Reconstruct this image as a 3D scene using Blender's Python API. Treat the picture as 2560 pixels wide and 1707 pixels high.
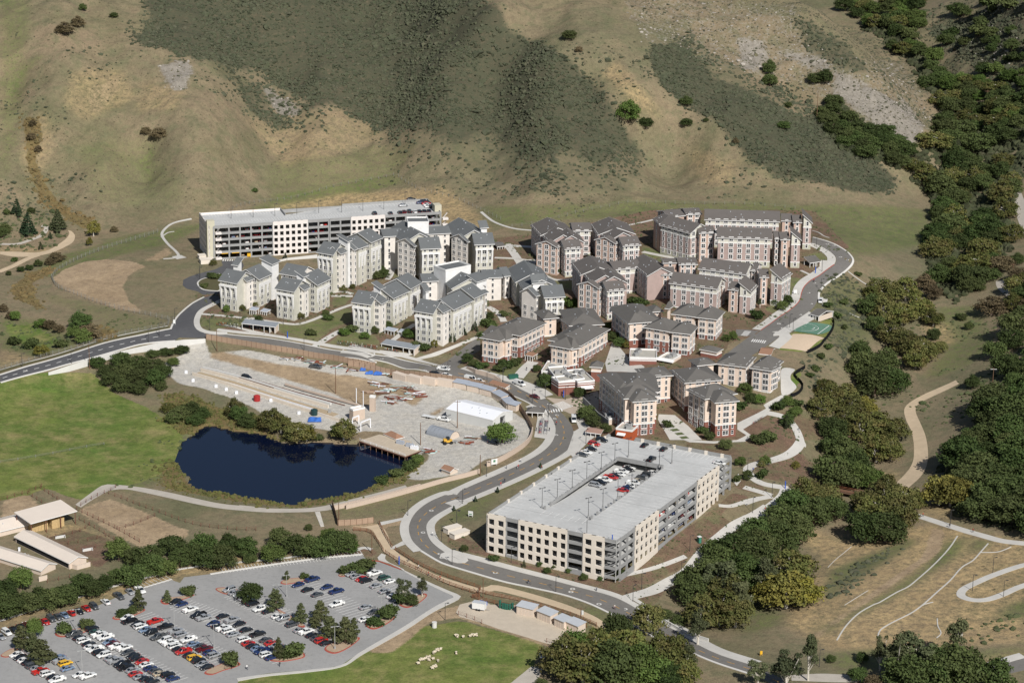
import bpy, bmesh, math, random
import numpy as np
from mathutils import Vector, Matrix
from mathutils.geometry import tessellate_polygon
for o in list(bpy.data.objects): bpy.data.objects.remove(o)
scene = bpy.context.scene
COL = scene.collection
rnd = random.Random(7)
R = math.radians
# ---------------------------------------------------------------- camera
CAMH, PITCH, ROLL, FPX = 345.0, R(17.5), 0.0125, 6450.0
fw = Vector((0, math.cos(PITCH), -math.sin(PITCH)))
r0 = Vector((1, 0, 0)); u0 = Vector((0, math.sin(PITCH), math.cos(PITCH)))
rt = math.cos(ROLL)*r0 + math.sin(ROLL)*u0
up = math.cos(ROLL)*u0 - math.sin(ROLL)*r0
cd = bpy.data.cameras.new('camera'); cam = bpy.data.objects.new('camera', cd); COL.objects.link(cam)
cam.matrix_world = Matrix(((rt.x, up.x, -fw.x, 0), (rt.y, up.y, -fw.y, 0), (rt.z, up.z, -fw.z, CAMH), (0, 0, 0, 1)))
cd.sensor_width = 36; cd.lens = 36*FPX/2560; cd.clip_start = 5; cd.clip_end = 12000
scene.camera = cam
# ---------------------------------------------------------------- light
SUN_EL = R(40); SUN_DIR = Vector((0.39, -0.92, 0)).normalized()      # towards the sun, on the ground
W = bpy.data.worlds.new('World'); scene.world = W; W.use_nodes = True
nt = W.node_tree; bg = nt.nodes['Background']
sky = nt.nodes.new('ShaderNodeTexSky'); sky.sky_type = 'NISHITA'; sky.sun_disc = False
sky.sun_elevation = SUN_EL; sky.sun_rotation = math.atan2(SUN_DIR.x, SUN_DIR.y)
nt.links.new(sky.outputs[0], bg.inputs[0]); bg.inputs[1].default_value = 0.058
ld = bpy.data.lights.new('sun', 'SUN'); sun = bpy.data.objects.new('sun', ld); COL.objects.link(sun)
ld.energy = 5.0; ld.angle = R(0.5); ld.color = (1.0, 0.97, 0.925)
sd = Vector((SUN_DIR.x*math.cos(SUN_EL), SUN_DIR.y*math.cos(SUN_EL), math.sin(SUN_EL)))
sun.rotation_euler = sd.to_track_quat('Z', 'Y').to_euler()
scene.view_settings.view_transform = 'Standard'; scene.view_settings.look = 'None'
scene.view_settings.exposure = 0.0; scene.view_settings.gamma = 1.0
scene.view_settings.use_curve_mapping = False
# ---------------------------------------------------------------- photo regions read in zoomed views
ZOOM = dict(O=(0,0,1.08844), A=(0,1160,.34877), B=(560,1160,.34877), C=(1120,1060,.41258), D=(1860,1160,.34878),
 E=(400,780,.31884), F=(860,820,.2934), G=(460,460,.34014), H=(1160,500,.42517), I=(0,0,.54422), J=(1280,0,.54422),
 K=(0,480,.43369), L=(1860,600,.44643), a=(1190,1200,.17007), b=(1500,1080,.15306), c=(470,480,.15306),
 d=(820,470,.15306), e=(1100,960,.09565), f=(520,640,.14456), g=(1940,740,.10204), h=(780,550,.11478),
 i=(980,550,.11905), j=(860,660,.14032), k=(1020,660,.17432), l=(1320,540,.13605), m=(1610,510,.18707),
 n=(1420,640,.14456), o=(1640,620,.15306), p=(1190,760,.14881), q=(1500,740,.14456), r=(1340,880,.15306),
 s=(1660,860,.15943), t=(1840,560,.17857), u=(0,1230,.15941), v=(1140,1480,.15306))
def Q(z, *c):
    x0, y0, s = ZOOM[z]
    return [(x0+c[i]*s, y0+c[i+1]*s) for i in range(0, len(c), 2)]
def ray(px, py):
    d = fw*FPX + rt*(px-1280) - up*(py-853.5)
    return d
def at(p, z):                                  # world point of a pixel at height z
    d = ray(*p); t = (z-CAMH)/d.z
    return Vector((d.x*t, d.y*t, z))
def proj_np(X, Y, Z):
    dz = Z-CAMH
    w = X*fw.x+Y*fw.y+dz*fw.z
    return 1280+FPX*(X*rt.x+Y*rt.y+dz*rt.z)/w, 853.5-FPX*(X*up.x+Y*up.y+dz*up.z)/w
def proj(v):
    a, b = proj_np(v[0], v[1], v[2]); return a, b
# ---------------------------------------------------------------- terrain
SPOT = [ # photo x, y, height
(0,1700,0),(300,1700,0),(600,1690,0),(1100,1490,0),(900,1400,0),(600,1360,0),(300,1450,0),(0,1560,0),(450,1600,0),(750,1500,0),
(0,1250,1),(0,1100,1),(200,1150,1),(330,1080,1),(100,980,2),(250,950,3),(60,1400,0),(250,1400,0),(200,1290,.5),
(440,1150,.6),(500,1240,.6),(650,1260,.6),(800,1250,.6),(900,1210,.6),(1040,1165,.8),(1000,1100,2.2),(700,1080,.8),(560,1060,.8),(500,1080,.7),
(900,1130,.6),(700,1180,.6),(560,1150,.6),(280,1225,1),(460,1260,.8),(800,1275,1),
(480,890,4.5),(600,960,3.5),(800,1000,3.2),(900,950,3.5),(1000,930,4),(1100,900,4.5),(1150,1000,3.2),(1250,1080,3.2),(1300,1020,4),(1100,1150,2.6),(1180,1190,2.5),(900,1040,3),(700,900,6),(800,890,6),(560,870,6.5),(450,1000,2),(480,960,3),
(0,945,6),(150,905,7),(300,860,8.5),(420,835,9.5),(460,800,10),(520,835,9.5),(700,860,8.6),(900,890,7.8),(1050,915,7.2),(1200,950,6.4),(1330,1000,5.4),(1400,1060,4.4),(1400,1120,3.8),(1250,1205,2.6),(1120,1265,1.6),(1050,1320,.9),(1060,1370,.6),(1150,1410,.3),(1300,1450,0),(1450,1490,0),(1560,1560,0),(1700,1630,0),(1850,1680,0),
(300,940,4),(200,990,2),(0,1000,3),(420,900,4),
(250,800,9),(100,850,5),(0,860,4),(0,760,7),(150,700,9),(250,680,11),(350,690,11.5),(350,640,12.5),(200,620,10),(100,640,9),(0,650,9),
(460,720,11.5),(520,700,12),(480,650,13),(560,655,13),(700,645,13.5),(850,640,14),(1000,640,15),
(560,800,10.3),(720,820,10),(850,830,9.8),(650,770,11),(800,750,11.5),(900,720,12),(1000,730,12),(1150,740,13),(1000,800,11),(930,850,9),(1080,870,8.3),(1180,800,11),(1250,770,12),
(1260,920,7.5),(1400,930,7.5),(1200,900,7.5),(1480,900,10),(1550,950,11),(1430,850,10.5),(1620,960,11.5),(1600,860,13),(1400,1000,5.6),(1500,1020,5.8),
(1300,680,14.5),(1400,720,14),(1300,620,16),(1500,700,15),(1600,720,15),(1660,780,15),(1500,640,16.5),(1750,700,17),(1850,700,17.5),(1850,740,17),(1760,820,15),(1900,800,15.5),(1600,610,18.5),(1750,640,19),(1900,660,18.5),(2050,640,19),(1230,600,16),
(2100,600,20),(2130,650,18.5),(2040,700,17.5),(1990,770,16),(1850,880,13.5),(1950,880,13.5),(2050,830,14),(2080,860,13),(1990,980,10.5),(1900,1010,8),(1990,930,12),
(1770,1050,7),(1700,1090,6),(1640,1110,5.5),(1560,1090,5.6),(1850,1100,5),(1980,1100,4),(1880,1170,3.6),(1980,1200,1.5),(1960,1240,1),(1850,1270,1.2),
(1218,1382,1.5),(1350,1410,.8),(1508,1446,0),(1560,1440,0),(1700,1340,1.0),(1795,1263,2),(1840,1230,2.4),(1200,1330,2),(1400,1200,3.5),
(1600,1480,-.6),(1750,1380,-1),(1900,1290,0),
(2060,1000,5),(2120,900,6),(2150,780,9),(2200,700,11),(2180,620,15),(2300,650,10),(2100,1080,0),(2050,1150,-3),(2150,1000,-1),(2250,1000,-1),(2250,900,1),(2350,850,3),(2300,1100,-1),(2300,1180,-2),(2200,1220,-3),(2080,1250,-4),(2400,1000,2),(2400,880,4),(2480,800,8),
(1900,1380,-5),(1800,1450,-5),(1700,1500,-5),(2000,1340,-4),(1780,1560,-4),(1650,1590,-2),(2100,1330,-3),(2200,1280,-1),(2300,1290,0),(2450,1330,2),(2560,1370,3),(2050,1450,-2),(2200,1450,-.5),(2400,1480,1),(2560,1500,2),(1950,1560,-2),(2100,1640,-1),(2300,1620,0),(2500,1640,1),(1900,1640,-1),(2560,1707,0),(2300,1707,0),(1500,1640,-1),(1400,1700,-1),(1200,1690,-.5),(1700,1700,-1),
(2560,1200,8),(2480,1100,7),(2560,1000,12),(2560,850,14),(2560,700,15),(2480,620,12),(2350,560,12),(2300,480,15),(2420,420,19),(2360,340,24),(2300,230,30),(2200,130,37),(2120,20,46),(2560,550,18),(2560,430,28),(2500,300,38),(2450,200,44),(2380,100,47),(2560,150,58),(2500,0,72),(2300,0,52),(2400,20,60),(2560,0,80),
]
def foot(x): return np.interp(x, [0,300,500,700,900,1150,1400,1700,1900,2100,2250,2400,2560],[590,560,545,490,455,520,560,520,520,500,470,400,300])
def footz(x): return np.interp(x, [0,500,1000,1600,2100],[11,14,17,19.5,19])
RG = [ # ridges (+) and gullies (-): points, amplitude, width
(Q('O',620,0,700,120,780,200,860,280), 5, 120),(Q('O',1100,0,1170,60,1330,150,1440,260), 9, 80),
(Q('O',1230,60,1330,180,1420,280,1490,330,1560,420), -10, 55),(Q('O',1900,0,2000,90,2140,240,2160,330), 11, 110),
(Q('O',1500,100,1700,300,2000,430), 5, 90),(Q('O',60,200,60,300,110,440), -6, 55),(Q('O',280,180,240,290,340,380,340,440), -5, 40),
(Q('O',560,60,640,170,670,260,640,320,600,400), -6, 60),(Q('O',370,130,450,250,560,330), 5, 90),
(Q('O',1130,130,1130,260,1110,400), -7, 50),(Q('O',960,0,930,180,870,290), -4, 50),(Q('O',1020,150,1000,300), 5, 60),
(Q('O',150,60,170,200,200,300), 6, 80),(Q('O',1780,130,1860,250,1900,300), -5, 60),(Q('O',740,290,760,350,720,420),4,60),(Q('O',400,300,440,400),5,70)]
def rg(px, py):
    s = 0
    for pts, a, w in RG:
        d = min(math.dist((px, py), (x0+(x1-x0)*t/6, y0+(y1-y0)*t/6)) for (x0,y0),(x1,y1) in zip(pts, pts[1:]) for t in range(7))
        s += .55*a*math.exp(-(d/w)**2)
    return s
for gx in range(-80, 2400, 110):
    for gy in range(-40, 560, 62):
        f = float(foot(gx)); 
        if gy > f-25: continue
        if gx > 2020+gy*.95: continue
        t = f-gy
        SPOT.append((gx, gy, float(footz(gx)) + .142*t - 7*(1-math.exp(-t/50))*.6 + rg(gx, gy)))
SP = np.array([tuple(at((a, b), z)) for a, b, z in SPOT])
def tps_fit(P, lam):
    n = len(P); X = P[:, :2]/100
    d = np.linalg.norm(X[:, None]-X[None], axis=2)
    K = np.where(d > 0, d*d*np.log(d+1e-12), 0)+lam*np.eye(n)
    T = np.c_[np.ones(n), X]; A = np.zeros((n+3, n+3)); A[:n, :n] = K; A[:n, n:] = T; A[n:, :n] = T.T
    return X, np.linalg.solve(A, np.r_[P[:, 2], 0, 0, 0])
TX, TW = tps_fit(SP, 0.004)
def tps(x, y):
    x = np.clip(x, -400, 400)/100; y = np.clip(y, 700, 2050)/100
    out = np.empty(len(x))
    for i in range(0, len(x), 20000):
        a = np.c_[x[i:i+20000], y[i:i+20000]]
        d2 = (a[:, None, 0]-TX[None, :, 0])**2+(a[:, None, 1]-TX[None, :, 1])**2
        out[i:i+20000] = (.5*d2*np.log(d2+1e-12))@TW[:-3]+TW[-3]+a@TW[-2:]
    return out
def vnoise(x, y, s, seed=0):
    x = x/s+seed*17.3; y = y/s+seed*5.7
    xi = np.floor(x).astype(int); yi = np.floor(y).astype(int); fx = x-xi; fy = y-yi
    fx = fx*fx*(3-2*fx); fy = fy*fy*(3-2*fy)
    def h(a, b):
        n = (a*374761393+b*668265263+seed*1442695041) & 0xffffffff
        n = ((n ^ (n >> 13))*1274126177) & 0xffffffff
        return ((n ^ (n >> 16)) & 0xffff)/65535.
    return (h(xi, yi)*(1-fx)+h(xi+1, yi)*fx)*(1-fy)+(h(xi, yi+1)*(1-fx)+h(xi+1, yi+1)*fx)*fy
def fbm(x, y, s, o=4, seed=0): return sum(vnoise(x, y, s/2**k, seed+k)*.5**k for k in range(o))/sum(.5**k for k in range(o))
def axis(a, b, st, far):
    core = np.arange(a, b+st, st); L = []; R_ = []; s = st*2; x = a
    while x > -far: x -= s; L.append(x); s *= 1.35
    s = st*2; x = core[-1]
    while x < far: x += s; R_.append(x); s *= 1.35
    return np.array(L[::-1]+list(core)+R_)
GX = axis(-330, 330, 1.6, 5000); GY = axis(735, 1640, 1.6, 7000)
MX, MY = np.meshgrid(GX, GY); fx_, fy_ = MX.ravel(), MY.ravel()
FZ = tps(fx_, fy_)
# pixel-space polygons are turned into ground masks through the true surface
def inpoly(px, py, poly):
    inside = np.zeros(len(px), bool); n = len(poly); bx = [p[0] for p in poly]; by = [p[1] for p in poly]
    sel = np.where((px > min(bx)) & (px < max(bx)) & (py > min(by)) & (py < max(by)))[0]
    a = px[sel]; b = py[sel]; r = np.zeros(len(sel), bool)
    for k in range(n):
        x0, y0 = poly[k]; x1, y1 = poly[k-1]
        if y0 == y1: continue
        c = ((y0 > b) != (y1 > b)) & (a < (x1-x0)*(b-y0)/(y1-y0)+x0)
        r ^= c
    inside[sel] = r
    return inside
PXa, PYa = proj_np(fx_, fy_, FZ)
vis = (fy_ > 400) & (fy_ < 2600)
PXa = np.where(vis, PXa, -9e4); PYa = np.where(vis, PYa, -9e4)
POND = Q('E',360,880,450,890,560,925,800,950,900,1000,1000,1030,1200,1010,1350,1010,1500,1020,1620,1000,1800,1010,2000,1060,2040,1110,1990,1180,1900,1240,1700,1330,1600,1390,1400,1440,1100,1480,1060,1510,900,1480,600,1430,300,1380,240,1340,240,1290,180,1260,150,1200,110,1150,160,1080,180,1010,260,950)
pond = inpoly(PXa, PYa, POND)
hillm = np.clip((foot(PXa)-PYa)/60, 0, 1)*(PYa > -500)
FZ = FZ + hillm*((fbm(fx_, fy_, 60, 4, 3)-.5)*4+(np.abs(fbm(fx_, fy_, 34, 4, 9)-.5))*-11+1.6+(np.abs(fbm(fx_, fy_, 12, 3, 19)-.5))*-2.4)
FZ = FZ + (fbm(fx_, fy_, 9, 3, 5)-.5)*.35*np.clip(hillm*2+ (PXa > 2000)*.8, 0, 1)
WATER = 0.15
FZ = np.where(pond, WATER-1.2, FZ)
ZG = FZ.reshape(MX.shape)
def zt(x, y):
    i = min(max(int(np.searchsorted(GX, x))-1, 0), len(GX)-2); j = min(max(int(np.searchsorted(GY, y))-1, 0), len(GY)-2)
    u = (x-GX[i])/(GX[i+1]-GX[i]); v = (y-GY[j])/(GY[j+1]-GY[j])
    return float((ZG[j, i]*(1-u)+ZG[j, i+1]*u)*(1-v)+(ZG[j+1, i]*(1-u)+ZG[j+1, i+1]*u)*v)
def zt_np(x, y):
    i = np.clip(np.searchsorted(GX, x)-1, 0, len(GX)-2); j = np.clip(np.searchsorted(GY, y)-1, 0, len(GY)-2)
    u = (x-GX[i])/(GX[i+1]-GX[i]); v = (y-GY[j])/(GY[j+1]-GY[j])
    return (ZG[j, i]*(1-u)+ZG[j, i+1]*u)*(1-v)+(ZG[j+1, i]*(1-u)+ZG[j+1, i+1]*u)*v
TT = np.linspace(0, 1, 700)
def G(p, dz=0.0):                               # a photo pixel on the ground
    d = ray(*p); d = d/d.y
    ys = 735+TT*1300; xs = d.x*ys; zs = CAMH+d.z*ys
    g = zt_np(xs, ys)-zs
    k = int(np.argmax(g > 0))
    if k == 0: k = 699
    a, b = ys[k-1], ys[k]
    t = g[k-1]/(g[k-1]-g[k]) if g[k] != g[k-1] else 0
    y = a+(b-a)*t
    return Vector((d.x*y, y, zt(d.x*y, y)+dz))
# ---------------------------------------------------------------- materials
class NT:
    def __init__(s, name):
        s.m = bpy.data.materials.new(name); s.m.use_nodes = True; s.t = s.m.node_tree
        s.b = s.t.nodes['Principled BSDF']; s.b.inputs['Specular IOR Level'].default_value = .25
    def n(s, typ, **k):
        x = s.t.nodes.new('ShaderNode'+typ)
        for a, v in k.items():
            if a.startswith('_'): setattr(x, a[1:], v)
            else:
                key = int(a[1:]) if a[0] == 'i' and a[1:].isdigit() else a
                if isinstance(v, bpy.types.NodeSocket): s.t.links.new(v, x.inputs[key])
                else: x.inputs[key].default_value = v
        return x
    def l(s, a, b): s.t.links.new(a, b)
    def noise(s, scale, det=4, rough=.6, co=None, dist=0):
        x = s.n('TexNoise', Scale=scale, Detail=det, Roughness=rough, Distortion=dist)
        s.l(co if co is not None else s.pos(), x.inputs['Vector']); return x.outputs['Fac']
    def pos(s):
        if not hasattr(s, '_p'): s._p = s.n('NewGeometry').outputs['Position']
        return s._p
    def obj(s): return s.n('TexCoord').outputs['Object']
    def ramp(s, f, a, b, lo=0., hi=1.):
        x = s.n('MapRange'); s.l(f, x.inputs[0]) if isinstance(f, bpy.types.NodeSocket) else None
        for i, v in enumerate((a, b, lo, hi)): x.inputs[i+1].default_value = v
        return x.outputs[0]
    def mix(s, f, a, b, mode='MIX'):
        x = s.n('Mix', _data_type='RGBA', _blend_type=mode)
        for k, v in ((0, f), (6, a), (7, b)):
            if isinstance(v, bpy.types.NodeSocket): s.l(v, x.inputs[k])
            elif k == 0: x.inputs[0].default_value = v
            else: x.inputs[k].default_value = tuple(v)+((1,) if len(v) == 3 else ())
        return x.outputs[2]
    def math(s, op, a, b=0.):
        x = s.n('Math', _operation=op)
        for k, v in ((0, a), (1, b)):
            if isinstance(v, bpy.types.NodeSocket): s.l(v, x.inputs[k])
            else: x.inputs[k].default_value = v
        return x.outputs[0]
    def out(s, col, rough=.85, bump=None, bs=.3, bd=.1):
        if isinstance(col, bpy.types.NodeSocket): s.l(col, s.b.inputs['Base Color'])
        else: s.b.inputs['Base Color'].default_value = tuple(col)+(1,)
        s.b.inputs['Roughness'].default_value = rough
        if bump is not None:
            x = s.n('Bump', Strength=bs, Distance=bd); s.l(bump, x.inputs['Height']); s.l(x.outputs[0], s.b.inputs['Normal'])
        return s.m
MATS = {}
def M(name, c, rough=.8, v=.18, s=.6, c2=None, bump=0, spec=.25, metal=0, fine=6.0):
    """plain weathered surface: slow blotches plus fine grain"""
    if name in MATS: return MATS[name]
    t = NT(name); co = t.pos()
    n1 = t.ramp(t.noise(s, 4, .65), .3, .7); n2 = t.ramp(t.noise(fine, 3, .7), .3, .7)
    f = t.math('ADD', t.math('MULTIPLY', n1, .6), t.math('MULTIPLY', n2, .4))
    d = tuple(x*(1-v) for x in c); e = c2 or tuple(min(1, x*(1+v*.6)) for x in c)
    m = t.out(t.mix(f, d, e), rough, n2 if bump else None, bump or .1, .05)
    t.b.inputs['Specular IOR Level'].default_value = spec; t.b.inputs['Metallic'].default_value = metal
    MATS[name] = m; return m
def ground_material():
    t = NT('hillside_ground'); p = t.pos()
    A = t.n('Attribute', _attribute_name='mA').outputs['Color']; B = t.n('Attribute', _attribute_name='mB').outputs['Color']
    C = t.n('Attribute', _attribute_name='mC').outputs['Color']
    def sep(x):
        y = t.n('SeparateColor'); t.l(x, y.inputs[0]); return list(y.outputs)
    lawn, mulch, scrub = sep(A); dirt, gravel, rock = sep(B); lush, reed, orange = sep(C)
    n_big = t.noise(.012, 5, .6); n_med = t.noise(.06, 5, .65); n_sm = t.noise(.42, 6, .75); n_f = t.noise(1.7, 5, .8); n_c = t.noise(.13, 5, .7)
    n_big2 = t.noise(.02, 4, .6, t.n('VectorMath', _operation='ADD', i0=p, i1=(500, 90, 33)).outputs[0])
    c = t.mix(t.ramp(n_big, .38, .62), (.235, .182, .115), (.172, .150, .090))
    c = t.mix(t.math('MULTIPLY', t.ramp(n_big2, .5, .68), .55), c, (.098, .112, .050))
    c = t.mix(t.math('MULTIPLY', t.ramp(n_med, .55, .75), .6), c, (.265, .20, .125))
    c = t.mix(t.math('MULTIPLY', t.ramp(n_med, .42, .28), .5), c, (.115, .098, .060))
    c = t.mix(t.math('MULTIPLY', t.ramp(n_c, .48, .62), .6), c, (.095, .102, .054))
    c = t.mix(t.math('MULTIPLY', t.ramp(n_sm, .57, .7), .6), c, (.105, .095, .062))
    def layer(c, m, ca, cb, na=n_sm, amp=.5, k=.06):
        e = t.math('ADD', m, t.math('MULTIPLY', t.math('SUBTRACT', n_sm, .5), amp))
        e = t.math('ADD', e, t.math('MULTIPLY', t.math('SUBTRACT', n_f, .5), amp*.6))
        return t.mix(t.ramp(e, .5-k, .5+k), c, t.mix(t.ramp(na, .35, .65), ca, cb))
    def soft(c, m, ca, cb, na=n_med):
        e = t.math('MULTIPLY', m, t.ramp(n_sm, .3, .62)); return t.mix(e, c, t.mix(t.ramp(na, .35, .65), ca, cb))
    c = soft(c, lush, (.078, .125, .030), (.14, .148, .055), n_c)
    c = soft(c, orange, (.42, .305, .16), (.31, .225, .12))
    c = layer(c, rock, (.33, .30, .26), (.14, .125, .10), n_f, 1.7, .14)
    c = layer(c, scrub, (.082, .078, .048), (.055, .060, .036), n_c, 1.7, .22)
    c = layer(c, reed, (.19, .135, .06), (.13, .105, .045), n_sm, .8)
    c = layer(c, lawn, t.mix(t.ramp(n_big2, .4, .6), (.080, .145, .024), (.15, .180, .042)), t.mix(t.ramp(n_c, .4, .6), (.115, .150, .034), (.22, .195, .08)), n_med, .35)
    c = layer(c, mulch, t.mix(t.ramp(n_c, .48, .60), (.150, .092, .064), (.105, .108, .052)), t.mix(t.ramp(n_med, .45, .6), (.19, .125, .085), (.145, .125, .07)), n_f, .35)
    c = layer(c, dirt, (.36, .27, .175), (.285, .21, .13), n_med, .5, .1)
    c = layer(c, gravel, (.50, .48, .44), (.41, .385, .34), n_c, .25, .1)
    w = t.math('ADD', t.math('MULTIPLY', t.ramp(n_f, .34, .66), .45), t.math('ADD', t.math('MULTIPLY', t.ramp(n_sm, .36, .64), .33), t.math('MULTIPLY', t.ramp(n_c, .36, .64), .22)))
    c = t.mix(1.0, c, t.mix(w, (.48, .48, .50), (1.50, 1.49, 1.45)), 'MULTIPLY')
    return t.out(c, .95, t.math('ADD', n_sm, t.math('MULTIPLY', n_f, .4)), .6, .5)
def pol(*a): return a
MASKS = {k: np.zeros(len(fx_)) for k in ('lawn', 'mulch', 'scrub', 'dirt', 'gravel', 'rock', 'lush', 'reed', 'orange')}
wx = (fbm(fx_, fy_, 14, 3, 21)-.5); wy = (fbm(fx_, fy_, 14, 3, 31)-.5)
def paint(kind, pts, v=1.0, ragged=0, only=None):
    m = inpoly(PXa+wx*ragged, PYa+wy*ragged*.5, pts)
    MASKS[kind][m] = np.maximum(MASKS[kind][m], v) if v > 0 else 0
    return m
def erase(pts, kinds):
    m = inpoly(PXa, PYa, pts)
    for k in kinds: MASKS[k][m] = 0
# chaparral on the slopes
S1 = Q('O',300,-60,1060,-60,1110,0,1170,60,1300,130,1390,230,1470,330,1495,365,1440,345,1380,385,1300,345,1240,375,1200,345,1120,305,1050,325,980,298,900,290,870,300,850,290,800,270,765,238,720,252,690,225,650,190,600,155,540,150,470,142,420,130,330,112,310,90,345,40)
S2 = Q('O',1490,118,1560,108,1620,150,1640,185,1700,200,1760,230,1850,270,1900,300,2060,408,2040,440,1960,440,1850,420,1740,382,1712,350,1690,312,1640,282,1560,240,1520,200)
S3 = Q('O',1830,25,1900,55,1960,110,2000,160,1980,180,1900,140,1850,110)
S4 = Q('O',1110,300,1500,360,1440,430,1330,450,1200,460,1130,420)
S5 = Q('I',1100,390,1200,380,1230,500,1330,560,1330,610,1270,600,1170,540,1100,440)
S6 = Q('I',470,500,640,560,880,580,900,640,740,680,620,640,500,670,470,600)
paint('scrub', Q('O',820,270,1000,290,1130,330,1250,400,1180,430,1050,390,900,340), .36, 60); paint('scrub', Q('O',1560,80,1700,150,1900,250,2000,320,1900,330,1700,250,1560,160), .38, 60); paint('scrub', Q('O',540,60,700,100,760,300,640,300,560,200,480,200), .3, 60); paint('scrub', S4, .42, 60); paint('scrub', S1, .55, 60); paint('scrub', S1, .74, 34); paint('scrub', S2, .6, 40); paint('scrub', S2, .92, 22); paint('scrub', S3, .6, 34)
paint('scrub', S5, .6, 14); paint('scrub', Q('I',1980,600,2352,560,2352,760,2250,720), .5, 30)
for pp in (Q('I',710,300,880,290,890,330,850,420,800,430,740,350), Q('I',1190,390,1240,395,1310,450,1400,510,1370,540,1290,530,1230,460),
           Q('J',1040,180,1130,180,1180,250,1130,330,1060,310), Q('J',1480,330,1650,400,1820,480,1900,600,1840,680,1700,620,1590,520,1480,430),
           Q('J',1200,230,1430,270,1480,330,1330,300)): paint('rock', pp, .75, 16)
paint('scrub', Q('J',1900,150,2352,0,2352,420,2200,380,2050,250), .6, 20); paint('rock', Q('J',1950,180,2200,60,2352,200,2352,300,2150,300), .4, 30)
paint('rock', Q('J',500,0,1300,0,1450,230,1800,300,1950,560,1700,640,1300,400,900,300,600,200), .36, 30)
paint('orange', Q('O',610,480,760,448,1010,430,1090,490,1130,540,1030,520,900,468,760,474), 1, 20)
paint('orange', Q('J',480,290,600,420,690,540,560,480,420,340), .8, 10)
paint('orange', Q('I',200,520,260,640,220,760,150,880,90,700), .5, 40)
paint('orange', Q('J',800,680,1050,720,1000,860,880,850), .5, 30)
paint('lush', Q('O',560,500,640,445,900,395,930,420,700,470,470,520,380,560,250,590,100,640,90,600,300,540), 1, 20)
paint('lush', Q('O',620,370,960,330,900,400,620,440), .5, 40)
paint('lush', Q('O',1100,480,1500,460,1900,470,2130,480,2150,560,1960,590,1880,520,1500,490,1240,510,1140,520), .8, 30)
paint('lush', Q('O',180,340,360,320,420,470,220,480), .35, 60); paint('lush', Q('O',0,0,70,0,40,330,0,420), .6, 30)
paint('lush', Q('I',700,690,715,690,690,760,715,830,700,880,675,800,560,740,500,690,620,770), 1, 0)
paint('lush', Q('I',30,380,100,310,200,250,205,265,110,330,70,420,60,470), .9, 0)
paint('reed', Q('I',105,540,180,560,200,640,170,720,200,860,330,980,420,1010,400,1060,270,990,180,930,130,780), .9, 8)
paint('dirt', Q('I',400,400,590,330,560,400,480,540,400,540), .45, 20)
# left side: reservoir bank, creek, botanic garden
paint('dirt', Q('K',300,500,360,450,480,400,620,385,760,400,840,430,760,470,700,540,740,620,760,680,700,680,560,640,400,580), 1, 6)
paint('dirt', Q('K',860,370,960,310,1010,350,920,400,800,400), .6, 6)
paint('dirt', Q('K',690,560,740,630,830,690,780,700,700,640), .9, 3)
paint('reed', Q('K',60,560,160,470,300,430,330,450,200,520,220,620,300,700,140,640,90,600), .8, 12)
paint('reed', Q('K',560,780,700,800,640,850,560,870), .8, 6)
paint('lush', Q('K',0,730,250,740,450,860,420,900,200,950,0,900), 1.0, 10); paint('lawn', Q('K',0,750,200,760,380,840,300,900,180,900,60,860), .58, 14)
paint('orange', Q('K',0,310,400,330,300,350,0,350), .8, 4); paint('orange', Q('K',0,900,120,940,200,960,0,1010), .7, 8)
paint('lush', Q('K',220,560,420,620,940,740,960,780,600,850,560,760,430,680,300,640), .45, 14)
# big pasture
PAST = Q('O',-60,880,60,855,180,855,215,855,260,900,330,930,400,975,420,1000,410,1050,370,1090,300,1115,180,1150,110,1120,60,1140,-60,1160)
paint('lawn', PAST, .85, 5)
paint('lush', Q('O',340,920,430,990,420,1060,360,1110,280,1130,300,1090,380,1020), 1, 5)
# pond margin
paint('reed', Q('E',30,640,200,640,500,760,700,880,900,960,1000,1040,800,960,560,930,440,900,350,900,280,960,200,960,60,880), 1, 6)
paint('reed', Q('E',0,1160,110,1160,180,1260,250,1340,600,1420,1060,1500,1400,1430,1700,1330,1950,1180,2060,1180,1980,1290,1650,1420,1300,1510,1060,1540,600,1490,240,1420,0,1370), .75, 6)
paint('lush', Q('E',0,800,90,900,190,960,180,1020,110,1130,80,1160,0,1170), 1, 4)
# old yard by the pond
paint('gravel', Q('E',20,400,200,330,210,250,360,215,380,320,520,300,700,300,1000,360,1500,440,1840,520,2070,560,2070,1080,2040,1120,1700,900,1500,960,1200,910,900,880,780,780,640,700,460,640,300,590,140,560,60,480), 1, 2)
paint('gravel', Q('F',0,700,200,420,400,470,920,500,1260,590,1380,680,1560,800,1600,870,1560,980,1350,1080,1200,1120,1130,1170,930,1230,620,1240,740,1080,640,1040,640,980,300,880,0,860), 1, 2)
paint('gravel', Q('B',1290,100,1420,0,1700,0,1780,20,1760,60,1560,90,1390,120), 1, 2)
paint('dirt', Q('E',370,330,500,305,760,360,1100,420,1500,500,1800,560,1760,640,1640,760,1420,680,1150,590,960,530,700,460,480,400,380,370), .9, 5)
paint('dirt', Q('F',0,380,400,470,640,540,700,600,600,700,420,560,200,560,0,500), .9, 6)
paint('orange', Q('E',380,330,600,360,1000,480,1100,560,700,470,420,380), .8, 8)
paint('dirt', Q('F',700,720,870,640,870,700,760,760), .8, 6)
for pp in (Q('E',370,330,500,305,760,360,1100,420,1500,500,1800,560,1760,640,1640,760,1420,680,1150,590,960,530,700,460,480,400,380,370), Q('F',0,380,400,470,640,540,700,600,600,700,420,560,200,560,0,500), Q('F',700,720,870,640,870,700,760,760)):
    m_ = inpoly(PXa+wx*12, PYa+wy*6, pp); MASKS['gravel'][m_] *= .35
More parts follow.
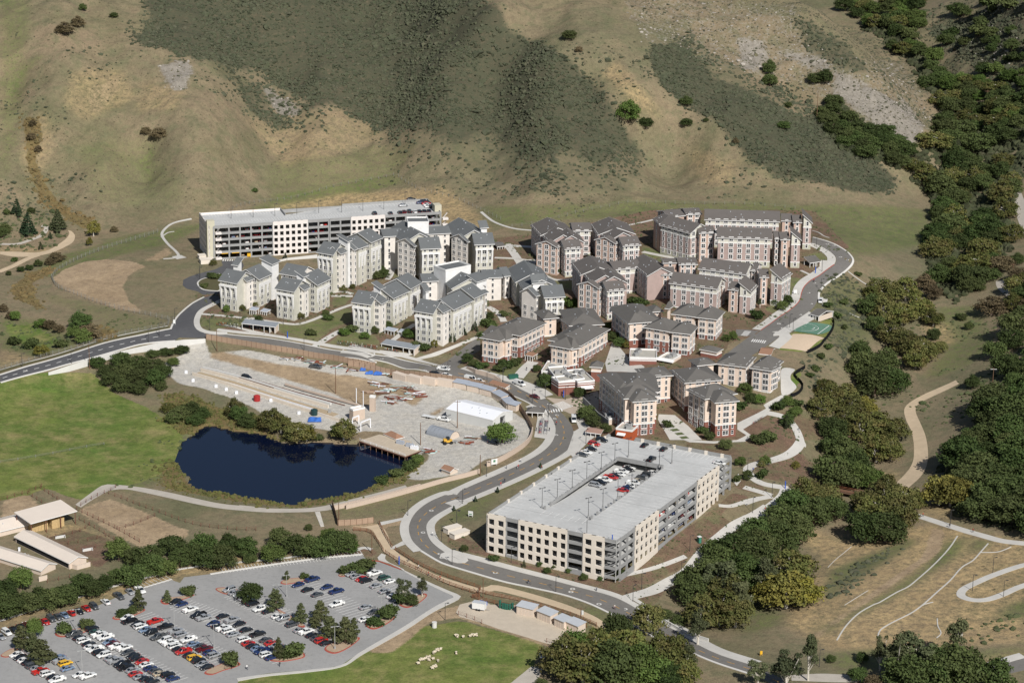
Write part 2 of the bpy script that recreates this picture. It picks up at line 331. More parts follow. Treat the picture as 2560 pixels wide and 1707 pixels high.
paint('orange', Q('D',330,420,760,560,1060,500,1340,430,1560,470,2040,560,2040,1260,1640,1300,1000,1330,600,1330,300,1150,420,900,560,700), 1., 10)
for pp in (Q('D',520,1180,700,1100,1000,920,1250,760,1450,560,1600,520,1540,660,1350,780,1100,950,800,1100,560,1230), Q('D',600,760,900,640,1200,520,1240,560,960,740,700,900,560,1000), Q('D',1640,520,1800,560,1700,620,1620,640), Q('D',1900,1000,2040,960,2040,1100,1800,1100)):
    erase(pp, ['orange']); paint('lush', pp, .9, 6)
paint('scrub', Q('D',600,900,760,760,1000,640,1240,500,1260,520,1040,700,800,860,620,1000), .36, 16)
ribs = [Q('E',380,290,700,310,1000,375,1500,460,1800,520), Q('E',400,340,500,420,760,490,960,560)]
# verges and the bottom-left quarter
paint('lush', Q('B',800,260,1560,80,1835,20,1835,100,1500,240,1340,330,1100,390,800,380), .45, 10)
paint('dirt', Q('B',860,440,1110,430,1290,380,1290,430,1160,450,1205,600,1140,620,1060,480,930,470), 1, 0)
paint('dirt', Q('C',0,940,500,1060,800,1160,960,1230,1020,1310,960,1290,800,1190,460,1090,0,970), .7, 0)
paint('dirt', Q('A',550,330,790,240,1120,370,1250,440,1380,470,1300,560,1140,560,990,600,870,530,560,350), .85, 8)
paint('dirt', Q('A',0,260,200,210,300,300,150,360,0,410), .8, 8)
paint('mulch', Q('A',300,540,560,460,790,530,880,620,700,760,560,640,400,560), .8, 2); paint('orange', Q('I',330,330,560,330,620,460,420,560,300,480), .55, 30); paint('orange', Q('I',640,380,860,420,820,520,640,520), .5, 30); paint('orange', Q('I',1100,560,1700,480,1800,640,1300,760), .35, 40)
paint('orange', Q('A',230,470,540,420,790,540,660,740,580,660), 1, 4)
paint('orange', Q('A',0,1060,500,960,1000,830,1280,740,1500,700,1600,660,1835,640,1835,760,1300,800,1200,840,800,950,300,1060,0,1180), 1, 6)
paint('mulch', Q('B',300,700,500,690,780,640,1000,600,1120,620,1060,690,1000,650,560,690,300,740), .9, 4)
paint('orange', Q('B',0,690,300,680,300,730,0,760), .8, 4)
# lower lawn with the sheep
paint('lawn', Q('O',560,1540,800,1500,900,1490,960,1440,1060,1425,1150,1450,1250,1480,1240,1500,1200,1580,1100,1640,500,1640), 1, 3)
paint('dirt', Q('O',1060,1390,1130,1390,1300,1440,1340,1470,1270,1490,1150,1450,1050,1420,990,1430,900,1500,830,1500,1000,1400), .8, 3)
paint('lush', Q('C',900,1060,1500,1560,800,1568,700,1200), .6, 10)
# planting round the near garage and along the walks
paint('mulch', Q('C',0,660,240,780,560,870,940,940,1080,920,1130,980,1270,1010,1040,1050,850,990,560,900,300,820,0,740), 1, 2)
paint('mulch', Q('C',1070,910,1270,740,1520,580,1640,490,1720,420,1860,430,1700,500,1640,560,1740,590,1660,640,1560,720,1490,790,1430,830,1400,880,1350,900,1180,980), 1, 2)
paint('mulch', Q('C',1720,380,1939,440,1939,420,1900,360,1760,330), 1, 2)
paint('mulch', Q('C',1040,1050,1320,960,1500,830,1660,690,1939,530,1939,560,1700,720,1500,860,1400,920,1250,1110,1110,1080), .8, 8)
paint('mulch', Q('C',1430,110,1740,110,1939,150,1939,210,1800,210,1690,220,1440,150), .8, 8)
paint('mulch', Q('C',290,640,480,560,840,590,240,790,0,700,0,640,180,700), .5, 4)
paint('lush', Q('C',0,540,500,300,740,200,700,240,340,410,200,520,0,620), .8, 6)
paint('mulch', Q('L',60,1060,200,1060,280,1110,330,1200,440,1290,500,1340,420,1400,280,1370,100,1330,20,1240,90,1200,240,1160), .9, 3)
paint('mulch', Q('L',0,980,110,975,230,1010,270,1060,280,1120,200,1180,60,1220,0,1230), .6, 10)
paint('lush', Q('L',120,980,240,1000,270,1080,270,1140,180,1180,100,1060), .6, 10)
# dormitory site
paint('mulch', Q('G',90,800,270,780,1230,720,2352,560,2352,1294,1690,1240,1000,1170,640,1100,110,1060,130,960,100,900), 1, 2)
paint('mulch', Q('H',0,200,420,160,1100,60,2050,60,2270,280,2060,440,1850,760,1560,840,1480,1000,1500,1200,2352,1300,2352,1411,620,1411,640,1120,480,1020,0,980), 1, 2)
erase(Q('H',0,120,420,130,1100,40,1100,60,420,200,0,240), ['mulch'])
for pp in (Q('G',110,990,470,985,480,1010,390,1050,180,1060,110,1030), Q('G',560,1010,830,1030,1000,980,1230,900,1240,1000,1100,1060,960,1170,700,1090,640,1030),
           Q('G',1090,830,1240,820,1180,890,1090,900), Q('G',1050,1170,1200,1060,1420,1120,1440,1180,1130,1190), Q('G',1530,650,1640,640,1600,700,1530,690),
           Q('H',180,960,420,960,330,1030,200,1050), Q('H',1050,270,1260,330,1050,350), Q('H',2000,330,2100,300,2150,340,2150,380,2060,390),
           Q('H',1900,450,2000,460,2000,540,1900,560), Q('H',1760,640,1950,560,1960,620,1840,680), Q('H',510,470,660,480,660,530,510,520)):
    paint('lush', pp, 1, 4); erase(pp, ['mulch'])
for pp in (Q('H',1840,880,2010,890,2120,830,2180,720,2170,660,2140,690,2020,760,1930,780,1850,860), Q('H',1940,1000,1990,980,1960,1100,1880,1150)):
    paint('lawn', pp, 1, 1); erase(pp, ['mulch'])
# slope east of the campus road
paint('lush', Q('L',500,180,700,260,700,500,640,640,560,640,480,440,440,330), .7, 16); paint('scrub', Q('L',460,200,620,200,700,480,560,720,380,640,330,700,350,900,420,1000,380,900,520,520,470,330), .33, 30)
paint('lush', Q('L',1100,380,1300,360,1400,600,1260,700,1100,760,1000,760,1100,640), .9, 20); paint('orange', Q('L',1000,480,1140,460,1200,560,1120,600,1020,560), .8, 20)
paint('orange', Q('L',860,1400,1060,1440,1200,1500,1250,1568,1000,1568), .7, 16); paint('orange', Q('L',740,1290,860,1300,900,1360,760,1370), .8, 10)
ground_hull = None
for pp in (Q('D',520,1180,700,1100,1000,920,1250,760,1450,540,1600,500,1560,640,1350,760,1100,930,800,1080,560,1230),): paint('lush', pp, 1, 6)
paint('dirt', Q('D',470,1240,900,920,1250,680,1340,480,1310,440,1450,470,1420,620,1200,780,900,980,620,1180,520,1260), .8, 4)
paint('orange', Q('D',760,600,1060,500,1240,470,1100,560,900,640), .6, 6)
paint('lush', Q('D',0,960,330,1080,200,1180,0,1200), .8, 20); paint('lush', Q('D',560,1360,1000,1300,1500,1380,1700,1340,2007,1300,2007,1390,1640,1400,700,1500), .8, 20)
paint('orange', Q('D',1640,1420,2007,1340,2007,1370,1700,1440), 1, 3)
def mesh_obj(name, V, F, mat=None, parent=None, smooth=False):
    me = bpy.data.meshes.new(name); me.from_pydata([tuple(v) for v in V], [], F)
    if mat is not None:
        for m in (mat if isinstance(mat, (list, tuple)) else [mat]): me.materials.append(m)
    if smooth: me.polygons.foreach_set('use_smooth', [True]*len(me.polygons))
    o = bpy.data.objects.new(name, me); COL.objects.link(o)
    if parent: o.parent = parent
    return o
def np_mesh(name, V, F, mat, smooth=True):
    me = bpy.data.meshes.new(name); V = np.asarray(V, np.float32); F = np.asarray(F, np.int32); k = F.shape[1]
    me.vertices.add(len(V)); me.vertices.foreach_set('co', V.ravel()); me.loops.add(F.size); me.loops.foreach_set('vertex_index', F.ravel())
    me.polygons.add(len(F)); me.polygons.foreach_set('loop_start', np.arange(0, F.size, k, dtype=np.int32)); me.polygons.foreach_set('loop_total', np.full(len(F), k, np.int32))
    me.polygons.foreach_set('use_smooth', np.full(len(F), smooth))
    me.update(calc_edges=True); me.materials.append(mat)
    o = bpy.data.objects.new(name, me); COL.objects.link(o); return o
def setattrs(me, nm, chans):
    at_ = me.attributes.new(nm, 'FLOAT_COLOR', 'POINT'); d = np.ones((len(chans[0]), 4), np.float32)
    for i, c in enumerate(chans): d[:, i] = c
    at_.data.foreach_set('color', d.ravel())
nx, ny = len(GX), len(GY)
for k_ in MASKS:
    g_ = MASKS[k_].reshape(ny, nx)
    for _ in range(2 if k_ not in ('scrub', 'lush', 'orange') else 3):
        g_ = (g_+np.roll(g_, 1, 0)+np.roll(g_, -1, 0)+np.roll(g_, 1, 1)+np.roll(g_, -1, 1))/5
    MASKS[k_] = g_.ravel()
idx = np.arange(nx*ny).reshape(ny, nx)
F4 = np.stack([idx[:-1, :-1], idx[:-1, 1:], idx[1:, 1:], idx[1:, :-1]], -1).reshape(-1, 4)
ground = np_mesh('ground', np.c_[fx_, fy_, FZ], F4, ground_material())
setattrs(ground.data, 'mA', [MASKS['lawn'], MASKS['mulch'], MASKS['scrub']])
setattrs(ground.data, 'mB', [MASKS['dirt'], MASKS['gravel'], MASKS['rock']])
setattrs(ground.data, 'mC', [MASKS['lush'], MASKS['reed'], MASKS['orange']])
ground['kind'] = 'structure'
# ---------------------------------------------------------------- draped sheets
def catmull(P, n=6, closed=False):
    out = []; m = len(P)
    if m < 3: n = max(n, 1)
    for i in range(m-1 if not closed else m):
        p1 = P[i]; p2 = P[(i+1) % m]; p0 = P[i-1] if (i > 0 or closed) else p1; p3 = P[(i+2) % m] if (i+2 < m or closed) else p2
        for k in range(n):
            t = k/n; a = t*t*t; b = t*t
            out.append(tuple(.5*((2*p1[j])+(-p0[j]+p2[j])*t+(2*p0[j]-5*p1[j]+4*p2[j]-p3[j])*b+(-p0[j]+3*p1[j]-3*p2[j]+p3[j])*a) for j in range(len(p1))))
    if not closed: out.append(tuple(P[-1]))
    return out
def drape(name, wp, mat, dz=.05, cell=3.0, kind='structure', side=0.0):
    """fill a world polygon and let it follow the ground"""
    bm = bmesh.new(); vs = [bm.verts.new((p[0], p[1], 0)) for p in wp]
    tris = tessellate_polygon([[Vector((p[0], p[1], 0)) for p in wp]])
    for t in tris:
        try: bm.faces.new([vs[i] for i in t])
        except ValueError: pass
    bm.normal_update()
    for f in bm.faces:
        if f.normal.z < 0: f.normal_flip()
    x0 = min(p[0] for p in wp); x1 = max(p[0] for p in wp); y0 = min(p[1] for p in wp); y1 = max(p[1] for p in wp)
    for ax, a, b in ((0, x0, x1), (1, y0, y1)):
        k = math.floor(a/cell)*cell+cell
        while k < b:
            co = (k, 0, 0) if ax == 0 else (0, k, 0); no = (1, 0, 0) if ax == 0 else (0, 1, 0)
            bmesh.ops.bisect_plane(bm, geom=bm.verts[:]+bm.edges[:]+bm.faces[:], plane_co=co, plane_no=no)
            k += cell
    for v in bm.verts: v.co.z = zt(v.co.x, v.co.y)+dz
    if side:
        e = [x for x in bm.edges if x.is_boundary]
        r = bmesh.ops.extrude_edge_only(bm, edges=e)
        for v in r['geom']:
            if isinstance(v, bmesh.types.BMVert): v.co.z -= side
    me = bpy.data.meshes.new(name); bm.to_mesh(me); bm.free(); me.materials.append(mat)
    o = bpy.data.objects.new(name, me); COL.objects.link(o)
    if kind: o['kind'] = kind
    return o
def areaP(name, pts, mat, dz=.05, smooth=False, cell=3.0, **k):
    if smooth: pts = catmull(pts, 5, True)
    return drape(name, [G(p) for p in pts], mat, dz, cell, **k)
def strip(name, L, Rr, mat, dz=.05, n=6, side=0.0, cross=4, kind='structure', kerb=None):
    """road or walk between two matching photo edges"""
    L = [G(p) for p in L] if not isinstance(L[0], Vector) else L; Rr = [G(p) for p in Rr] if not isinstance(Rr[0], Vector) else Rr
    def res(P, m):
        P = catmull([(p[0], p[1]) for p in P], 8); d = [0]
        for a, b in zip(P, P[1:]): d.append(d[-1]+math.dist(a, b))
        return [(float(np.interp(d[-1]*i/(m-1), d, [p[0] for p in P])), float(np.interp(d[-1]*i/(m-1), d, [p[1] for p in P]))) for i in range(m)]
    ln = sum(math.dist(a[:2], b[:2]) for a, b in zip(L, L[1:])); m = max(3, int(ln/2.5))
    A_ = res(L, m); B_ = res(Rr, m); V = []; F = []; c = cross
    for a, b in zip(A_, B_):
        for j in range(c+1):
            x = a[0]+(b[0]-a[0])*j/c; y = a[1]+(b[1]-a[1])*j/c; V.append((x, y, zt(x, y)+dz))
    for i in range(m-1):
        for j in range(c):
            q = i*(c+1)+j; F.append((q, q+1, q+c+2, q+c+1))
    if side:
        base = len(V)
        for i in range(m):
            for j in (0, c): x, y, z = V[i*(c+1)+j]; V.append((x, y, z-side))
        for i in range(m-1):
            for s_, j in ((0, 0), (1, c)):
                a = i*(c+1)+j; b = a+c+1; F.append((a, b, base+(i+1)*2+s_, base+i*2+s_))
    o = mesh_obj(name, V, F, mat)
    # make sure it faces up
    if o.data.polygons[0].normal.z < 0: o.data.flip_normals()
    if kind: o['kind'] = kind
    return o
def ribbonP(name, pts, w, mat, dz=.05, side=0.0, world=False, kind='structure', cross=2, smooth=True):
    P = [G(p) for p in pts] if not world else pts
    P = catmull([(p[0], p[1]) for p in P], 6) if smooth else [(p[0], p[1]) for p in P]
    L = []; Rr = []
    for i, p in enumerate(P):
        a = P[max(0, i-1)]; b = P[min(len(P)-1, i+1)]; d = math.hypot(b[0]-a[0], b[1]-a[1]) or 1
        nx_, ny_ = -(b[1]-a[1])/d, (b[0]-a[0])/d
        L.append((p[0]+nx_*w/2, p[1]+ny_*w/2)); Rr.append((p[0]-nx_*w/2, p[1]-ny_*w/2))
    V = []; F = []; c = cross
    for a, b in zip(L, Rr):
        for j in range(c+1):
            x = a[0]+(b[0]-a[0])*j/c; y = a[1]+(b[1]-a[1])*j/c; V.append((x, y, zt(x, y)+dz))
    m = len(L)
    for i in range(m-1):
        for j in range(c): q = i*(c+1)+j; F.append((q, q+c+1, q+c+2, q+1))
    if side:
        base = len(V)
        for i in range(m):
            for j in (0, c): x, y, z = V[i*(c+1)+j]; V.append((x, y, z-side))
        for i in range(m-1):
            for s_, j in ((0, 0), (1, c)):
                a = i*(c+1)+j; b = a+c+1; F.append((a, b, base+(i+1)*2+s_, base+i*2+s_))
    o = mesh_obj(name, V, F, mat)
    if o.data.polygons[0].normal.z < 0: o.data.flip_normals()
    if kind: o['kind'] = kind
    return o
def asphalt(name, a, b):
    t = NT(name); n1 = t.noise(.05, 5, .6); n2 = t.noise(.6, 5, .7); n3 = t.noise(8, 3, .7)
    c = t.mix(t.ramp(n1, .35, .65), a, b); c = t.mix(t.math('MULTIPLY', t.ramp(n2, .5, .7), .55), c, tuple(x*.72 for x in a))
    c = t.mix(t.math('MULTIPLY', t.ramp(n3, .3, .7), .18), c, tuple(x*1.5 for x in b)); MATS[name] = t.out(c, .9, n3, .15, .02); return MATS[name]
ROAD = asphalt('road_asphalt', (.14, .132, .12), (.17, .16, .147)); ROAD2 = asphalt('fresh_asphalt', (.075, .075, .08), (.095, .095, .098))
LOT = asphalt('worn_car_park_asphalt', (.26, .257, .25), (.315, .31, .30))
CONC = M('concrete_walk', (.52, .50, .46), .85, .14, .25); KERB = M('concrete_kerb', (.60, .58, .54), .85, .12, .3)
RED = M('red_kerb_paint', (.38, .09, .065), .7, .2, 1.); WHITE = M('white_road_paint', (.74, .73, .70), .7, .15, 1.5); YEL = M('amber_road_paint', (.48, .27, .07), .7, .2, 1.5)
GRAVP = M('gravel_track', (.44, .40, .345), .95, .16, .3); DIRTP = M('pale_dirt_track', (.52, .41, .28), .95, .18, .25)
def water_mat():
    t = NT('deep_pond_water'); t.b.inputs['Base Color'].default_value = (.003, .006, .020, 1); t.b.inputs['Roughness'].default_value = .04
    t.b.inputs['Specular IOR Level'].default_value = .34
    n = t.noise(1.1, 3, .6); b = t.n('Bump', Strength=.12, Distance=.05); t.l(n, b.inputs['Height']); t.l(b.outputs[0], t.b.inputs['Normal']); return t.m
def flat_poly(name, wp, z, mat, kind='structure'):
    V = [(p[0], p[1], z) for p in wp]; F = [tuple(t) for t in tessellate_polygon([[Vector((p[0], p[1], 0)) for p in wp]])]
    o = mesh_obj(name, V, F, mat)
    if o.data.polygons[0].normal.z < 0: o.data.flip_normals()
    if kind: o['kind'] = kind
    return o
pc = [at(p, WATER) for p in POND]; cx = sum(p.x for p in pc)/len(pc); cy = sum(p.y for p in pc)/len(pc)
flat_poly('water', [(cx+(p.x-cx)*1.04, cy+(p.y-cy)*1.06) for p in pc], WATER, water_mat())
# ---------------------------------------------------------------- roads and walks
N_ = Q('E',430,163,750,198,960,225,1220,275,1500,315,1700,345)+Q('F',0,172,230,225,400,250,620,300,760,328,960,340,1010,352,1200,410,1440,470,1620,540,1760,640,1850,720,1920,800,1955,880,1950,960,1900,1050,1800,1112,1650,1190,1500,1262,1300,1350,1100,1432,900,1512)
S_ = Q('E',400,206,700,236,900,266,1130,303,1400,352,1700,402)+Q('F',0,216,200,262,400,302,600,350,800,395,930,420,1060,450,1190,485,1300,525,1400,560,1500,600,1600,650,1700,700,1765,765,1800,840,1795,920,1750,1000,1650,1080,1500,1160,1300,1250,1100,1335,900,1425)
Ln = S_+Q('B',1600,215,1480,265,1390,330,1340,400,1325,470,1350,550,1420,620,1520,680)+Q('C',0,850,300,940,500,985,700,1030,850,1080,1000,1150,1150,1230,1300,1310,1500,1390,1650,1450,1850,1520,2020,1600)
Rn = N_+Q('B',1700,270,1600,320,1500,380,1455,430,1455,490,1490,560,1580,630,1700,690)+Q('C',0,785,300,862,600,938,800,990,1000,1045,1130,1110,1260,1185,1400,1265,1520,1340,1640,1395,1850,1462,2040,1550)
strip('road', Ln, Rn, ROAD, .06, side=.3)
KN = Q('K',0,1057,150,1010,330,960,560,886,700,850,800,830,900,808,990,790); KS = Q('K',0,1097,150,1055,330,1008,560,945,700,905,800,878,900,864,1010,856)
strip('road', KN, KS, ROAD2, .062, side=.3)
areaP('road', Q('K',980,790,1010,745,1040,705,1110,645,1180,607,1199,604)+Q('G',240,800,266,850,200,880,110,930,75,990,75,1040,100,1075,160,1100)+Q('E',430,163,400,206,300,205,150,200)+Q('K',1010,856), ROAD2, .066, side=.3)
areaP('road', Q('G',-5,705,40,682,90,665,230,628,285,600,275,565,420,560,440,600,420,640,300,700,280,800,140,815,100,790,20,770,-10,745), ROAD2, .058, side=.3)
def rd2(inner, outer): strip('road', outer, inner, ROAD, .061, side=.3)
rd2(Q('t',1060,265,1180,310,1290,370,1370,430,1405,490,1380,570,1280,640,1160,730,1040,800,960,880,920,970,900,1060,840,1140,740,1220,600,1310,480,1400,350,1490,260,1560)+Q('H',1700,790,1600,860,1550,900),
    Q('t',1070,190,1250,240,1400,300,1530,380,1610,460,1625,530,1560,620,1400,740,1260,830,1180,910,1150,960,1145,1060,1090,1160,1020,1230,900,1310,760,1400,600,1500,500,1568)+Q('H',1860,800,1760,870,1690,915))
areaP('road', Q('F',980,345,960,330,1060,230,1160,150,1160,100,1100,130,960,230,860,290,790,330), ROAD, .057, side=.3)
areaP('road', Q('G',2140,1140,2176,1150,2176,1220,2100,1270,2000,1294,1940,1294), ROAD, .055)
areaP('road', Q('t',190,1568,260,1540,330,1500,180,1480,0,1475,0,1568), ROAD, .055)
areaP('forecourt', Q('r',160,740,480,770,600,740,1000,640,1050,700,1270,1100,1180,1200,900,1100,740,900,700,1000,560,1010,500,980,440,960,330,860), M('tan_paving', (.42, .35, .28), .85, .15, .5), .058)
# verges of concrete: sidewalks with a kerb face
def off(pts, w0, w1, name='pavement', mat=CONC, dz=.17, side=.25):
    P = catmull([tuple(G(p))[:2] for p in pts], 6); L = []; Rr = []
    for i, p in enumerate(P):
        a = P[max(0, i-1)]; b = P[min(len(P)-1, i+1)]; d = math.hypot(b[0]-a[0], b[1]-a[1]) or 1
        nx_, ny_ = -(b[1]-a[1])/d, (b[0]-a[0])/d
        L.append(Vector((p[0]+nx_*w0, p[1]+ny_*w0, 0))); Rr.append(Vector((p[0]+nx_*w1, p[1]+ny_*w1, 0)))
    return strip(name, L, Rr, mat, dz, side=side, cross=2)
innerE = Q('F',1955,880,1950,960,1900,1050,1800,1112,1650,1190,1500,1262,1300,1350,1100,1432,900,1512)+Q('B',1700,270,1600,320,1500,380,1455,430,1455,490,1490,560,1580,630,1700,690)+Q('C',0,785,300,862,600,938,800,990,1000,1045,1130,1110,1260,1185,1400,1265,1520,1340,1640,1395,1850,1462)
off(innerE, .0, 3.0)
off(Q('C',1080,1075,1260,1185,1400,1265,1520,1340,1640,1395,1850,1462), 3.0, 5.0, dz=.175)
outerE = Q('F',1600,650,1700,700,1765,765,1800,840,1795,920,1750,1000,1650,1080,1500,1160,1300,1250,1100,1335,900,1425)+Q('B',1600,215,1480,265,1390,330,1340,400,1325,470,1350,550,1420,620)
off(outerE, 0, -3.3)
off(Q('B',1420,620,1520,680)+Q('C',0,850,300,940,500,985,700,1030,850,1080,1000,1150,1150,1230,1300,1310,1500,1390,1650,1450,1850,1515), 0, -.9, 'kerb', KERB)
off(Q('E',400,206,700,236,900,266,1130,303,1400,352,1700,402)+Q('F',200,262,400,302,600,350,800,395,930,420,1060,450,1190,485,1300,525,1400,560,1500,600,1600,650), 0, -.5, 'kerb', KERB)
off(Q('E',430,163,750,198,960,225,1220,275,1500,315,1700,345)+Q('F',0,172,230,225,400,250,620,300,740,325), 0, .5, 'kerb', KERB)
off(Q('E',430,163,750,198,960,225,1220,275,1500,315,1700,345)+Q('F',0,172,230,225,400,250,620,300,740,325), 2.2, 4.6)
off(Q('F',990,348,1200,410,1440,470,1620,540,1700,590), 0, 4.6); off(KN, 0, .9, 'kerb', KERB); off(KS, 0, -.8, 'kerb', KERB)
off(KN, 2.0, 4.2, 'planting_strip', M('mulch_strip', (.12, .085, .05), .95, .3, 1., c2=(.10, .11, .05)), .08); off(KN, 4.2, 4.6, 'kerb', KERB)
off(Q('t',1060,265,1180,310,1290,370,1370,430,1405,490,1380,570,1280,640,1160,730,1040,800,960,880,920,970,900,1060,840,1140,740,1220,600,1310,480,1400,350,1490), -.25, -4.2)
off(Q('t',1380,570,1280,640,1160,730,1040,800,960,880,920,970,900,1060,840,1140,740,1220,600,1310,480,1400,350,1490), 0, -.3, 'kerb', RED, .19)
off(Q('t',1070,190,1250,240,1400,300,1530,380,1610,460,1625,530,1560,620,1400,740,1260,830,1180,910,1150,960,1145,1060), 0, .9, 'kerb', KERB)
off(Q('t',1020,1230,900,1310,760,1400,600,1500,500,1568)+Q('H',1860,800,1790,860), 0, 5.0)
off(Q('K',990,790,1010,745,1040,705,1110,645,1180,607), 0, .8, 'kerb', KERB)
off(Q('G',270,848,200,880,110,930,75,990,75,1040,100,1075,160,1098,240,1108,320,1105), 0, 2.6)
def isl(pts, name='traffic_island', surf=None):
    w = catmull([tuple(G(p))[:2] for p in pts], 5, True); drape(name, w, KERB, .2, side=.3)
    cx = sum(p[0] for p in w)/len(w); cy = sum(p[1] for p in w)/len(w)
    def inset(d):
        o = []
        for i, p in enumerate(w):
            a = w[i-1]; b = w[(i+1) % len(w)]; l = math.hypot(b[0]-a[0], b[1]-a[1]) or 1; nx_, ny_ = -(b[1]-a[1])/l, (b[0]-a[0])/l
            if (cx-p[0])*nx_+(cy-p[1])*ny_ < 0: nx_, ny_ = -nx_, -ny_
            o.append((p[0]+nx_*d, p[1]+ny_*d))
        return o
    drape(name, inset(.7), surf or MATS['mulch_strip'], .23)
isl(Q('G',95,735,120,705,180,685,260,660,275,700,270,780,210,788,130,775))
# walks
def walk(pts, w=2.2, mat=CONC, name='footpath', dz=.1): return ribbonP(name, pts, w, mat, dz, .15)
walk(Q('G',130,955,350,975,560,1000,720,1022,830,1030,930,1005,1040,960,1150,915,1240,885), 2.0); walk(Q('G',470,1015,520,985), 3.2)
walk(Q('G',960,1195,1060,1130,1130,1090,1200,1065), 3); walk(Q('G',1080,822,1240,825), 2.4); walk(Q('G',1500,1170,1560,1130,1620,1080,1700,1030), 2.4)
walk(Q('G',1060,805,1160,790,1240,810), 2); walk(Q('G',1500,700,1520,650,1540,620), 2.5)
walk(Q('G',1690,1294,1850,1250,2000,1190,2160,1125), 2.0); walk(Q('d',970,1500,1020,1430,1050,1350), 2.5)
walk(Q('O',375,595,410,588,385,560,372,540,380,525,400,512,440,503), 1.4)
walk(Q('O',405,588,418,594), 5); walk(Q('O',370,545,385,535,400,532), .8)
walk(Q('O',1105,487,1135,510,1180,525,1230,530), 1.4); walk(Q('O',1430,520,1470,512,1500,505), 1.4); walk(Q('O',1100,560,1180,565,1300,572), 3)
walk(Q('H',250,260,290,310,330,370,350,400,400,370,400,350), 4); walk(Q('H',180,340,300,345,400,360), 2); walk(Q('H',470,440,540,470,660,465), 2)
walk(Q('H',1050,305,1200,335,1330,350), 2.6); walk(Q('H',1980,415,2060,445,2110,400), 1.6); walk(Q('H',1900,565,1950,570), 3)
walk(Q('p',700,1240,800,1120,880,1040,960,970), 5); walk(Q('p',470,300,400,180,260,80,200,50), 3)
walk(Q('H',960,590,1010,620,1050,660), 2.5)
# plaza between the cream buildings
areaP('plaza', Q('H',830,960,870,840,910,860,960,920,1060,980,1060,1020,840,1010), CONC, .09)
areaP('plaza', Q('H',1145,1260,1240,1265,1320,1330,1400,1411,1290,1411,1210,1411,1140,1290), CONC, .09)
for k in range(5):
    areaP('planted_bed', Q('r',2035+k*75,1140+k*62,2150+k*75,1125+k*62,2205+k*75,1160+k*62,2085+k*75,1175+k*62), M('bed_grass', (.10, .12, .05), .95, .3, 1.5), .12)
areaP('plaza', Q('s',1850,390,2050,400,1990,480,1990,560,2060,640,2070,700,1960,790,1850,800,1830,600), CONC, .12, True)
areaP('plaza', Q('s',1150,1240,1600,1010,1560,960,1600,930,1840,800,1960,850,1720,1000,1650,1050,1640,1100,1240,1340,1380,1440,1270,1530,1000,1540,780,1560,400,1540,250,1480,380,1500,520,1510,780,1525,1140,1505,1240,1460,1290,1430,1150,1340), CONC, .08)
walk(Q('s',1620,1080,1840,1130,1960,1200,2060,1320,2120,1450,2150,1568)+Q('L',320,1130,290,1170,230,1210,130,1240,50,1260,20,1290,60,1340,130,1370,250,1390), 3.6)
walk(Q('C',1939,500,1860,550,1740,610,1640,690,1560,760,1500,830,1440,900,1330,960,1200,1020,1060,1060), 4.2); walk(Q('C',1939,440,1830,460,1720,495,1640,492), 2.2)
walk(Q('L',250,1390,230,1440,160,1500,100,1540,20,1568), 6); walk(Q('D',0,165,120,200,200,225), 3); walk(Q('D',0,285,100,250,200,232), 2.4)
walk(Q('C',1070,915,1250,870,1440,800), 2.0); areaP('landing', Q('C',1720,340,1760,300,1775,345,1750,375), CONC, .1)
walk(Q('D',1215,360,1400,420,1560,470,1700,510,1850,550,2040,570), 3.2)
walk(Q('D',2060,710,1960,735,1800,790,1660,850,1570,900,1560,945,1640,972,1740,970,1860,930,1960,885,2060,850), 3.0)
areaP('pavement', Q('g',1060,30,1265,50,1260,130,1215,255,1120,240,1150,110,1050,100), CONC, .12); areaP('pavement', Q('g',1160,540,1330,420,1425,425,1215,570), CONC, .12)
areaP('pavement', Q('t',1190,510,1340,520,1380,560,1200,660,1180,600), CONC, .14)
areaP('pavement', Q('F',1620,930,1650,760,1700,720,1740,730,1790,850,1790,920,1730,945), CONC, .12); areaP('pavement', Q('F',1370,430,1500,440,1700,570,1720,600,1680,610,1500,520), CONC, .12)
areaP('forecourt', Q('F',1900,1050,1960,900,2045,870,2045,1000,1960,1110), CONC, .13); areaP('pavement', Q('r',560,1480,620,1300,700,1250,640,1100,760,1090,1000,1360,860,1460,760,1568,560,1568), CONC, .13)
areaP('pavement', Q('G',250,1035,390,1050,640,1105,650,1120,560,1110,380,1060), CONC, .14); areaP('pavement', Q('F',300,190,420,200,600,225,500,250,400,245,330,225), CONC, .14)
# tracks
strip('gravel_track', Q('A',540,290,640,215,740,150,840,148,1000,165,1200,200,1400,245,1600,285,1835,305)+Q('B',100,292,300,315,500,318,650,310,770,288,900,255,1100,205,1300,150), Q('A',580,310,680,245,790,190,900,180,1040,205,1200,240,1400,285,1600,320,1835,340)+Q('B',100,330,300,345,500,345,650,340,775,325,900,290,1100,235,1320,175), GRAVP, .05)
strip('dirt_track', Q('L',1185,785,1050,845,950,895,900,940,905,1000,940,1080,952,1180,935,1265,850,1360), Q('L',1205,805,1080,865,990,910,960,950,990,1030,1020,1110,1030,1220,1000,1310,905,1400), DIRTP, .05)
strip('dirt_track', Q('K',0,345,100,345,200,350,280,335,340,300,380,270,400,240,390,220), Q('K',0,360,100,375,220,368,300,350,370,320,420,290,432,250,410,225), DIRTP, .05)
ribbonP('dirt_track', Q('K',0,300,100,300,180,275,240,250,270,205,240,195), 2.5, GRAVP, .05); ribbonP('dirt_track', Q('K',-10,462,80,425,160,385,220,365), 3.5, DIRTP, .05)
strip('dirt_track', Q('J',2290,850,2290,900,2320,1000,2352,1080), Q('J',2330,850,2345,900,2380,980,2400,1050), GRAVP, .05)
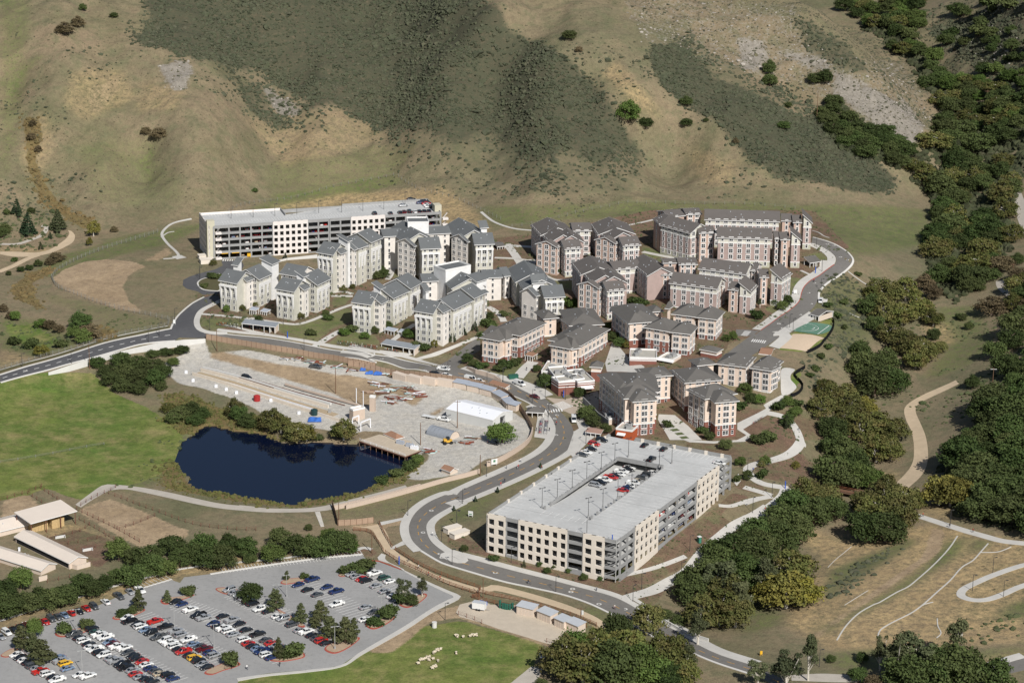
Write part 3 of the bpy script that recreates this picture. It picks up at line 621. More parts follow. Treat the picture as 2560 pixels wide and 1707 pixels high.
strip('dirt_track', Q('L',1410,230,1420,270,1490,330,1560,380), Q('L',1470,220,1470,260,1530,310,1600,350), GRAVP, .05)
strip('dirt_track', Q('B',930,460,1060,470,1140,620,1250,700,1400,770,1560,840,1835,920)+Q('C',300,1010,600,1090,860,1190,960,1270), Q('B',1110,432,1160,480,1220,610,1330,690,1450,760,1600,820,1835,885)+Q('C',300,975,620,1060,900,1170,1010,1270), DIRTP, .05)
areaP('dirt_yard', Q('v',0,330,60,200,260,150,420,110,560,200,960,210,1700,500,2000,700,1700,830,1560,850,1450,830,1200,750,700,600,420,500,60,400), M('pale_yard', (.50, .43, .34), .95, .14, .4), .05)
areaP('dirt_track', Q('v',870,1500,1230,1210,1420,1250,1300,1500), GRAVP, .05)
strip('road', Q('D',1640,1520,1800,1450,2020,1385), Q('D',1600,1600,1830,1520,2020,1470), ROAD, .06, side=.3); off(Q('D',1640,1520,1800,1450,2020,1385), 0, 3.5)
strip('dirt_track', Q('D',340,1510,600,1500,900,1520), Q('D',340,1550,600,1560,900,1560), GRAVP, .05)
# car park
PARK = Q('A',-60,1260,0,1245,300,1155,600,1060,820,960,1000,890,1230,830,1290,850,1320,810)+Q('B',0,775,400,715,700,675,990,650,1030,690,1110,700,1300,770,1500,870,1640,930,1660,950,1300,1160,1000,1330,840,1440,720,1462,300,1500,100,1535,0,1600)+Q('A',1600,1680,-60,1680)
areaP('car_park', PARK, LOT, .06, cell=5)
ribbonP('kerb', Q('B',-100,790,0,772,400,712,700,672,990,647), .8, KERB, .3, .35, smooth=False)
ribbonP('kerb', Q('A',1030,885,1230,825), .4, KERB, .25, .3, smooth=False); ribbonP('kerb', Q('B',1030,690,1110,695,1270,755), .4, RED, .22, .3, smooth=False)
strip('pavement', Q('B',1110,660,1130,640,1160,650,1150,690,1300,765,1500,860,1640,920,1690,940,1680,970,1500,1060,1300,1190,1000,1360,850,1450,600,1490,300,1520,100,1555), Q('B',1100,670,1110,690,1200,715,1290,755,1300,775,1490,875,1620,935,1655,950,1600,975,1480,1040,1280,1170,980,1345,840,1440,600,1475,300,1505,90,1535), CONC, .16, side=.2)
ribbonP('pavement', Q('A',540,960,630,930,900,850,1300,750,1470,725,1700,705,1835,690)+Q('B',0,715,200,695,420,675,560,655), 1.1, KERB, .12, .2, smooth=False)
ribbonP('pavement', Q('A',0,1125,200,1055,330,1025), 1.1, KERB, .12, .2, smooth=False); ribbonP('pavement', Q('B',940,620,1000,600,1060,612), 2, CONC, .1)
areaP('pavement', Q('B',1120,415,1320,375,1300,400,1330,550,1340,560,1200,612,1190,600,1300,540,1280,480,1285,400,1120,440), CONC, .08)
# stream-bank steps, court and sand pit
areaP('sports_court', Q('g',420,860,740,650,800,645,1310,705,1370,740,1370,800,1300,870,1150,930,1000,950,800,920,600,890), M('green_court', (.11, .21, .15), .8, .12, 1.), .14)
areaP('sand_court', Q('g',30,1200,430,935,1210,1045,745,1368,90,1285), M('court_sand', (.52, .41, .30), .95, .08, 1.), .15)
for a in (Q('g',475,855,780,665), Q('g',780,665,1300,735), Q('g',1300,735,1020,940), Q('g',475,855,1020,940), Q('g',690,740,960,778), Q('g',620,790,895,822), Q('g',960,778,895,822)):
    ribbonP('court_line', a, .22, WHITE, .16, smooth=False)
ribbonP('court_line', Q('g',760,670,880,700,980,740,1040,790,1000,830,900,855,780,860,620,850), .22, WHITE, .161)
# road paint
def dashes(pts, n, ln, w, mat, name='road_marking', gap=None):
    P = catmull([tuple(G(p))[:2] for p in pts], 8); d = [0]
    for a, b in zip(P, P[1:]): d.append(d[-1]+math.dist(a, b))
    V = []; F = []
    for k in range(n):
        for s0 in (0,):
            t0 = d[-1]*(k+.5)/n-ln/2; q = []
            for t in (t0, t0+ln):
                q.append((np.interp(t, d, [p[0] for p in P]), np.interp(t, d, [p[1] for p in P])))
            (x0, y0), (x1, y1) = q; l = math.hypot(x1-x0, y1-y0) or 1; ax, ay = -(y1-y0)/l*w/2, (x1-x0)/l*w/2; b = len(V)
            for x, y in ((x0+ax, y0+ay), (x0-ax, y0-ay), (x1-ax, y1-ay), (x1+ax, y1+ay)): V.append((x, y, zt(x, y)+.085))
            F.append((b, b+1, b+2, b+3))
    o = mesh_obj(name, V, F, mat); o['kind'] = 'structure'
    if o.data.polygons[0].normal.z < 0: o.data.flip_normals()
mid = [((a[0]+b[0])/2, (a[1]+b[1])/2) for a, b in zip(Ln, Rn)]
dashes(mid[11:], 62, 3.0, .3, YEL)
midk = [((a[0]+b[0])/2, (a[1]+b[1])/2) for a, b in zip(KN, KS)]; dashes(midk, 16, 2.4, .25, WHITE)
def zebra(p0, p1, n, ln, w):
    a, b = G(p0), G(p1); d = (b-a); L_ = d.length; d.normalize(); w = L_/n*.5; nn = Vector((-d.y, d.x, 0)); V = []; F = []
    for k in range(n):
        c = a+(b-a)*((k+.5)/n); q = len(V)
        for s, t in ((-w/2, -ln/2), (w/2, -ln/2), (w/2, ln/2), (-w/2, ln/2)):
            v = c+d*s+nn*t; V.append((v.x, v.y, zt(v.x, v.y)+.12))
        F.append((q, q+1, q+2, q+3))
    o = mesh_obj('road_marking', V, F, WHITE); o['kind'] = 'structure'
    if o.data.polygons[0].normal.z < 0: o.data.flip_normals()
zebra(Q('F',1710,712)[0], Q('F',1865,698)[0], 7, 3.2, 1.0); zebra(Q('F',1815,640)[0], Q('F',1905,685)[0], 8, 6.0, .8)
zebra(Q('F',760,315)[0], Q('F',905,330)[0], 8, 2.6, .7); zebra(Q('G',280,562)[0], Q('G',415,562)[0], 8, 2.8, .9); zebra(Q('H',1690,826)[0], Q('H',1775,836)[0], 7, 3, 1.1)
zebra(Q('C',745,160)[0], Q('C',690,200)[0], 8, 2.8, .5); zebra(Q('t',170,1500)[0], Q('t',110,1568)[0], 8, 3, .5)
# manholes in pale collars
MH = Q('B',1487,333,1428,490,1548,643,1562,670)+Q('F',320,262,740,855,1748,648,1817,742,1798,772,1810,910,692,362)+Q('C',287,900,755,998,745,1016,915,1090,1073,1120)+Q('t',1280,284,1368,302,1462,465,1558,505,1095,828,1015,966,1050,1119,898,1271,600,1397,655,1458)+Q('K',145,1028)
def disc(c, r, z, n=12): return [(c.x+r*math.cos(2*math.pi*k/n), c.y+r*math.sin(2*math.pi*k/n), z) for k in range(n)]
for i, p in enumerate(MH):
    c = G(p); V = disc(c, .9, c.z+.09)+disc(c, .42, c.z+.095); o = mesh_obj('manhole_cover', V, [tuple(range(12)), tuple(range(12, 24))], [KERB, M('dark_iron', (.05, .05, .05), .6)])
    o.data.polygons[1].material_index = 1; o['kind'] = 'structure'
# ---------------------------------------------------------------- things
CAMP = Vector((0, 0, CAMH))
def tag(o, label, cat, group=None):
    o['label'] = label; o['category'] = cat
    if group: o['group'] = group
    return o
def empty(name, loc, label, cat, group=None, rz=0):
    o = bpy.data.objects.new(name, None); COL.objects.link(o); o.location = loc; o.rotation_euler = (0, 0, rz); o.empty_display_size = .5
    return tag(o, label, cat, group)
class MB:
    """collects faces; build() links them as ONE mesh object"""
    def __init__(s, org=Vector((0, 0, 0))): s.V = []; s.F = []; s.mi = []; s.o = org; s.cur = 0
    def face(s, *pts):
        b = len(s.V); s.V += [tuple(Vector(p)-s.o) for p in pts]; s.F.append(tuple(range(b, b+len(pts)))); s.mi.append(s.cur)
    def prism(s, poly, z0, z1, cap=True):
        """vertical prism over an anticlockwise plan; z1 may be a list of corner heights"""
        n = len(poly); t = z1 if isinstance(z1, (list, tuple)) else [z1]*n; u = z0 if isinstance(z0, (list, tuple)) else [z0]*n
        for i in range(n):
            j = (i+1) % n; s.face((poly[i][0], poly[i][1], u[i]), (poly[j][0], poly[j][1], u[j]), (poly[j][0], poly[j][1], t[j]), (poly[i][0], poly[i][1], t[i]))
        if cap: s.face(*[(p[0], p[1], t[i]) for i, p in enumerate(poly)]); s.face(*[(poly[i][0], poly[i][1], u[i]) for i in range(n-1, -1, -1)])
    def box(s, c, sx, sy, sz, rz=0, z0=None):
        """box standing on c (its base centre)"""
        ca, sa = math.cos(rz), math.sin(rz); P = []
        for x, y in ((-sx/2, -sy/2), (sx/2, -sy/2), (sx/2, sy/2), (-sx/2, sy/2)): P.append((c[0]+x*ca-y*sa, c[1]+x*sa+y*ca))
        s.prism(P, c[2], c[2]+sz)
    def tube(s, a, b, r, r2=None, n=6):
        a = Vector(a); b = Vector(b); d = (b-a).normalized(); q = d.to_track_quat('Z', 'Y'); r2 = r if r2 is None else r2
        A_ = [a+q@Vector((math.cos(2*math.pi*i/n)*r, math.sin(2*math.pi*i/n)*r, 0)) for i in range(n)]; B_ = [b+q@Vector((math.cos(2*math.pi*i/n)*r2, math.sin(2*math.pi*i/n)*r2, 0)) for i in range(n)]
        for i in range(n): j = (i+1) % n; s.face(A_[i], A_[j], B_[j], B_[i])
        s.face(*B_); s.face(*A_[::-1])
    def bar(s, a, b, w, h):
        """level or sloping square bar between two points (tops at +h)"""
        a = Vector(a); b = Vector(b); d = (b-a); d.z = 0; d.normalize(); nn = Vector((-d.y, d.x, 0))*w/2; z = Vector((0, 0, h))
        A_ = [a-nn, a+nn, a+nn+z, a-nn+z]; B_ = [b-nn, b+nn, b+nn+z, b-nn+z]
        for i in range(4): j = (i+1) % 4; s.face(A_[i], B_[i], B_[j], A_[j])
        s.face(*A_); s.face(*B_[::-1])
    def build(s, name, mat, parent=None, smooth=False):
        me = bpy.data.meshes.new(name); me.from_pydata(s.V, [], s.F)
        for m in (mat if isinstance(mat, (list, tuple)) else [mat]): me.materials.append(m)
        if max(s.mi or [0]): me.polygons.foreach_set('material_index', s.mi)
        if smooth: me.polygons.foreach_set('use_smooth', [True]*len(s.F))
        bm = bmesh.new(); bm.from_mesh(me); bmesh.ops.remove_doubles(bm, verts=bm.verts, dist=.001); bmesh.ops.recalc_face_normals(bm, faces=bm.faces); bm.to_mesh(me); bm.free()
        o = bpy.data.objects.new(name, me); COL.objects.link(o)
        if parent: o.parent = parent
        return o
def copy_tree(o, loc=None, rz=None, parent=None, label=None, group=None):
    c = o.copy(); COL.objects.link(c)
    if parent: c.parent = parent
    if loc is not None: c.location = loc
    if rz is not None: c.rotation_euler[2] = rz
    if label: c['label'] = label
    if group: c['group'] = group
    for k in o.children: copy_tree(k, parent=c)
    return c
def solid(name, c, rough=.6, spec=.3, metal=0):
    if name in MATS: return MATS[name]
    t = NT(name); t.b.inputs['Specular IOR Level'].default_value = spec; t.b.inputs['Metallic'].default_value = metal
    n = t.ramp(t.noise(3., 2, .5), .3, .7); MATS[name] = t.out(t.mix(n, tuple(x*.9 for x in c), tuple(min(1, x*1.05) for x in c)), rough); return MATS[name]
def siding(name, c, pitch=.3, v=.12):
    t = NT(name); z = t.n('SeparateXYZ'); t.l(t.pos(), z.inputs[0]); w = t.math('FRACT', t.math('DIVIDE', z.outputs[2], pitch))
    n = t.ramp(t.noise(.35, 4, .6), .3, .7); l = t.ramp(w, .0, .25, .86, 1.)
    col = t.mix(n, tuple(x*(1-v) for x in c), tuple(min(1, x*1.05) for x in c)); col = t.mix(1., col, t.n('CombineColor', i0=l, i1=l, i2=l).outputs[0], 'MULTIPLY')
    MATS[name] = t.out(col, .85); return MATS[name]
def shingle(name, c):
    t = NT(name); n = t.ramp(t.noise(.25, 4, .6), .3, .7); f = t.ramp(t.noise(2.5, 3, .75), .3, .7)
    z = t.n('SeparateXYZ'); t.l(t.pos(), z.inputs[0]); w = t.ramp(t.math('FRACT', t.math('MULTIPLY', z.outputs[2], 5.)), 0, .3, .88, 1.)
    col = t.mix(t.math('MULTIPLY', f, .6), tuple(x*.84 for x in c), tuple(x*1.12 for x in c)); col = t.mix(t.math('MULTIPLY', n, .35), col, tuple(x*1.2 for x in c))
    col = t.mix(1., col, t.n('CombineColor', i0=w, i1=w, i2=w).outputs[0], 'MULTIPLY'); MATS[name] = t.out(col, .9); return MATS[name]
def bricks(name, a, b, m=(.35, .3, .27)):
    t = NT(name); p = t.n('SeparateXYZ'); t.l(t.pos(), p.inputs[0]); h = t.math('ADD', p.outputs[0], p.outputs[1])
    v = t.n('CombineXYZ', X=h, Y=p.outputs[2]); x = t.n('TexBrick', _offset=.5); t.l(v.outputs[0], x.inputs['Vector'])
    for k, q in (('Color1', a), ('Color2', b), ('Mortar', m)): x.inputs[k].default_value = q+(1,)
    x.inputs['Scale'].default_value = 1.; x.inputs['Mortar Size'].default_value = .018; x.inputs['Brick Width'].default_value = .6; x.inputs['Row Height'].default_value = .2
    MATS[name] = t.out(x.outputs[0], .9); return MATS[name]
GROOF = shingle('grey_shingle_roof', (.135, .142, .144)); BROOF = shingle('brown_shingle_roof', (.128, .115, .106)); CROOF = shingle('taupe_shingle_roof', (.130, .122, .112))
WWHITE = siding('white_siding', (.76, .755, .74)); WCREAM = siding('pale_cream_siding', (.74, .695, .64)); WGREY = siding('putty_stucco', (.535, .52, .45), .9)
WPINK = siding('dusty_pink_siding', (.41, .315, .285), .28); WSALM = siding('salmon_stucco', (.52, .38, .31), .9); WSAGE = siding('sage_base', (.46, .455, .36), .9); WIVORY = siding('ivory_panel', (.62, .60, .52), .9)
CREAM = siding('peach_stucco', (.70, .575, .48), .9); BRICK = bricks('red_brick', (.235, .085, .06), (.19, .07, .052), (.26, .15, .12)); TRIM = solid('white_trim', (.76, .75, .73), .6)
def glass_mat():
    t = NT('dark_window_glass'); n = t.noise(.9, 1, .5, t.pos()); f = t.ramp(n, .55, .62)
    t.out(t.mix(f, (.012, .015, .02), (.10, .105, .10)), .12); t.b.inputs['Specular IOR Level'].default_value = .5; MATS['glass'] = t.m; return t.m
GLASS = glass_mat(); DARK = solid('shade_and_sign_black', (.03, .03, .032), .9, .1)  # near-black: shade painted over openings, and the plain dark name sign
_win = {}
def win_mesh(kind):
    """frame and pane of one window, outward = -Y, sill at z=0"""
    if kind in _win: return _win[kind]
    w, h, n, fr = dict(pair=(1.75, 1.55, 2, .10), single=(.85, 1.55, 1, .09), wide=(2.3, 1.55, 2, .16), boxed=(1.7, 1.75, 2, .30), boxs=(.95, 1.75, 1, .26), tall=(1.5, 2.1, 2, .28), shop=(2.2, 2.3, 2, .2))[kind]
    f = MB(); 
    f.box((0, -.05, -fr), w+2*fr, .12, fr); f.box((0, -.05, h), w+2*fr, .12, fr)
    for sx in (-1, 1): f.box((sx*(w/2+fr/2), -.05, 0), fr, .12, h)
    if n == 2: f.box((0, -.05, 0), .12, .12, h)
    f.box((0, -.05, h*.48), w, .1, .07)
    if kind in ('pair', 'wide', 'single'): f.box((0, -.09, -.42 if kind != 'single' else -.2), w+2*fr, .2, .12)
    p = MB(); p.face((-w/2, -.035, 0), (w/2, -.035, 0), (w/2, -.035, h), (-w/2, -.035, h))
    fo = f.build('window', TRIM); po = p.build('pane', GLASS); _win[kind] = (fo.data, po.data)
    bpy.data.objects.remove(fo); bpy.data.objects.remove(po); return _win[kind]
def window(th, kind, p, rz):
    fm, pm = win_mesh(kind); o = bpy.data.objects.new('window', fm); COL.objects.link(o); o.parent = th.root; o.location = Vector(p)-th.org; o.rotation_euler = (0, 0, rz)
    q = bpy.data.objects.new('pane', pm); COL.objects.link(q); q.parent = o; th.nw += 1
def height_from(bot, top):
    g = G(bot); lo, hi = 0, 60
    for _ in range(40):
        m = (lo+hi)/2
        if proj((g.x, g.y, g.z+m))[1] > top[1]: lo = m
        else: hi = m
    return g, (lo+hi)/2
class Building:
    def __init__(s, name, ref, label, floors, roofmat, cat='building', group=None, wins=('pair', 'single'), overhang=.8, H=None):
        g, h = height_from(*ref) if len(ref) == 2 else (G(ref[0]), H)
        s.base = g.z; s.ze = g.z+h; s.H = h; s.nf = floors; s.fh = h/floors; s.org = Vector(g); s.root = empty(name, g, label, cat, group); s.rm = roofmat; s.nw = 0; s.wk = wins; s.ov = overhang
        s.plans = []; s.todo = []
    def mb(s): return MB(s.org)
    def rect(s, A, B, depth, ze=None, inset=None):
        ze = s.ze if ze is None else ze; a = at(A, ze); b = at(B, ze); u = (b-a).normalized(); n = Vector((-u.y, u.x, 0))
        mid_ = (a+b)/2
        if n.dot(mid_-CAMP) < 0: n = -n
        i = s.ov if inset is None else inset
        a2 = a+u*i+n*i; b2 = b-u*i+n*i; return a2, b2, b2+n*(depth-2*i), a2+n*(depth-2*i), u, n
    def block(s, A, B, depth, roof='X', rise=3.2, dz=0., bands=None, wfront=None, wside=None, floors=None, skip=(), rm=None, cs=3.3, wz0=0, inset=None, portal=0, panel=None, single_sides=False, trim=True, zb=None, slim=None):
        a, b, c, d, u, n = s.rect(A, B, depth, inset=inset); ze = s.ze+dz; base = s.base-3 if zb is None else zb
        P = [(q.x, q.y) for q in (a, b, c, d)]
        hx = (b-a).length; hy = (c-b).length; ov = s.ov
        # roof heights over the plan corners / gables
        bands = bands or s.bands; zs = []
        nf = s.nf
        for k, (f0, f1, mt) in enumerate(bands):
            z0 = base if f0 == 0 else s.base+f0*s.fh; z1 = s.base+f1*s.fh if f1 < nf else ze
            if z1 > ze or k == len(bands)-1: z1 = ze
            m = s.mb(); off_ = .0 if f0 else .06
            PP = P if not off_ else [(q.x+w.x, q.y+w.y) for q, w in ((a, -u*off_-n*off_), (b, u*off_-n*off_), (c, u*off_+n*off_), (d, -u*off_+n*off_))]
            m.prism(PP, z0, z1)
            if k == len(bands)-1:
                if roof == 'Y' and rise:
                    for p, q in ((a, b), (d, c)):
                        md = (p+q)/2; m.face((p.x, p.y, ze), (q.x, q.y, ze), (md.x, md.y, ze+rise))
                if roof == 'X' and rise:
                    for p, q in ((b, c), (a, d)):
                        md = (p+q)/2; m.face((p.x, p.y, ze), (q.x, q.y, ze), (md.x, md.y, ze+rise))
                if roof == 'S':
                    m.face((c.x, c.y, ze), (d.x, d.y, ze), (d.x, d.y, ze+rise), (c.x, c.y, ze+rise))
                    for p, q in ((b, c), (a, d)): m.face((p.x, p.y, ze), (q.x, q.y, ze), (q.x, q.y, ze+rise))
                if roof == 'SX':        # falls to the right
                    m.face((a.x, a.y, ze), (d.x, d.y, ze), (d.x, d.y, ze+rise), (a.x, a.y, ze+rise))
                    for p, q in ((a, b), (d, c)): m.face((p.x, p.y, ze), (q.x, q.y, ze), (p.x, p.y, ze+rise))
            m.build('wall', mt, s.root)
            if f0 and trim:
                t = s.mb(); e = .12; t.prism([(q.x+w.x, q.y+w.y) for q, w in ((a, -u*e-n*e), (b, u*e-n*e), (c, u*e+n*e), (d, -u*e+n*e))], z0-.25, z0+.18); t.build('string_course', TRIM, s.root)
        s.roof(a, b, c, d, u, n, ze, roof, rise, rm or s.rm)
        s.plans.append((P, ze))
        s.todo.append((a, b, c, d, u, n, ze, hx, hy, cs, wfront, wside, skip, floors, wz0, single_sides, dz, roof))
        if portal: s.portal(a, b, u, n, portal)
        if panel: s.panel(a, b, u, n, panel)
        if slim: pass
        return a, b, c, d, u, n
    def roof(s, a, b, c, d, u, n, ze, kind, rise, mat):
        o = s.ov; th = .28; A_ = a-u*o-n*o; B_ = b+u*o-n*o; C_ = c+u*o+n*o; D_ = d-u*o+n*o; m = s.mb(); f = s.mb()
        hx = (b-a).length/2; hy = (c-b).length/2
        Z = lambda q, z: Vector((q.x, q.y, z))
        z0 = ze+.02
        if kind == 'flat':
            m.prism([(q.x, q.y) for q in (a+u*.3+n*.3, b-u*.3+n*.3, c-u*.3-n*.3, d+u*.3-n*.3)], ze-.2, ze+.05); m.build('roof', mat, s.root)
            for p, q in ((a, b), (b, c), (c, d), (d, a)): f.bar(Z(p, ze-.1), Z(q, ze-.1), .3, .75)
            f.build('parapet', TRIM, s.root); return
        if kind in ('X', 'Y'):
            lo = -rise*o/(hy if kind == 'X' else hx)
            if kind == 'X': r1, r2 = (A_+D_)/2, (B_+C_)/2; quads = ((A_, B_, r2, r1), (C_, D_, r1, r2))
            else: r1, r2 = (A_+B_)/2, (C_+D_)/2; quads = ((B_, C_, r2, r1), (D_, A_, r1, r2))
            for p, q, x, y in quads:
                m.face(Z(p, z0+lo), Z(q, z0+lo), Z(x, z0+rise), Z(y, z0+rise)); m.face(Z(p, z0+lo-th), Z(q, z0+lo-th), Z(x, z0+rise-th), Z(y, z0+rise-th))
                f.face(Z(p, z0+lo-th), Z(q, z0+lo-th), Z(q, z0+lo+.02), Z(p, z0+lo+.02))
                for e, g_ in ((q, x), (p, y)):
                    f.face(Z(e, z0+lo-th), Z(g_, z0+rise-th), Z(g_, z0+rise+.02), Z(e, z0+lo+.02))
        elif kind == 'hip':
            h = min(hx, hy)+o; lo = -rise*o/h; r1, r2 = ((A_+D_)/2+u*h, (B_+C_)/2-u*h) if hx > hy else ((A_+B_)/2+n*h, (C_+D_)/2-n*h)
            fs = ((A_, B_, r2, r1), (B_, C_, r2), (C_, D_, r1, r2), (D_, A_, r1)) if hx > hy else ((A_, B_, r1), (B_, C_, r2, r1), (C_, D_, r2), (D_, A_, r1, r2))
            for q in fs: m.face(*[Z(p, z0+(lo if p in (A_, B_, C_, D_) else rise)) for p in q])
            for p, q in ((A_, B_), (B_, C_), (C_, D_), (D_, A_)): f.face(Z(p, z0+lo-th), Z(q, z0+lo-th), Z(q, z0+lo+.02), Z(p, z0+lo+.02))
            f.face(*[Z(p, z0+lo-th) for p in (A_, D_, C_, B_)])
        else:
            k = rise/(2*hy) if kind == 'S' else rise/(2*hx)
            if kind == 'S': zA = zB = z0-k*o; zC = zD = z0+rise+k*o
            else: zB = zC = z0-k*o; zA = zD = z0+rise+k*o
            T = [Z(A_, zA), Z(B_, zB), Z(C_, zC), Z(D_, zD)]; Bo = [t-Vector((0, 0, th)) for t in T]; m.face(*T); f.face(*Bo[::-1])
            for i in range(4): j = (i+1) % 4; f.face(Bo[i], Bo[j], T[j], T[i])
        if rise > 1.3 and hx > 2.5 and hy > 2.5:
            for q in range(2 if hx*hy < 60 else 5):
                t_ = rnd.uniform(.18, .82); w_ = rnd.uniform(.12, .4) if kind in ('X', 'S') else rnd.uniform(.2, .8); pp = a+(b-a)*t_+(d-a)*w_
                if kind == 'X': zz = ze+rise*min(1, w_*2)
                elif kind == 'Y': zz = ze+rise*(1-abs(t_-.5)*2)
                elif kind == 'hip': zz = ze+rise*min(1, min(t_, 1-t_)*2*hx/min(hx, hy), min(w_, 1-w_)*2*hy/min(hx, hy))
                else: continue
                v_ = s.mb(); v_.box((pp.x, pp.y, zz-.1), .38, .38, .4, rnd.random()); v_.build('roof_vent', MATS['vent_metal'] if 'vent_metal' in MATS else solid('vent_metal', (.42, .44, .47), .5, .4), s.root)
        m.build('roof', mat, s.root); f.build('fascia', TRIM if kind not in ('Xd',) else DARK, s.root)
    def portal(s, a, b, u, n, k):
        L_ = (b-a).length; zt_ = s.base+s.fh*(s.nf-1)-.1; m = s.mb(); out = 1.0
        m.bar(a-n*out/2-u*.2+Vector((0, 0, zt_-a.z)), b-n*out/2+u*.2+Vector((0, 0, zt_-b.z)), out, .75); m.build('portal_beam', TRIM, s.root)
        for i in range(4):
            w = .7; x = a+u*(w/2+(L_-w)*(0, .31, .66, 1)[i]); m = s.mb(); zb = zt_-s.fh*2.1; P0 = x-u*w/2; P1 = x+u*w/2
            f = [(P0, zb, .12), (P1, zb, .12), (P1, zt_, out), (P0, zt_, out)]
            fr = [Vector((p.x-n.x*q, p.y-n.y*q, z)) for p, z, q in f]; bk = [Vector((p.x+n.x*.02, p.y+n.y*.02, z)) for p, z, q in f]
            m.face(*fr); m.face(*bk[::-1])
            for q in range(4): r_ = (q+1) % 4; m.face(fr[q], bk[q], bk[r_], fr[r_])
            m.build('fin', TRIM, s.root)
    def panel(s, a, b, u, n, cnt):
        """white upper-storey panel with a slanting foot between the windows"""
        L_ = (b-a).length; z1 = s.base+s.fh*(s.nf-1)+.1; z0 = z1-s.fh*2.2; m = s.mb(); q = L_/cnt
        for i in range(cnt):
            x0 = a+u*(i*q+.15); x1 = a+u*((i+1)*q-.15)
            f = [(x0, z0, .06), (x0+u*.9, z0, .06), (x0+u*1.2, z1-1.6, .35), (x1, z1-1.6, .35), (x1, z1, .45), (x0, z1, .45)]
            fr = [Vector((p.x-n.x*k, p.y-n.y*k, z)) for p, z, k in f]; bk = [Vector((p.x, p.y, z)) for p, z, k in f]; m.face(*fr)
            for t in range(6): r_ = (t+1) % 6; m.face(fr[t], bk[t], bk[r_], fr[r_])
        m.build('upper_panel', TRIM, s.root)
    def finish(s):
        """windows, left out where another block covers the wall"""
        def covered(x, y, z):
            for P, ze in s.plans:
                if z < ze-.3 and all((P[(i+1) % 4][0]-P[i][0])*(y-P[i][1])-(P[(i+1) % 4][1]-P[i][1])*(x-P[i][0]) > -.05 for i in range(4)): return True
            return False
        for (a, b, c, d, u, n, ze, hx, hy, cs, wf, ws, skip, floors, wz0, ss, dz, rf) in s.todo:
            for si, (p, q, nn) in enumerate(((a, b, -n), (b, c, u), (c, d, n), (d, a, -u))):
                if nn.dot(CAMP-p) < 0 or si in skip: continue
                L_ = (q-p).length; dirv = (q-p).normalized(); k = wf if si == 0 and wf is not None else (ws if si in (1, 3) and ws is not None else max(1, int(L_/cs)))
                rz = math.atan2(nn.y, nn.x)+math.pi/2
                for fl in (floors or range(s.nf)):
                    z = s.base+fl*s.fh+s.fh*.36+wz0
                    if z+1.6 > ze: continue
                    for i in range(k):
                        t = (i+.5)/k*L_; x = p+dirv*t; kind = s.wk[0]
                        if (k >= 3 and (i in (0, k-1)) and si == 0) or k == 1 or L_ < 5: kind = s.wk[1]
                        o = x+nn*.5
                        if covered(o.x, o.y, z+.8): continue
                        if s.nw < 296: window(s, kind, (x.x+nn.x*.08, x.y+nn.y*.08, z), rz)
        s.todo = []
    def vents(s, pts, n_=.5):
        for i, p in enumerate(pts):
            pass
def E(z, a, b, c, d, z2=None): return Q(z, a, b)[0], Q(z2 or z, c, d)[0]
GB_ = [(0, 9, WGREY)]
def B2(z, *r): return (Q(z, r[0], r[1])[0], Q(z, r[2], r[3])[0])
GRP = 'student apartment blocks on the slope'
def grey(name_label, ref, spec, floors=5):
    b = Building('apartment_building', ref, name_label, floors, GROOF, 'building', GRP); b.bands = [(0, floors, WGREY)]
    for z, x0, y0, x1, y1, dep, kind, *k in spec:
        k = dict(k[0]) if k else {}
        z1 = k.pop('z2', z); A, Bp = E(z, x0, y0, x1, y1, z1)
        if kind == 'E': b.block(A, Bp, dep, 'X', 3.4, portal=1, wfront=3, wside=1, cs=4, **k)
        elif kind == 'T': k.setdefault('dz', 4.2); b.block(A, Bp, dep, 'S', k.pop('rise', 1.6), bands=[(0, floors, WWHITE)], skip=(0, 1, 2, 3), **k)
        elif kind == 'P': b.block(A, Bp, dep, 'flat', 0, dz=5.2, bands=[(0, floors, WWHITE)], skip=(0, 1, 2, 3), inset=0, **k)
        elif kind == 'M': b.block(A, Bp, dep, 'X', 3.4, bands=[(0, floors-2, WGREY), (floors-2, floors, WGREY)], trim=False, panel=k.pop('pn', 3), **k)
        elif kind == 'W': b.block(A, Bp, dep, 'X', k.pop('rise', 1.8), bands=[(0, floors, WCREAM)], **k)
        elif kind == 'N': b.block(A, Bp, dep, 'X', k.pop('rise', 2.4), bands=[(0, floors, WCREAM)], wfront=1, **k)
        elif kind == 'Y': b.block(A, Bp, dep, 'Y', 3.6, skip=(0,), **k)
    b.finish(); return b
grey('grey-roofed pale block with two short wings beside the left roundabout', B2('f', 525, 985, 505, 468), [
 ('f',170,402,500,466,13.5,'E'),('f',668,425,838,362,9,'N'),('f',885,396,1120,292,14,'M'),('f',1115,296,1262,232,7,'T'),
 ('f',1225,287,1600,352,13,'W',dict(rise=3)),('f',1143,548,1490,610,13.5,'E'),('f',1665,576,1775,518,9,'N'),('f',1892,492,2140,372,14,'M'),('f',1655,480,1752,440,5,'T',dict(dz=3.4)),
 ('f',400,232,520,250,5,'T',dict(dz=2.6))])
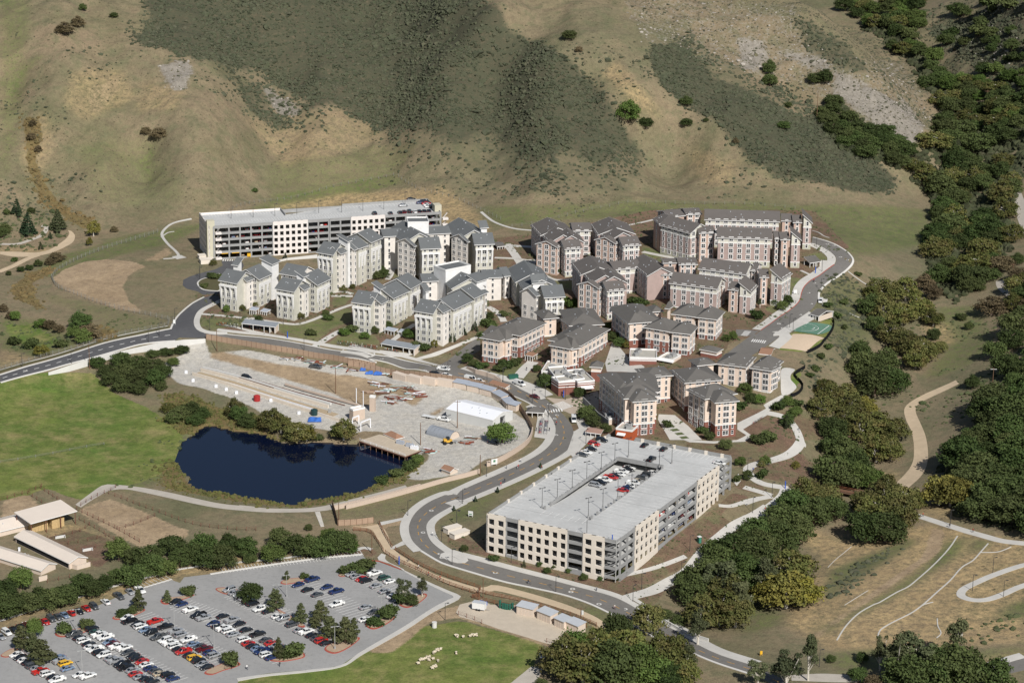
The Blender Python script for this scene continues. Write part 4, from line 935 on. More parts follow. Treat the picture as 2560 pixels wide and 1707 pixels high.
grey('tall grey-roofed white and putty block in front of the upper parking garage', B2('h', 1000, 1442, 1010, 612), [
 ('h',85,684,462,748,13.5,'E'),('h',632,722,778,660,9,'N'),('h',785,655,880,625,7,'T'),('h',925,642,1012,605,10,'N'),('h',1015,612,1240,530,14,'M'),('h',1290,516,1555,405,15,'M',dict(dz=.8)),
 ('h',1550,357,1250,268,13,'W',dict(z2='i',cs=4.4)),('i',335,292,768,285,9,'P'),
 ('i',600,597,1042,577,13.5,'E'),('i',470,542,528,526,12,'N'),('i',255,463,900,405,24,'Y'),
 ('i',1730,506,2165,488,13.5,'E'),('i',1592,452,1645,438,12,'N'),('i',1388,396,2060,345,24,'Y'),('i',1850,300,2035,285,4,'T',dict(dz=3.4))], 6)
grey('grey-roofed pale block of three wings left of the cream buildings', B2('j', 500, 1275, 483, 714), [
 ('j',122,662,487,715,13.5,'E'),('j',668,696,788,632,9,'N'),('j',655,570,750,530,5,'T',dict(dz=3.4)),('j',882,600,1175,466,14,'M',dict(pn=4)),('j',1190,460,1395,347,14,'M',dict(dz=.8)),
 ('j',1390,306,1695,293,12,'W',dict(cs=6)),('j',1700,272,1775,265,12,'N'),('k',540,262,898,190,9,'P'),('k',620,346,1130,305,20,'Y'),
 ('k',75,657,362,703,13.5,'E'),('k',507,686,618,636,9,'N'),('k',656,646,940,512,14,'M',dict(pn=4)),('k',952,508,1112,432,14,'M',dict(dz=.8)),('k',250,455,330,440,4,'T',dict(dz=2.4)),
 ('k',990,345,1160,290,6,'T',dict(dz=3)),('k',1105,415,1168,395,5,'N',dict(rise=.6)),('k',1075,195,1365,183,13,'W',dict(cs=5)),('k',1375,170,1490,158,12,'N'),
 ('k',1950,473,2262,456,13.5,'E'),('k',1535,256,2050,235,22,'Y'),('k',1650,350,2180,325,12,'Y'),('k',1775,352,1985,335,3,'T',dict(dz=3.2)),('k',1840,450,1900,432,10,'N')])
def brown(label, ref, spec, floors=5):
    b = Building('apartment_building', ref, label, floors, BROOF, 'building', GRP, wins=('boxed', 'boxs'), overhang=.7)
    std = [(0, 1, WSAGE), (1, floors-1, WPINK), (floors-1, floors, WIVORY)]; b.bands = std
    for z, x0, y0, x1, y1, dep, kind, *k in spec:
        k = dict(k[0]) if k else {}; A, Bp = E(z, x0, y0, x1, y1)
        if kind == 'E': b.block(A, Bp, dep, 'X', 2.6, wfront=3, **k)
        elif kind == 'N': b.block(A, Bp, dep, 'X', k.pop('rise', 2.), bands=[(0, floors, WSALM)], wfront=k.pop('wf', 1), **k)
        elif kind == 'Y': b.block(A, Bp, dep, 'Y', k.pop('rise', 3.2), bands=[(0, floors, WPINK)], skip=(0,), **k)
        elif kind == 'G': b.block(A, Bp, dep, 'SX', 3.2, wfront=1, **k)
        elif kind == 'L': b.block(A, Bp, dep, 'X', k.pop('rise', 3.2), cs=3.6, **k)
    b.finish(); return b
brown('brown-roofed pink-sided pair of wings left of the uphill bars', B2('l', 662, 1135, 672, 600), [
 ('l',672,603,1005,580,12,'E'),('l',540,572,620,535,12,'N'),('l',548,492,1050,478,14,'Y'),('l',395,484,900,452,14,'Y'),('l',222,356,880,322,20,'Y'),('l',820,270,1180,262,13,'L',dict(rise=2.2)),
 ('l',1742,546,2085,520,12,'E'),('l',1608,503,1692,470,12,'N'),('l',1495,449,2005,405,14,'Y'),('l',1275,346,1985,325,20,'Y')])
brown('brown-roofed pink block with wings behind the cream buildings', B2('n', 660, 1120, 670, 600), [
 ('n',672,603,1012,577,12,'E'),('n',538,560,618,527,12,'N'),('n',540,482,1048,462,14,'Y'),('n',390,464,900,440,14,'Y'),('n',205,327,880,300,20,'Y'),('n',800,232,1290,190,13,'L',dict(rise=2.)),
 ('n',1358,342,1860,305,24,'Y'),('n',1612,322,1850,322,12,'N',dict(wf=2)),('o',205,562,1000,662,14,'L'),('o',1060,602,1112,600,12,'N'),('o',1165,666,1345,687,12,'N'),('o',1340,688,1560,712,12,'G')])
brown('long brown-roofed pink bar second from the uphill bend of the road', B2('o', 2010, 980, 2058, 503), [
 ('o',680,328,1470,425,14,'L'),('o',370,268,690,262,12,'N',dict(rise=1.4,wf=3)),('o',110,242,368,238,8,'N',dict(rise=.8)),('o',1530,360,1640,372,12,'N'),('o',1690,470,1850,472,12,'N'),('o',1850,470,2065,503,12,'G')])
brown('long brown-roofed bar with angled left wing nearest the top of the site', B2('m', 1960, 860, 1980, 472), [
 ('m',110,190,200,262,12,'N'),('m',200,272,620,388,14,'L'),('m',735,388,968,378,12,'N',dict(rise=1.6,wf=2)),('m',972,442,1712,466,14,'L'),('m',1745,458,1812,458,11,'N'),('m',1822,472,1955,472,12,'N'),('m',1955,470,2112,474,12,'G')])
brown('rearmost brown-roofed bar against the green hillside', B2('m', 2180, 612, 2200, 242), [
 ('m',560,140,780,130,12,'N',dict(rise=1.4,wf=2)),('m',330,175,560,150,13,'N',dict(rise=1.5)),('m',805,202,1822,232,14,'L'),('m',1832,218,1985,222,11,'N'),('m',1990,242,2115,243,12,'N'),('m',2115,242,2260,246,12,'G')])
def cream(label, ref, spec, floors=4, brick=1):
    b = Building('apartment_building', ref, label, floors, CROOF, 'building', GRP, wins=('wide', 'single'), overhang=1.)
    b.bands = [(0, brick, BRICK), (brick, floors, CREAM)]
    for z, x0, y0, x1, y1, dep, kind, *k in spec:
        k = dict(k[0]) if k else {}; A, Bp = E(z, x0, y0, x1, y1)
        if kind == 'E': b.block(A, Bp, dep, 'hip', k.pop('rise', 2.4), wfront=3, wside=1, cs=3.6, **k)
        elif kind == 'H': b.block(A, Bp, dep, 'hip', k.pop('rise', 2.8), cs=k.pop('cs', 3.5), **k)
        elif kind == 'B': b.block(A, Bp, dep, 'hip', k.pop('rise', 2.8), bands=[(0, 2, BRICK), (2, floors, CREAM)], cs=3.4, **k)
        elif kind == 'T': b.block(A, Bp, dep, 'hip', 1.4, dz=k.pop('dz', 4), skip=(0, 1, 2, 3), **k)
    b.finish(); return b
cream('cream and brick hip-roofed block left of the plaza steps', B2('p', 395, 1040, 402, 608), [
 ('p',55,545,412,606,14,'E'),('p',500,575,650,530,14,'H'),('p',745,522,1200,298,15,'B'),('p',1130,240,1400,215,12,'H',dict(rise=1.6)),
 ('p',1560,354,2165,330,24,'H'),('p',1400,235,1570,352,9,'H',dict(rise=1.5)),('p',1215,672,1578,740,14,'E'),('p',1600,722,1760,692,14,'H'),('p',1765,690,2265,405,16,'B')])
cream('cream and brick block with a square tower above the plaza', B2('q', 1585, 1062, 1575, 640), [
 ('q',742,524,1200,600,14,'B'),('q',1195,600,1575,642,12,'H'),('q',490,464,1085,420,26,'H'),('q',165,208,490,462,10,'H'),('q',1222,292,1660,345,14,'H'),('q',1650,345,2030,388,13,'H'),('q',1112,318,1195,330,5,'T'),('q',900,262,1110,245,8,'H',dict(rise=1.2))], 4, 1)
cream('large cream and brick block of four wings behind the near garage', B2('r', 1590, 1395, 1578, 798), [
 ('r',1577,799,2000,766,13,'E'),('r',1430,746,2020,700,12,'H'),('r',1322,636,2020,640,24,'H'),('r',990,348,1322,634,9,'H',dict(rise=1.6)),('r',1765,407,2250,368,12,'H',dict(rise=1.8)),
 ('s',795,907,1192,873,13,'E'),('s',640,852,1160,760,14,'H'),('s',320,602,935,550,18,'H'),('s',520,330,830,296,9,'H',dict(rise=1.6)),
 ('s',810,292,1300,352,15,'H'),('s',1335,352,1695,405,15,'H'),('s',1690,404,1850,330,10,'E',dict(rise=1.8))], 6, 2)
# ---------------------------------------------------------------- parking garages
DECK = M('deck_concrete', (.50, .50, .485), .85, .2, .09, fine=.9); GREYC = M('grey_precast', (.30, .30, .295), .85, .2, .4); PANEL = M('buff_precast', (.68, .615, .53), .85, .06, .3); PANELW = M('pale_precast', (.70, .65, .61), .85, .06, .3)
class Garage:
    def __init__(s, label, ref, A, B, D, levels, panelmat, group):
        g, H = height_from(*ref); s.base = g.z; s.top = g.z+H; s.L = levels; s.deck = s.top-1.0; s.fh = (s.deck-s.base)/levels
        a = at(A, s.top); b = at(B, s.top); s.u = (b-a).normalized(); s.v = Vector((-s.u.y, s.u.x, 0)); s.a = a; s.W = (b-a).length
        s.D = (at(D, s.top)-a).dot(s.v); s.org = Vector((a.x, a.y, s.base)); s.pm = panelmat
        s.root = empty('parking_garage', s.org, label, 'parking garage', group); s.mb = lambda: MB(s.org)
    def P(s, u, v, z): q = s.a+s.u*u+s.v*v; return Vector((q.x, q.y, z))
    def uv(s, p, z=None): q = at(p, s.deck if z is None else z)-s.a; return q.dot(s.u), q.dot(s.v)
    def uof(s, p):                         # distance along the front wall of a photo column
        lo, hi = -20, s.W+60
        for _ in range(30):
            m = (lo+hi)/2
            if proj(s.P(m, 0, s.top))[0] < p[0]: lo = m
            else: hi = m
        return lo
    def vof(s, p):
        lo, hi = -20, s.D+80
        for _ in range(30):
            m = (lo+hi)/2
            if proj(s.P(s.W, m, s.top))[0] < p[0]: lo = m
            else: hi = m
        return lo
    def facade(s, p0, du, nrm, segs):
        """segs: (start, end, kind, n) along a wall; kind panel or open"""
        for x0, x1, kind, n in segs:
            o = p0+du*x0; w = x1-x0; q = w/n
            if kind == 'panel':
                m = s.mb(); ow = q*.6; t = .5
                for i in range(n+1):
                    a_ = 0 if i == 0 else i*q-(q-ow)/2; b_ = w if i == n else i*q+(q-ow)/2
                    c0 = o+du*a_; c1 = o+du*b_; m.bar(Vector((c0.x, c0.y, s.base-2))+nrm*.1, Vector((c1.x, c1.y, s.base-2))+nrm*.1, t, s.top+2.25-s.base)
                for k in range(s.L+1):
                    z0 = s.base-2 if k == 0 else s.base+k*s.fh-.62; z1 = s.base+.6 if k == 0 else s.base+k*s.fh+.55
                    if k == s.L: z1 = s.top+.25
                    m.bar(Vector((o.x, o.y, z0))+nrm*.1, Vector((o.x+du.x*w, o.y+du.y*w, z0))+nrm*.1, t-.02, z1-z0)
                m.build('facade_panel', s.pm, s.root)
            else:
                for k in range(s.L+1):
                    m = s.mb(); z0 = s.base+k*s.fh-.35; h = 1.15 if k < s.L else s.top-z0
                    if k == 0: z0 = s.base-2; h = 2.6
                    m.bar(Vector((o.x, o.y, z0)), Vector((o.x+du.x*w, o.y+du.y*w, z0)), .3, h); m.build('spandrel', GREYC, s.root)
                for i in range(n+1):
                    c = o+du*(i*q); m = s.mb(); m.box((c.x-nrm.x*.15, c.y-nrm.y*.15, s.base-2), .7, .55, s.top-s.base+1.6, math.atan2(du.y, du.x)); m.build('column', GREYC, s.root)
    def slab(s, poly, z, name='deck', mat=None, t=.4):
        m = s.mb(); zz = z if isinstance(z, (list, tuple)) else [z]*len(poly)
        pts = [s.P(u, v, 0) for u, v in poly]
        if (pts[1]-pts[0]).cross(pts[2]-pts[1]).z < 0: pts = pts[::-1]; zz = zz[::-1]
        m.prism([(p.x, p.y) for p in pts], [q-t for q in zz], list(zz)); return m.build(name, mat or DECK, s.root)
    def stalls(s, u0, v0, u1, v1, n, ln, side, z=None):
        """painted stall lines along a run"""
        m = s.mb(); d = Vector((u1-u0, v1-v0, 0)); L_ = d.length; d /= L_; nn = Vector((-d.y, d.x, 0))*side; z = (s.deck if z is None else z)+.015
        for i in range(n+1):
            c = Vector((u0, v0, 0))+d*(L_*i/n); e = c+nn*ln
            zz = (z+(z0s if False else 0))
            q = [c-d*.08, c+d*.08, e+d*.08, e-d*.08]; m.face(*[s.P(t.x, t.y, zz) for t in q])
        m.build('stall_lines', WHITE, s.root)
def lamp_mesh(h, arms, base):
    m = MB(); m.tube((0, 0, base), (0, 0, h), .09, .07); r_ = m.build('pole', MATS['dark_iron']); 
    return r_
def make_lamp(h=7.0, heads=1, plinth=True, col=None):
    root = empty('street_lamp', (0, 0, 0), 'x', 'street lamp'); c = col or MATS['dark_iron']
    if plinth: m = MB(); m.tube((0, 0, 0), (0, 0, .9), .35, .35, 8); m.build('plinth', GREYC, root)
    m = MB(); m.tube((0, 0, 0), (0, 0, h), .11, .08); m.build('pole', c, root)
    for k in range(heads):
        sg = 1 if k == 0 else -1; m = MB(); m.bar((sg*.05, 0, h-.08), (sg*.9, 0, h-.08), .1, .08); m.box((sg*.95, 0, h-.16), .75, .42, .2); m.build('lamp_head', c, root)
    return root
LAMP2 = make_lamp(7.6, 2); LAMP1 = make_lamp(6.0, 1, False); LAMPL = make_lamp(8.0, 2, True, solid('galvanised', (.5, .5, .48), .5, .4, .4)); _used = set()
ORD = ['first', 'second', 'third', 'fourth', 'fifth', 'sixth', 'seventh', 'eighth', 'ninth', 'tenth', 'eleventh', 'twelfth', 'thirteenth', 'fourteenth', 'fifteenth', 'sixteenth', 'seventeenth', 'eighteenth', 'nineteenth', 'twentieth'] + ['%dth' % k for k in range(21, 60)]
def place(proto, loc, rz, label, group):
    if proto.name not in _used:
        _used.add(proto.name); proto.location = loc; proto.rotation_euler[2] = rz; proto['label'] = label; proto['group'] = group; return proto
    return copy_tree(proto, loc, rz, label=label, group=group)
# near garage
NG = Garage('big open parking garage in the foreground with buff panels and a pale top deck', (Q('a',167,1056)[0], Q('a',178,490)[0]), Q('a',165,487)[0], Q('a',2075,885)[0], Q('C',848,130)[0], 4, PANEL, 'parking garages')
NG.D = max(NG.D, NG.uv(Q('C',1715,228)[0], NG.top)[1]); u = [NG.uof(Q('a', x, 700)[0]) for x in (165, 440, 628, 1347, 1580, 1893, 2075)]
NG.facade(NG.a, NG.u, -NG.v, [(u[0], u[1], 'panel', 2), (u[1], u[2], 'open', 1), (u[2], u[3], 'panel', 6), (u[3], u[4], 'open', 1), (u[4], u[5], 'panel', 2)])
vv = [NG.vof(Q('C', x, 300)[0]) for x in (1045, 1132, 1274, 1508, 1640, 1715)]; NG.D = vv[5]
NG.facade(NG.a+NG.u*NG.W, NG.v, NG.u, [(3., vv[1], 'open', 2), (vv[1], vv[2], 'panel', 5), (vv[2], vv[3], 'open', 4), (vv[3], vv[4], 'panel', 5), (vv[4], vv[5], 'open', 2)])
NG.facade(NG.a+NG.v*NG.D, -NG.v, -NG.u, [(0, NG.D*.5, 'open', 5), (NG.D*.5, NG.D, 'open', 5)]); NG.facade(NG.a+NG.v*NG.D+NG.u*NG.W, -NG.u, NG.v, [(0, NG.W*.78, 'open', 5)])
sl = NG.uv(Q('C',562,515)[0]); sr = NG.uv(Q('C',845,575)[0]); tl = NG.uv(Q('C',1045,218)[0]); tr = NG.uv(Q('C',1325,265)[0])
ua, ub = (sl[0]+tl[0])/2, (sr[0]+tr[0])/2; va, vb = (sl[1]+sr[1])/2, (tl[1]+tr[1])/2; Wd, Dd = NG.W, NG.D
for pl in (((0, 0), (Wd, 0), (Wd, va), (0, va)), ((0, va), (ua, va), (ua, vb), (0, vb)), ((ub, va), (Wd, va), (Wd, vb), (ub, vb)), ((0, vb), (Wd, vb), (Wd, Dd), (0, Dd))): NG.slab([(x+(.12 if x == 0 else -.12 if x == Wd else 0), y+(.12 if y == 0 else -.12 if y == Dd else 0)) for x, y in pl], NG.deck)
NG.slab([(ua+.2, va), (ub-.2, va), (ub-.2, vb+8), (ua+.2, vb+8)], [NG.deck-.01, NG.deck-.01, NG.deck-NG.fh*1.1, NG.deck-NG.fh*1.1], 'ramp')
for k in range(1, 4): NG.slab([(.2, 4), (Wd-.2, 3.5), (Wd-.2, Dd-.2), (.2, Dd-.2)], NG.base+k*NG.fh, 'floor_slab')
NG.slab([(.2, .2), (Wd-4, .2), (Wd-4, 4), (.2, 4)], NG.base+.0, 'floor_slab')
for k in range(1, 4): NG.slab([(.2, .2), (Wd-5.5, .2), (Wd-5.5, 4), (.2, 4)], NG.base+k*NG.fh, 'floor_slab')
for p, q, z0, h in (((ua, va+6), (ua, vb), -.4, 1.3), ((ub, va+6), (ub, vb), -.4, .5), ((ua, vb), (ub, vb), -.6, 1.7), ((0.1, Dd*.985), (0.1, 0), 0, 1.05)):
    m = NG.mb(); m.bar(NG.P(p[0], p[1], NG.deck+z0), NG.P(q[0], q[1], NG.deck+z0), .3, h); m.build('parapet', GREYC, NG.root)
for i in range(14):
    for uu in (ua, ub):
        m = NG.mb(); q = NG.P(uu, va+1+(vb-va-2)*i/13, NG.deck-.2); m.box((q.x, q.y, q.z), .7, .7, 1.35, math.atan2(NG.u.y, NG.u.x)); m.build('column', GREYC, NG.root)
for i in range(9):                       # pale posts of the west and north parapets
    m = NG.mb(); q = NG.P(.0, Dd*(.16+.1*i), NG.deck-.5); m.box((q.x, q.y, q.z), .6, 1.3, 1.62, math.atan2(NG.u.y, NG.u.x)); m.build('pilaster', PANEL, NG.root)
for i in range(6):
    m = NG.mb(); q = NG.P(Wd*(.28+.13*i), Dd, NG.deck-.5); m.box((q.x, q.y, q.z), 1.3, .6, 1.9, math.atan2(NG.u.y, NG.u.x)); m.build('pilaster', PANEL, NG.root)
m = NG.mb(); m.bar(NG.P(Wd*.22, Dd, NG.deck+.6), NG.P(Wd, Dd, NG.deck+.6), .34, .75); m.build('parapet', GREYC, NG.root)
for side, uu, d_ in (('l', .35, 1), ('l', ua-.5, -1), ('r', ub+.5, 1), ('r', Wd-.45, -1)):
    NG.stalls(uu, va if uu in (ua-.5, ub+.5) else 2, uu, vb if uu in (ua-.5, ub+.5) else Dd-3, int((vb-va)/2.75) if uu in (ua-.5, ub+.5) else int((Dd-5)/2.75), 5.2, -d_)
NG.stalls(3, .5, Wd-6, .5, int((Wd-9)/2.75), 3.0, 1); NG.stalls(Wd*.3, Dd-.5, Wd-6, Dd-.5, 15, 5, -1); NG.stalls(ua+1, va-.2, ub-1, va-.2, 6, 4.5, -1)
for k in range(1, 8):
    v_ = Dd*k/8
    for x0, x1 in (((.4, ua-.5), (ub+.5, Wd-.4)) if va < v_ < vb else ((.4, Wd-.4),)): m = NG.mb(); m.bar(NG.P(x0, v_, NG.deck+.004), NG.P(x1, v_, NG.deck+.004), .12, .012); m.build('slab_joint', M('joint_sealant', (.26, .26, .25), .9), NG.root)
# corner stair tower
for k in range(5):
    z = NG.base+k*NG.fh; m = NG.mb(); a_, b_ = Wd-5.2, Wd-.3
    p = NG.P(a_, .2, z-.1); m.bar(p, NG.P(b_, .2, z-.1), .25, 1.0); m.bar(NG.P(b_, .2, z-.1), NG.P(b_, 3.4, z-.1), .25, 1.0); m.build('landing', GREYC, NG.root)
    if k < 4:
        m = NG.mb(); m.bar(NG.P(a_+.5, .9, z), NG.P(b_-1, .9, z+NG.fh*.5), 1.1, .3); m.bar(NG.P(b_-1, 2.3, z+NG.fh*.5), NG.P(a_+.5, 2.3, z+NG.fh), 1.1, .3); m.build('stair_flight', GREYC, NG.root)
        for v_ in (.35, 2.9):
            m = NG.mb(); z_ = (z, z+NG.fh*.5) if v_ < 1 else (z+NG.fh, z+NG.fh*.5); m.tube(NG.P(a_+.5, v_, z_[0]+1.2), NG.P(b_-1, v_, z_[1]+1.2), .06); m.build('handrail', MATS['galvanised'], NG.root)
for v_ in (.1, 3.4):
    m = NG.mb(); m.tube(NG.P(Wd-.3, v_, NG.base-1), NG.P(Wd-.3, v_, NG.top), .16); m.build('column', MATS['galvanised'], NG.root)
m = NG.mb(); m.tube(NG.P(Wd-2, .3, NG.deck), NG.P(Wd-2, .3, NG.deck+2.6), .18); m.build('call_post', solid('blue_paint', (.03, .10, .45), .5), NG.root)
# upper garage
FG = Garage('long open parking garage at the foot of the hill with a flat pale top deck', (Q('c',1396,1042)[0], Q('c',1386,498)[0]), Q('c',345,560)[0], Q('d',1840,385)[0], Q('c',88,350)[0], 5, PANELW, 'parking garages')
def fu(z, *xs): return [FG.uof(Q(z, x, 500)[0]) for x in xs]
f1 = fu('c', 415, 485, 1385, 1955, 2300); f2 = fu('d', 0, 375, 930, 1775, 1840)
FG.facade(FG.a, FG.u, -FG.v, [(f1[0], f1[1], 'open', 1), (f1[1], f1[2], 'open', 5), (f1[2], f1[3], 'panel', 6), (f1[3], f1[4], 'open', 2), (f1[4]+.5, f2[1], 'open', 2), (f2[1], f2[2], 'panel', 6), (f2[2], f2[3], 'open', 5), (f2[3], f2[4], 'open', 1)])
FG.facade(FG.a+FG.v*FG.D, -FG.v, -FG.u, [(0, FG.D, 'panel', 9)]); FG.facade(FG.a+FG.u*FG.W, FG.v, FG.u, [(0, FG.D, 'open', 5)])
for k in range(1, 5): FG.slab([(.2, .2), (FG.W-.2, .2), (FG.W-.2, FG.D-.2), (.2, FG.D-.2)], FG.base+k*FG.fh, 'floor_slab')
no = FG.uv(Q('c',1590,392)[0]); n1 = FG.uv(Q('d',1760,340)[0])
FG.slab([(.2, .2), (FG.W-.2, .2), (FG.W-.2, no[1]), (.2, no[1])], FG.deck); FG.slab([(.2, no[1]), (no[0], no[1]), (no[0], FG.D), (.2, FG.D)], FG.deck)
FG.slab([(no[0]+.1, no[1]+.15), (FG.W*.62, no[1]+.15), (FG.W*.62, FG.D-.2), (no[0]+.1, FG.D-.2)], [FG.deck-2.6, FG.deck-.01, FG.deck-.01, FG.deck-2.6], 'ramp'); FG.slab([(FG.W*.62, no[1]), (FG.W-.2, no[1]), (FG.W-.2, FG.D-.2), (FG.W*.62, FG.D-.2)], FG.deck)
for p, q, z0, h in (((no[0], no[1]), (no[0], FG.D), -.4, 1.5), ((0, FG.D), (no[0], FG.D), 0, 1.), ((no[0], FG.D), (FG.W*.62, FG.D), -1.6, 1.8), ((FG.W*.62, FG.D), (FG.W, FG.D), 0, 1.1), ((FG.W, 3), (FG.W, FG.D), 0, 1.1), ((0, 0), (0, FG.D), 0, 1.)):
    m = FG.mb(); m.bar(FG.P(p[0], p[1], FG.deck+z0), FG.P(q[0], q[1], FG.deck+z0), .3, h); m.build('parapet', GREYC if p[0] else PANELW, FG.root)
FG.stalls(8, 6.5, FG.W*.6, 6.5, 42, 5, 1); FG.stalls(4, FG.D-.6, no[0]-3, FG.D-.6, 22, 5, -1); FG.stalls(FG.W*.62, FG.D-.6, FG.W-6, FG.D-.6, 22, 5, -1); FG.stalls(FG.W*.35, no[1]-.3, FG.W-20, no[1]-.3, 36, 1.6, -1)
TOWER = M('beige_stucco', (.52, .49, .38), .9, .06, .4)
def tower(q, w, d, h, zb): m = FG.mb(); m.box((q.x, q.y, zb), w, d, h, math.atan2(FG.u.y, FG.u.x)); m.build('stair_tower', TOWER, FG.root)
tower(FG.P(.8, 1.6, 0), 3.6, 3.2, FG.fh*5+4.5, FG.base-1); tower(FG.P(FG.W-.5, 5, 0), 3.4, 4.5, FG.fh*5+4.5, FG.base-1)
for k in range(5):
    z = FG.base+k*FG.fh; m = FG.mb()
    for uu, sg in ((4.2, 1), (FG.W+2.2, 1)):
        m.bar(FG.P(uu-1.4, -.1, z), FG.P(uu+1.4, -.1, z), 2.2, .9); m.bar(FG.P(uu-1.2, .5, z+.3), FG.P(uu+1.2, .5, z+FG.fh), .9, .25)
    m.build('stair_flight', MATS['galvanised'] if False else PANELW, FG.root)
SAFE = solid('safety_yellow', (.75, .42, .03), .5)
for x in (580, 765): q = FG.P(FG.uof(Q('c', x, 1000)[0]), -.5, FG.base+2.6); m = FG.mb(); m.box((q.x, q.y, q.z), 3.6, .2, .28, math.atan2(FG.u.y, FG.u.x)); m.build('clearance_bar', SAFE, FG.root)
# deck lamps
dk = Q('C',570,508,662,453,752,398,840,345,928,287,1010,232,1093,200,850,568,938,512,1028,452,1112,408,1198,330,1280,262,1356,240)
for i, p in enumerate(dk): q = at(p, NG.deck); place(LAMP2, q, .6, '%s lamp post from the front along the %s edge of the ramp well' % (ORD[i % 7], 'left' if i < 7 else 'right'), 'lamp posts on the garage decks')
q = NG.P(NG.W-12, .8, NG.deck); place(LAMP1, q, .3, 'single lamp post at the front edge of the near garage deck', 'lamp posts on the garage decks')
for i, p in enumerate(Q('c',705,435,1065,412,1420,392,1778,372,2135,345)+Q('d',222,400,570,372,912,350,1258,262)): place(LAMP1, at(p, FG.deck), .6, '%s lamp post from the left on the upper garage deck' % ORD[i], 'lamp posts on the garage decks')
# ---------------------------------------------------------------- vehicles
def paint(name, c, met=.0):
    t = NT('paint_'+name); t.b.inputs['Base Color'].default_value = c+(1,); t.b.inputs['Roughness'].default_value = .28; t.b.inputs['Metallic'].default_value = met
    t.b.inputs['Specular IOR Level'].default_value = .5; t.b.inputs['Coat Weight'].default_value = .4; return t.m
PC = dict(W=('white', (.72, .72, .70)), K=('black', (.012, .013, .016)), S=('silver', (.38, .39, .40)), G=('dark grey', (.10, .105, .11)), R=('red', (.42, .025, .02)), B=('navy blue', (.015, .03, .10)),
          Y=('yellow', (.72, .42, .03)), L=('pale blue', (.22, .30, .42)), M=('maroon', (.10, .012, .015)), E=('dark green', (.03, .075, .055)), T=('beige', (.42, .36, .26)))
PM = {k: paint(v[0].replace(' ', '_'), v[1], .3 if k in 'SGL' else 0) for k, v in PC.items()}
TYRE = solid('tyre_rubber', (.02, .02, .02), .9); HUB = solid('wheel_hub', (.35, .35, .36), .35, .5, .5); CARGLASS = solid('car_glass', (.015, .02, .026), .08, .6); HEAD = solid('headlamp_glass', (.75, .75, .72), .2, .5); TAIL = solid('tail_light', (.35, .01, .01), .3)
_car = {}
def loft(m, st):
    """stations (x, half width, z low, z mid, z top, half width top)"""
    R_ = [[Vector((x, -w*.94, zl)), Vector((x, -w, zm)), Vector((x, -wt, zt_)), Vector((x, wt, zt_)), Vector((x, w, zm)), Vector((x, w*.94, zl))] for x, w, zl, zm, zt_, wt in st]
    for p, q in zip(R_, R_[1:]):
        for i in range(6): j = (i+1) % 6; m.face(p[i], q[i], q[j], p[j])
    m.face(*R_[0]); m.face(*R_[-1][::-1])
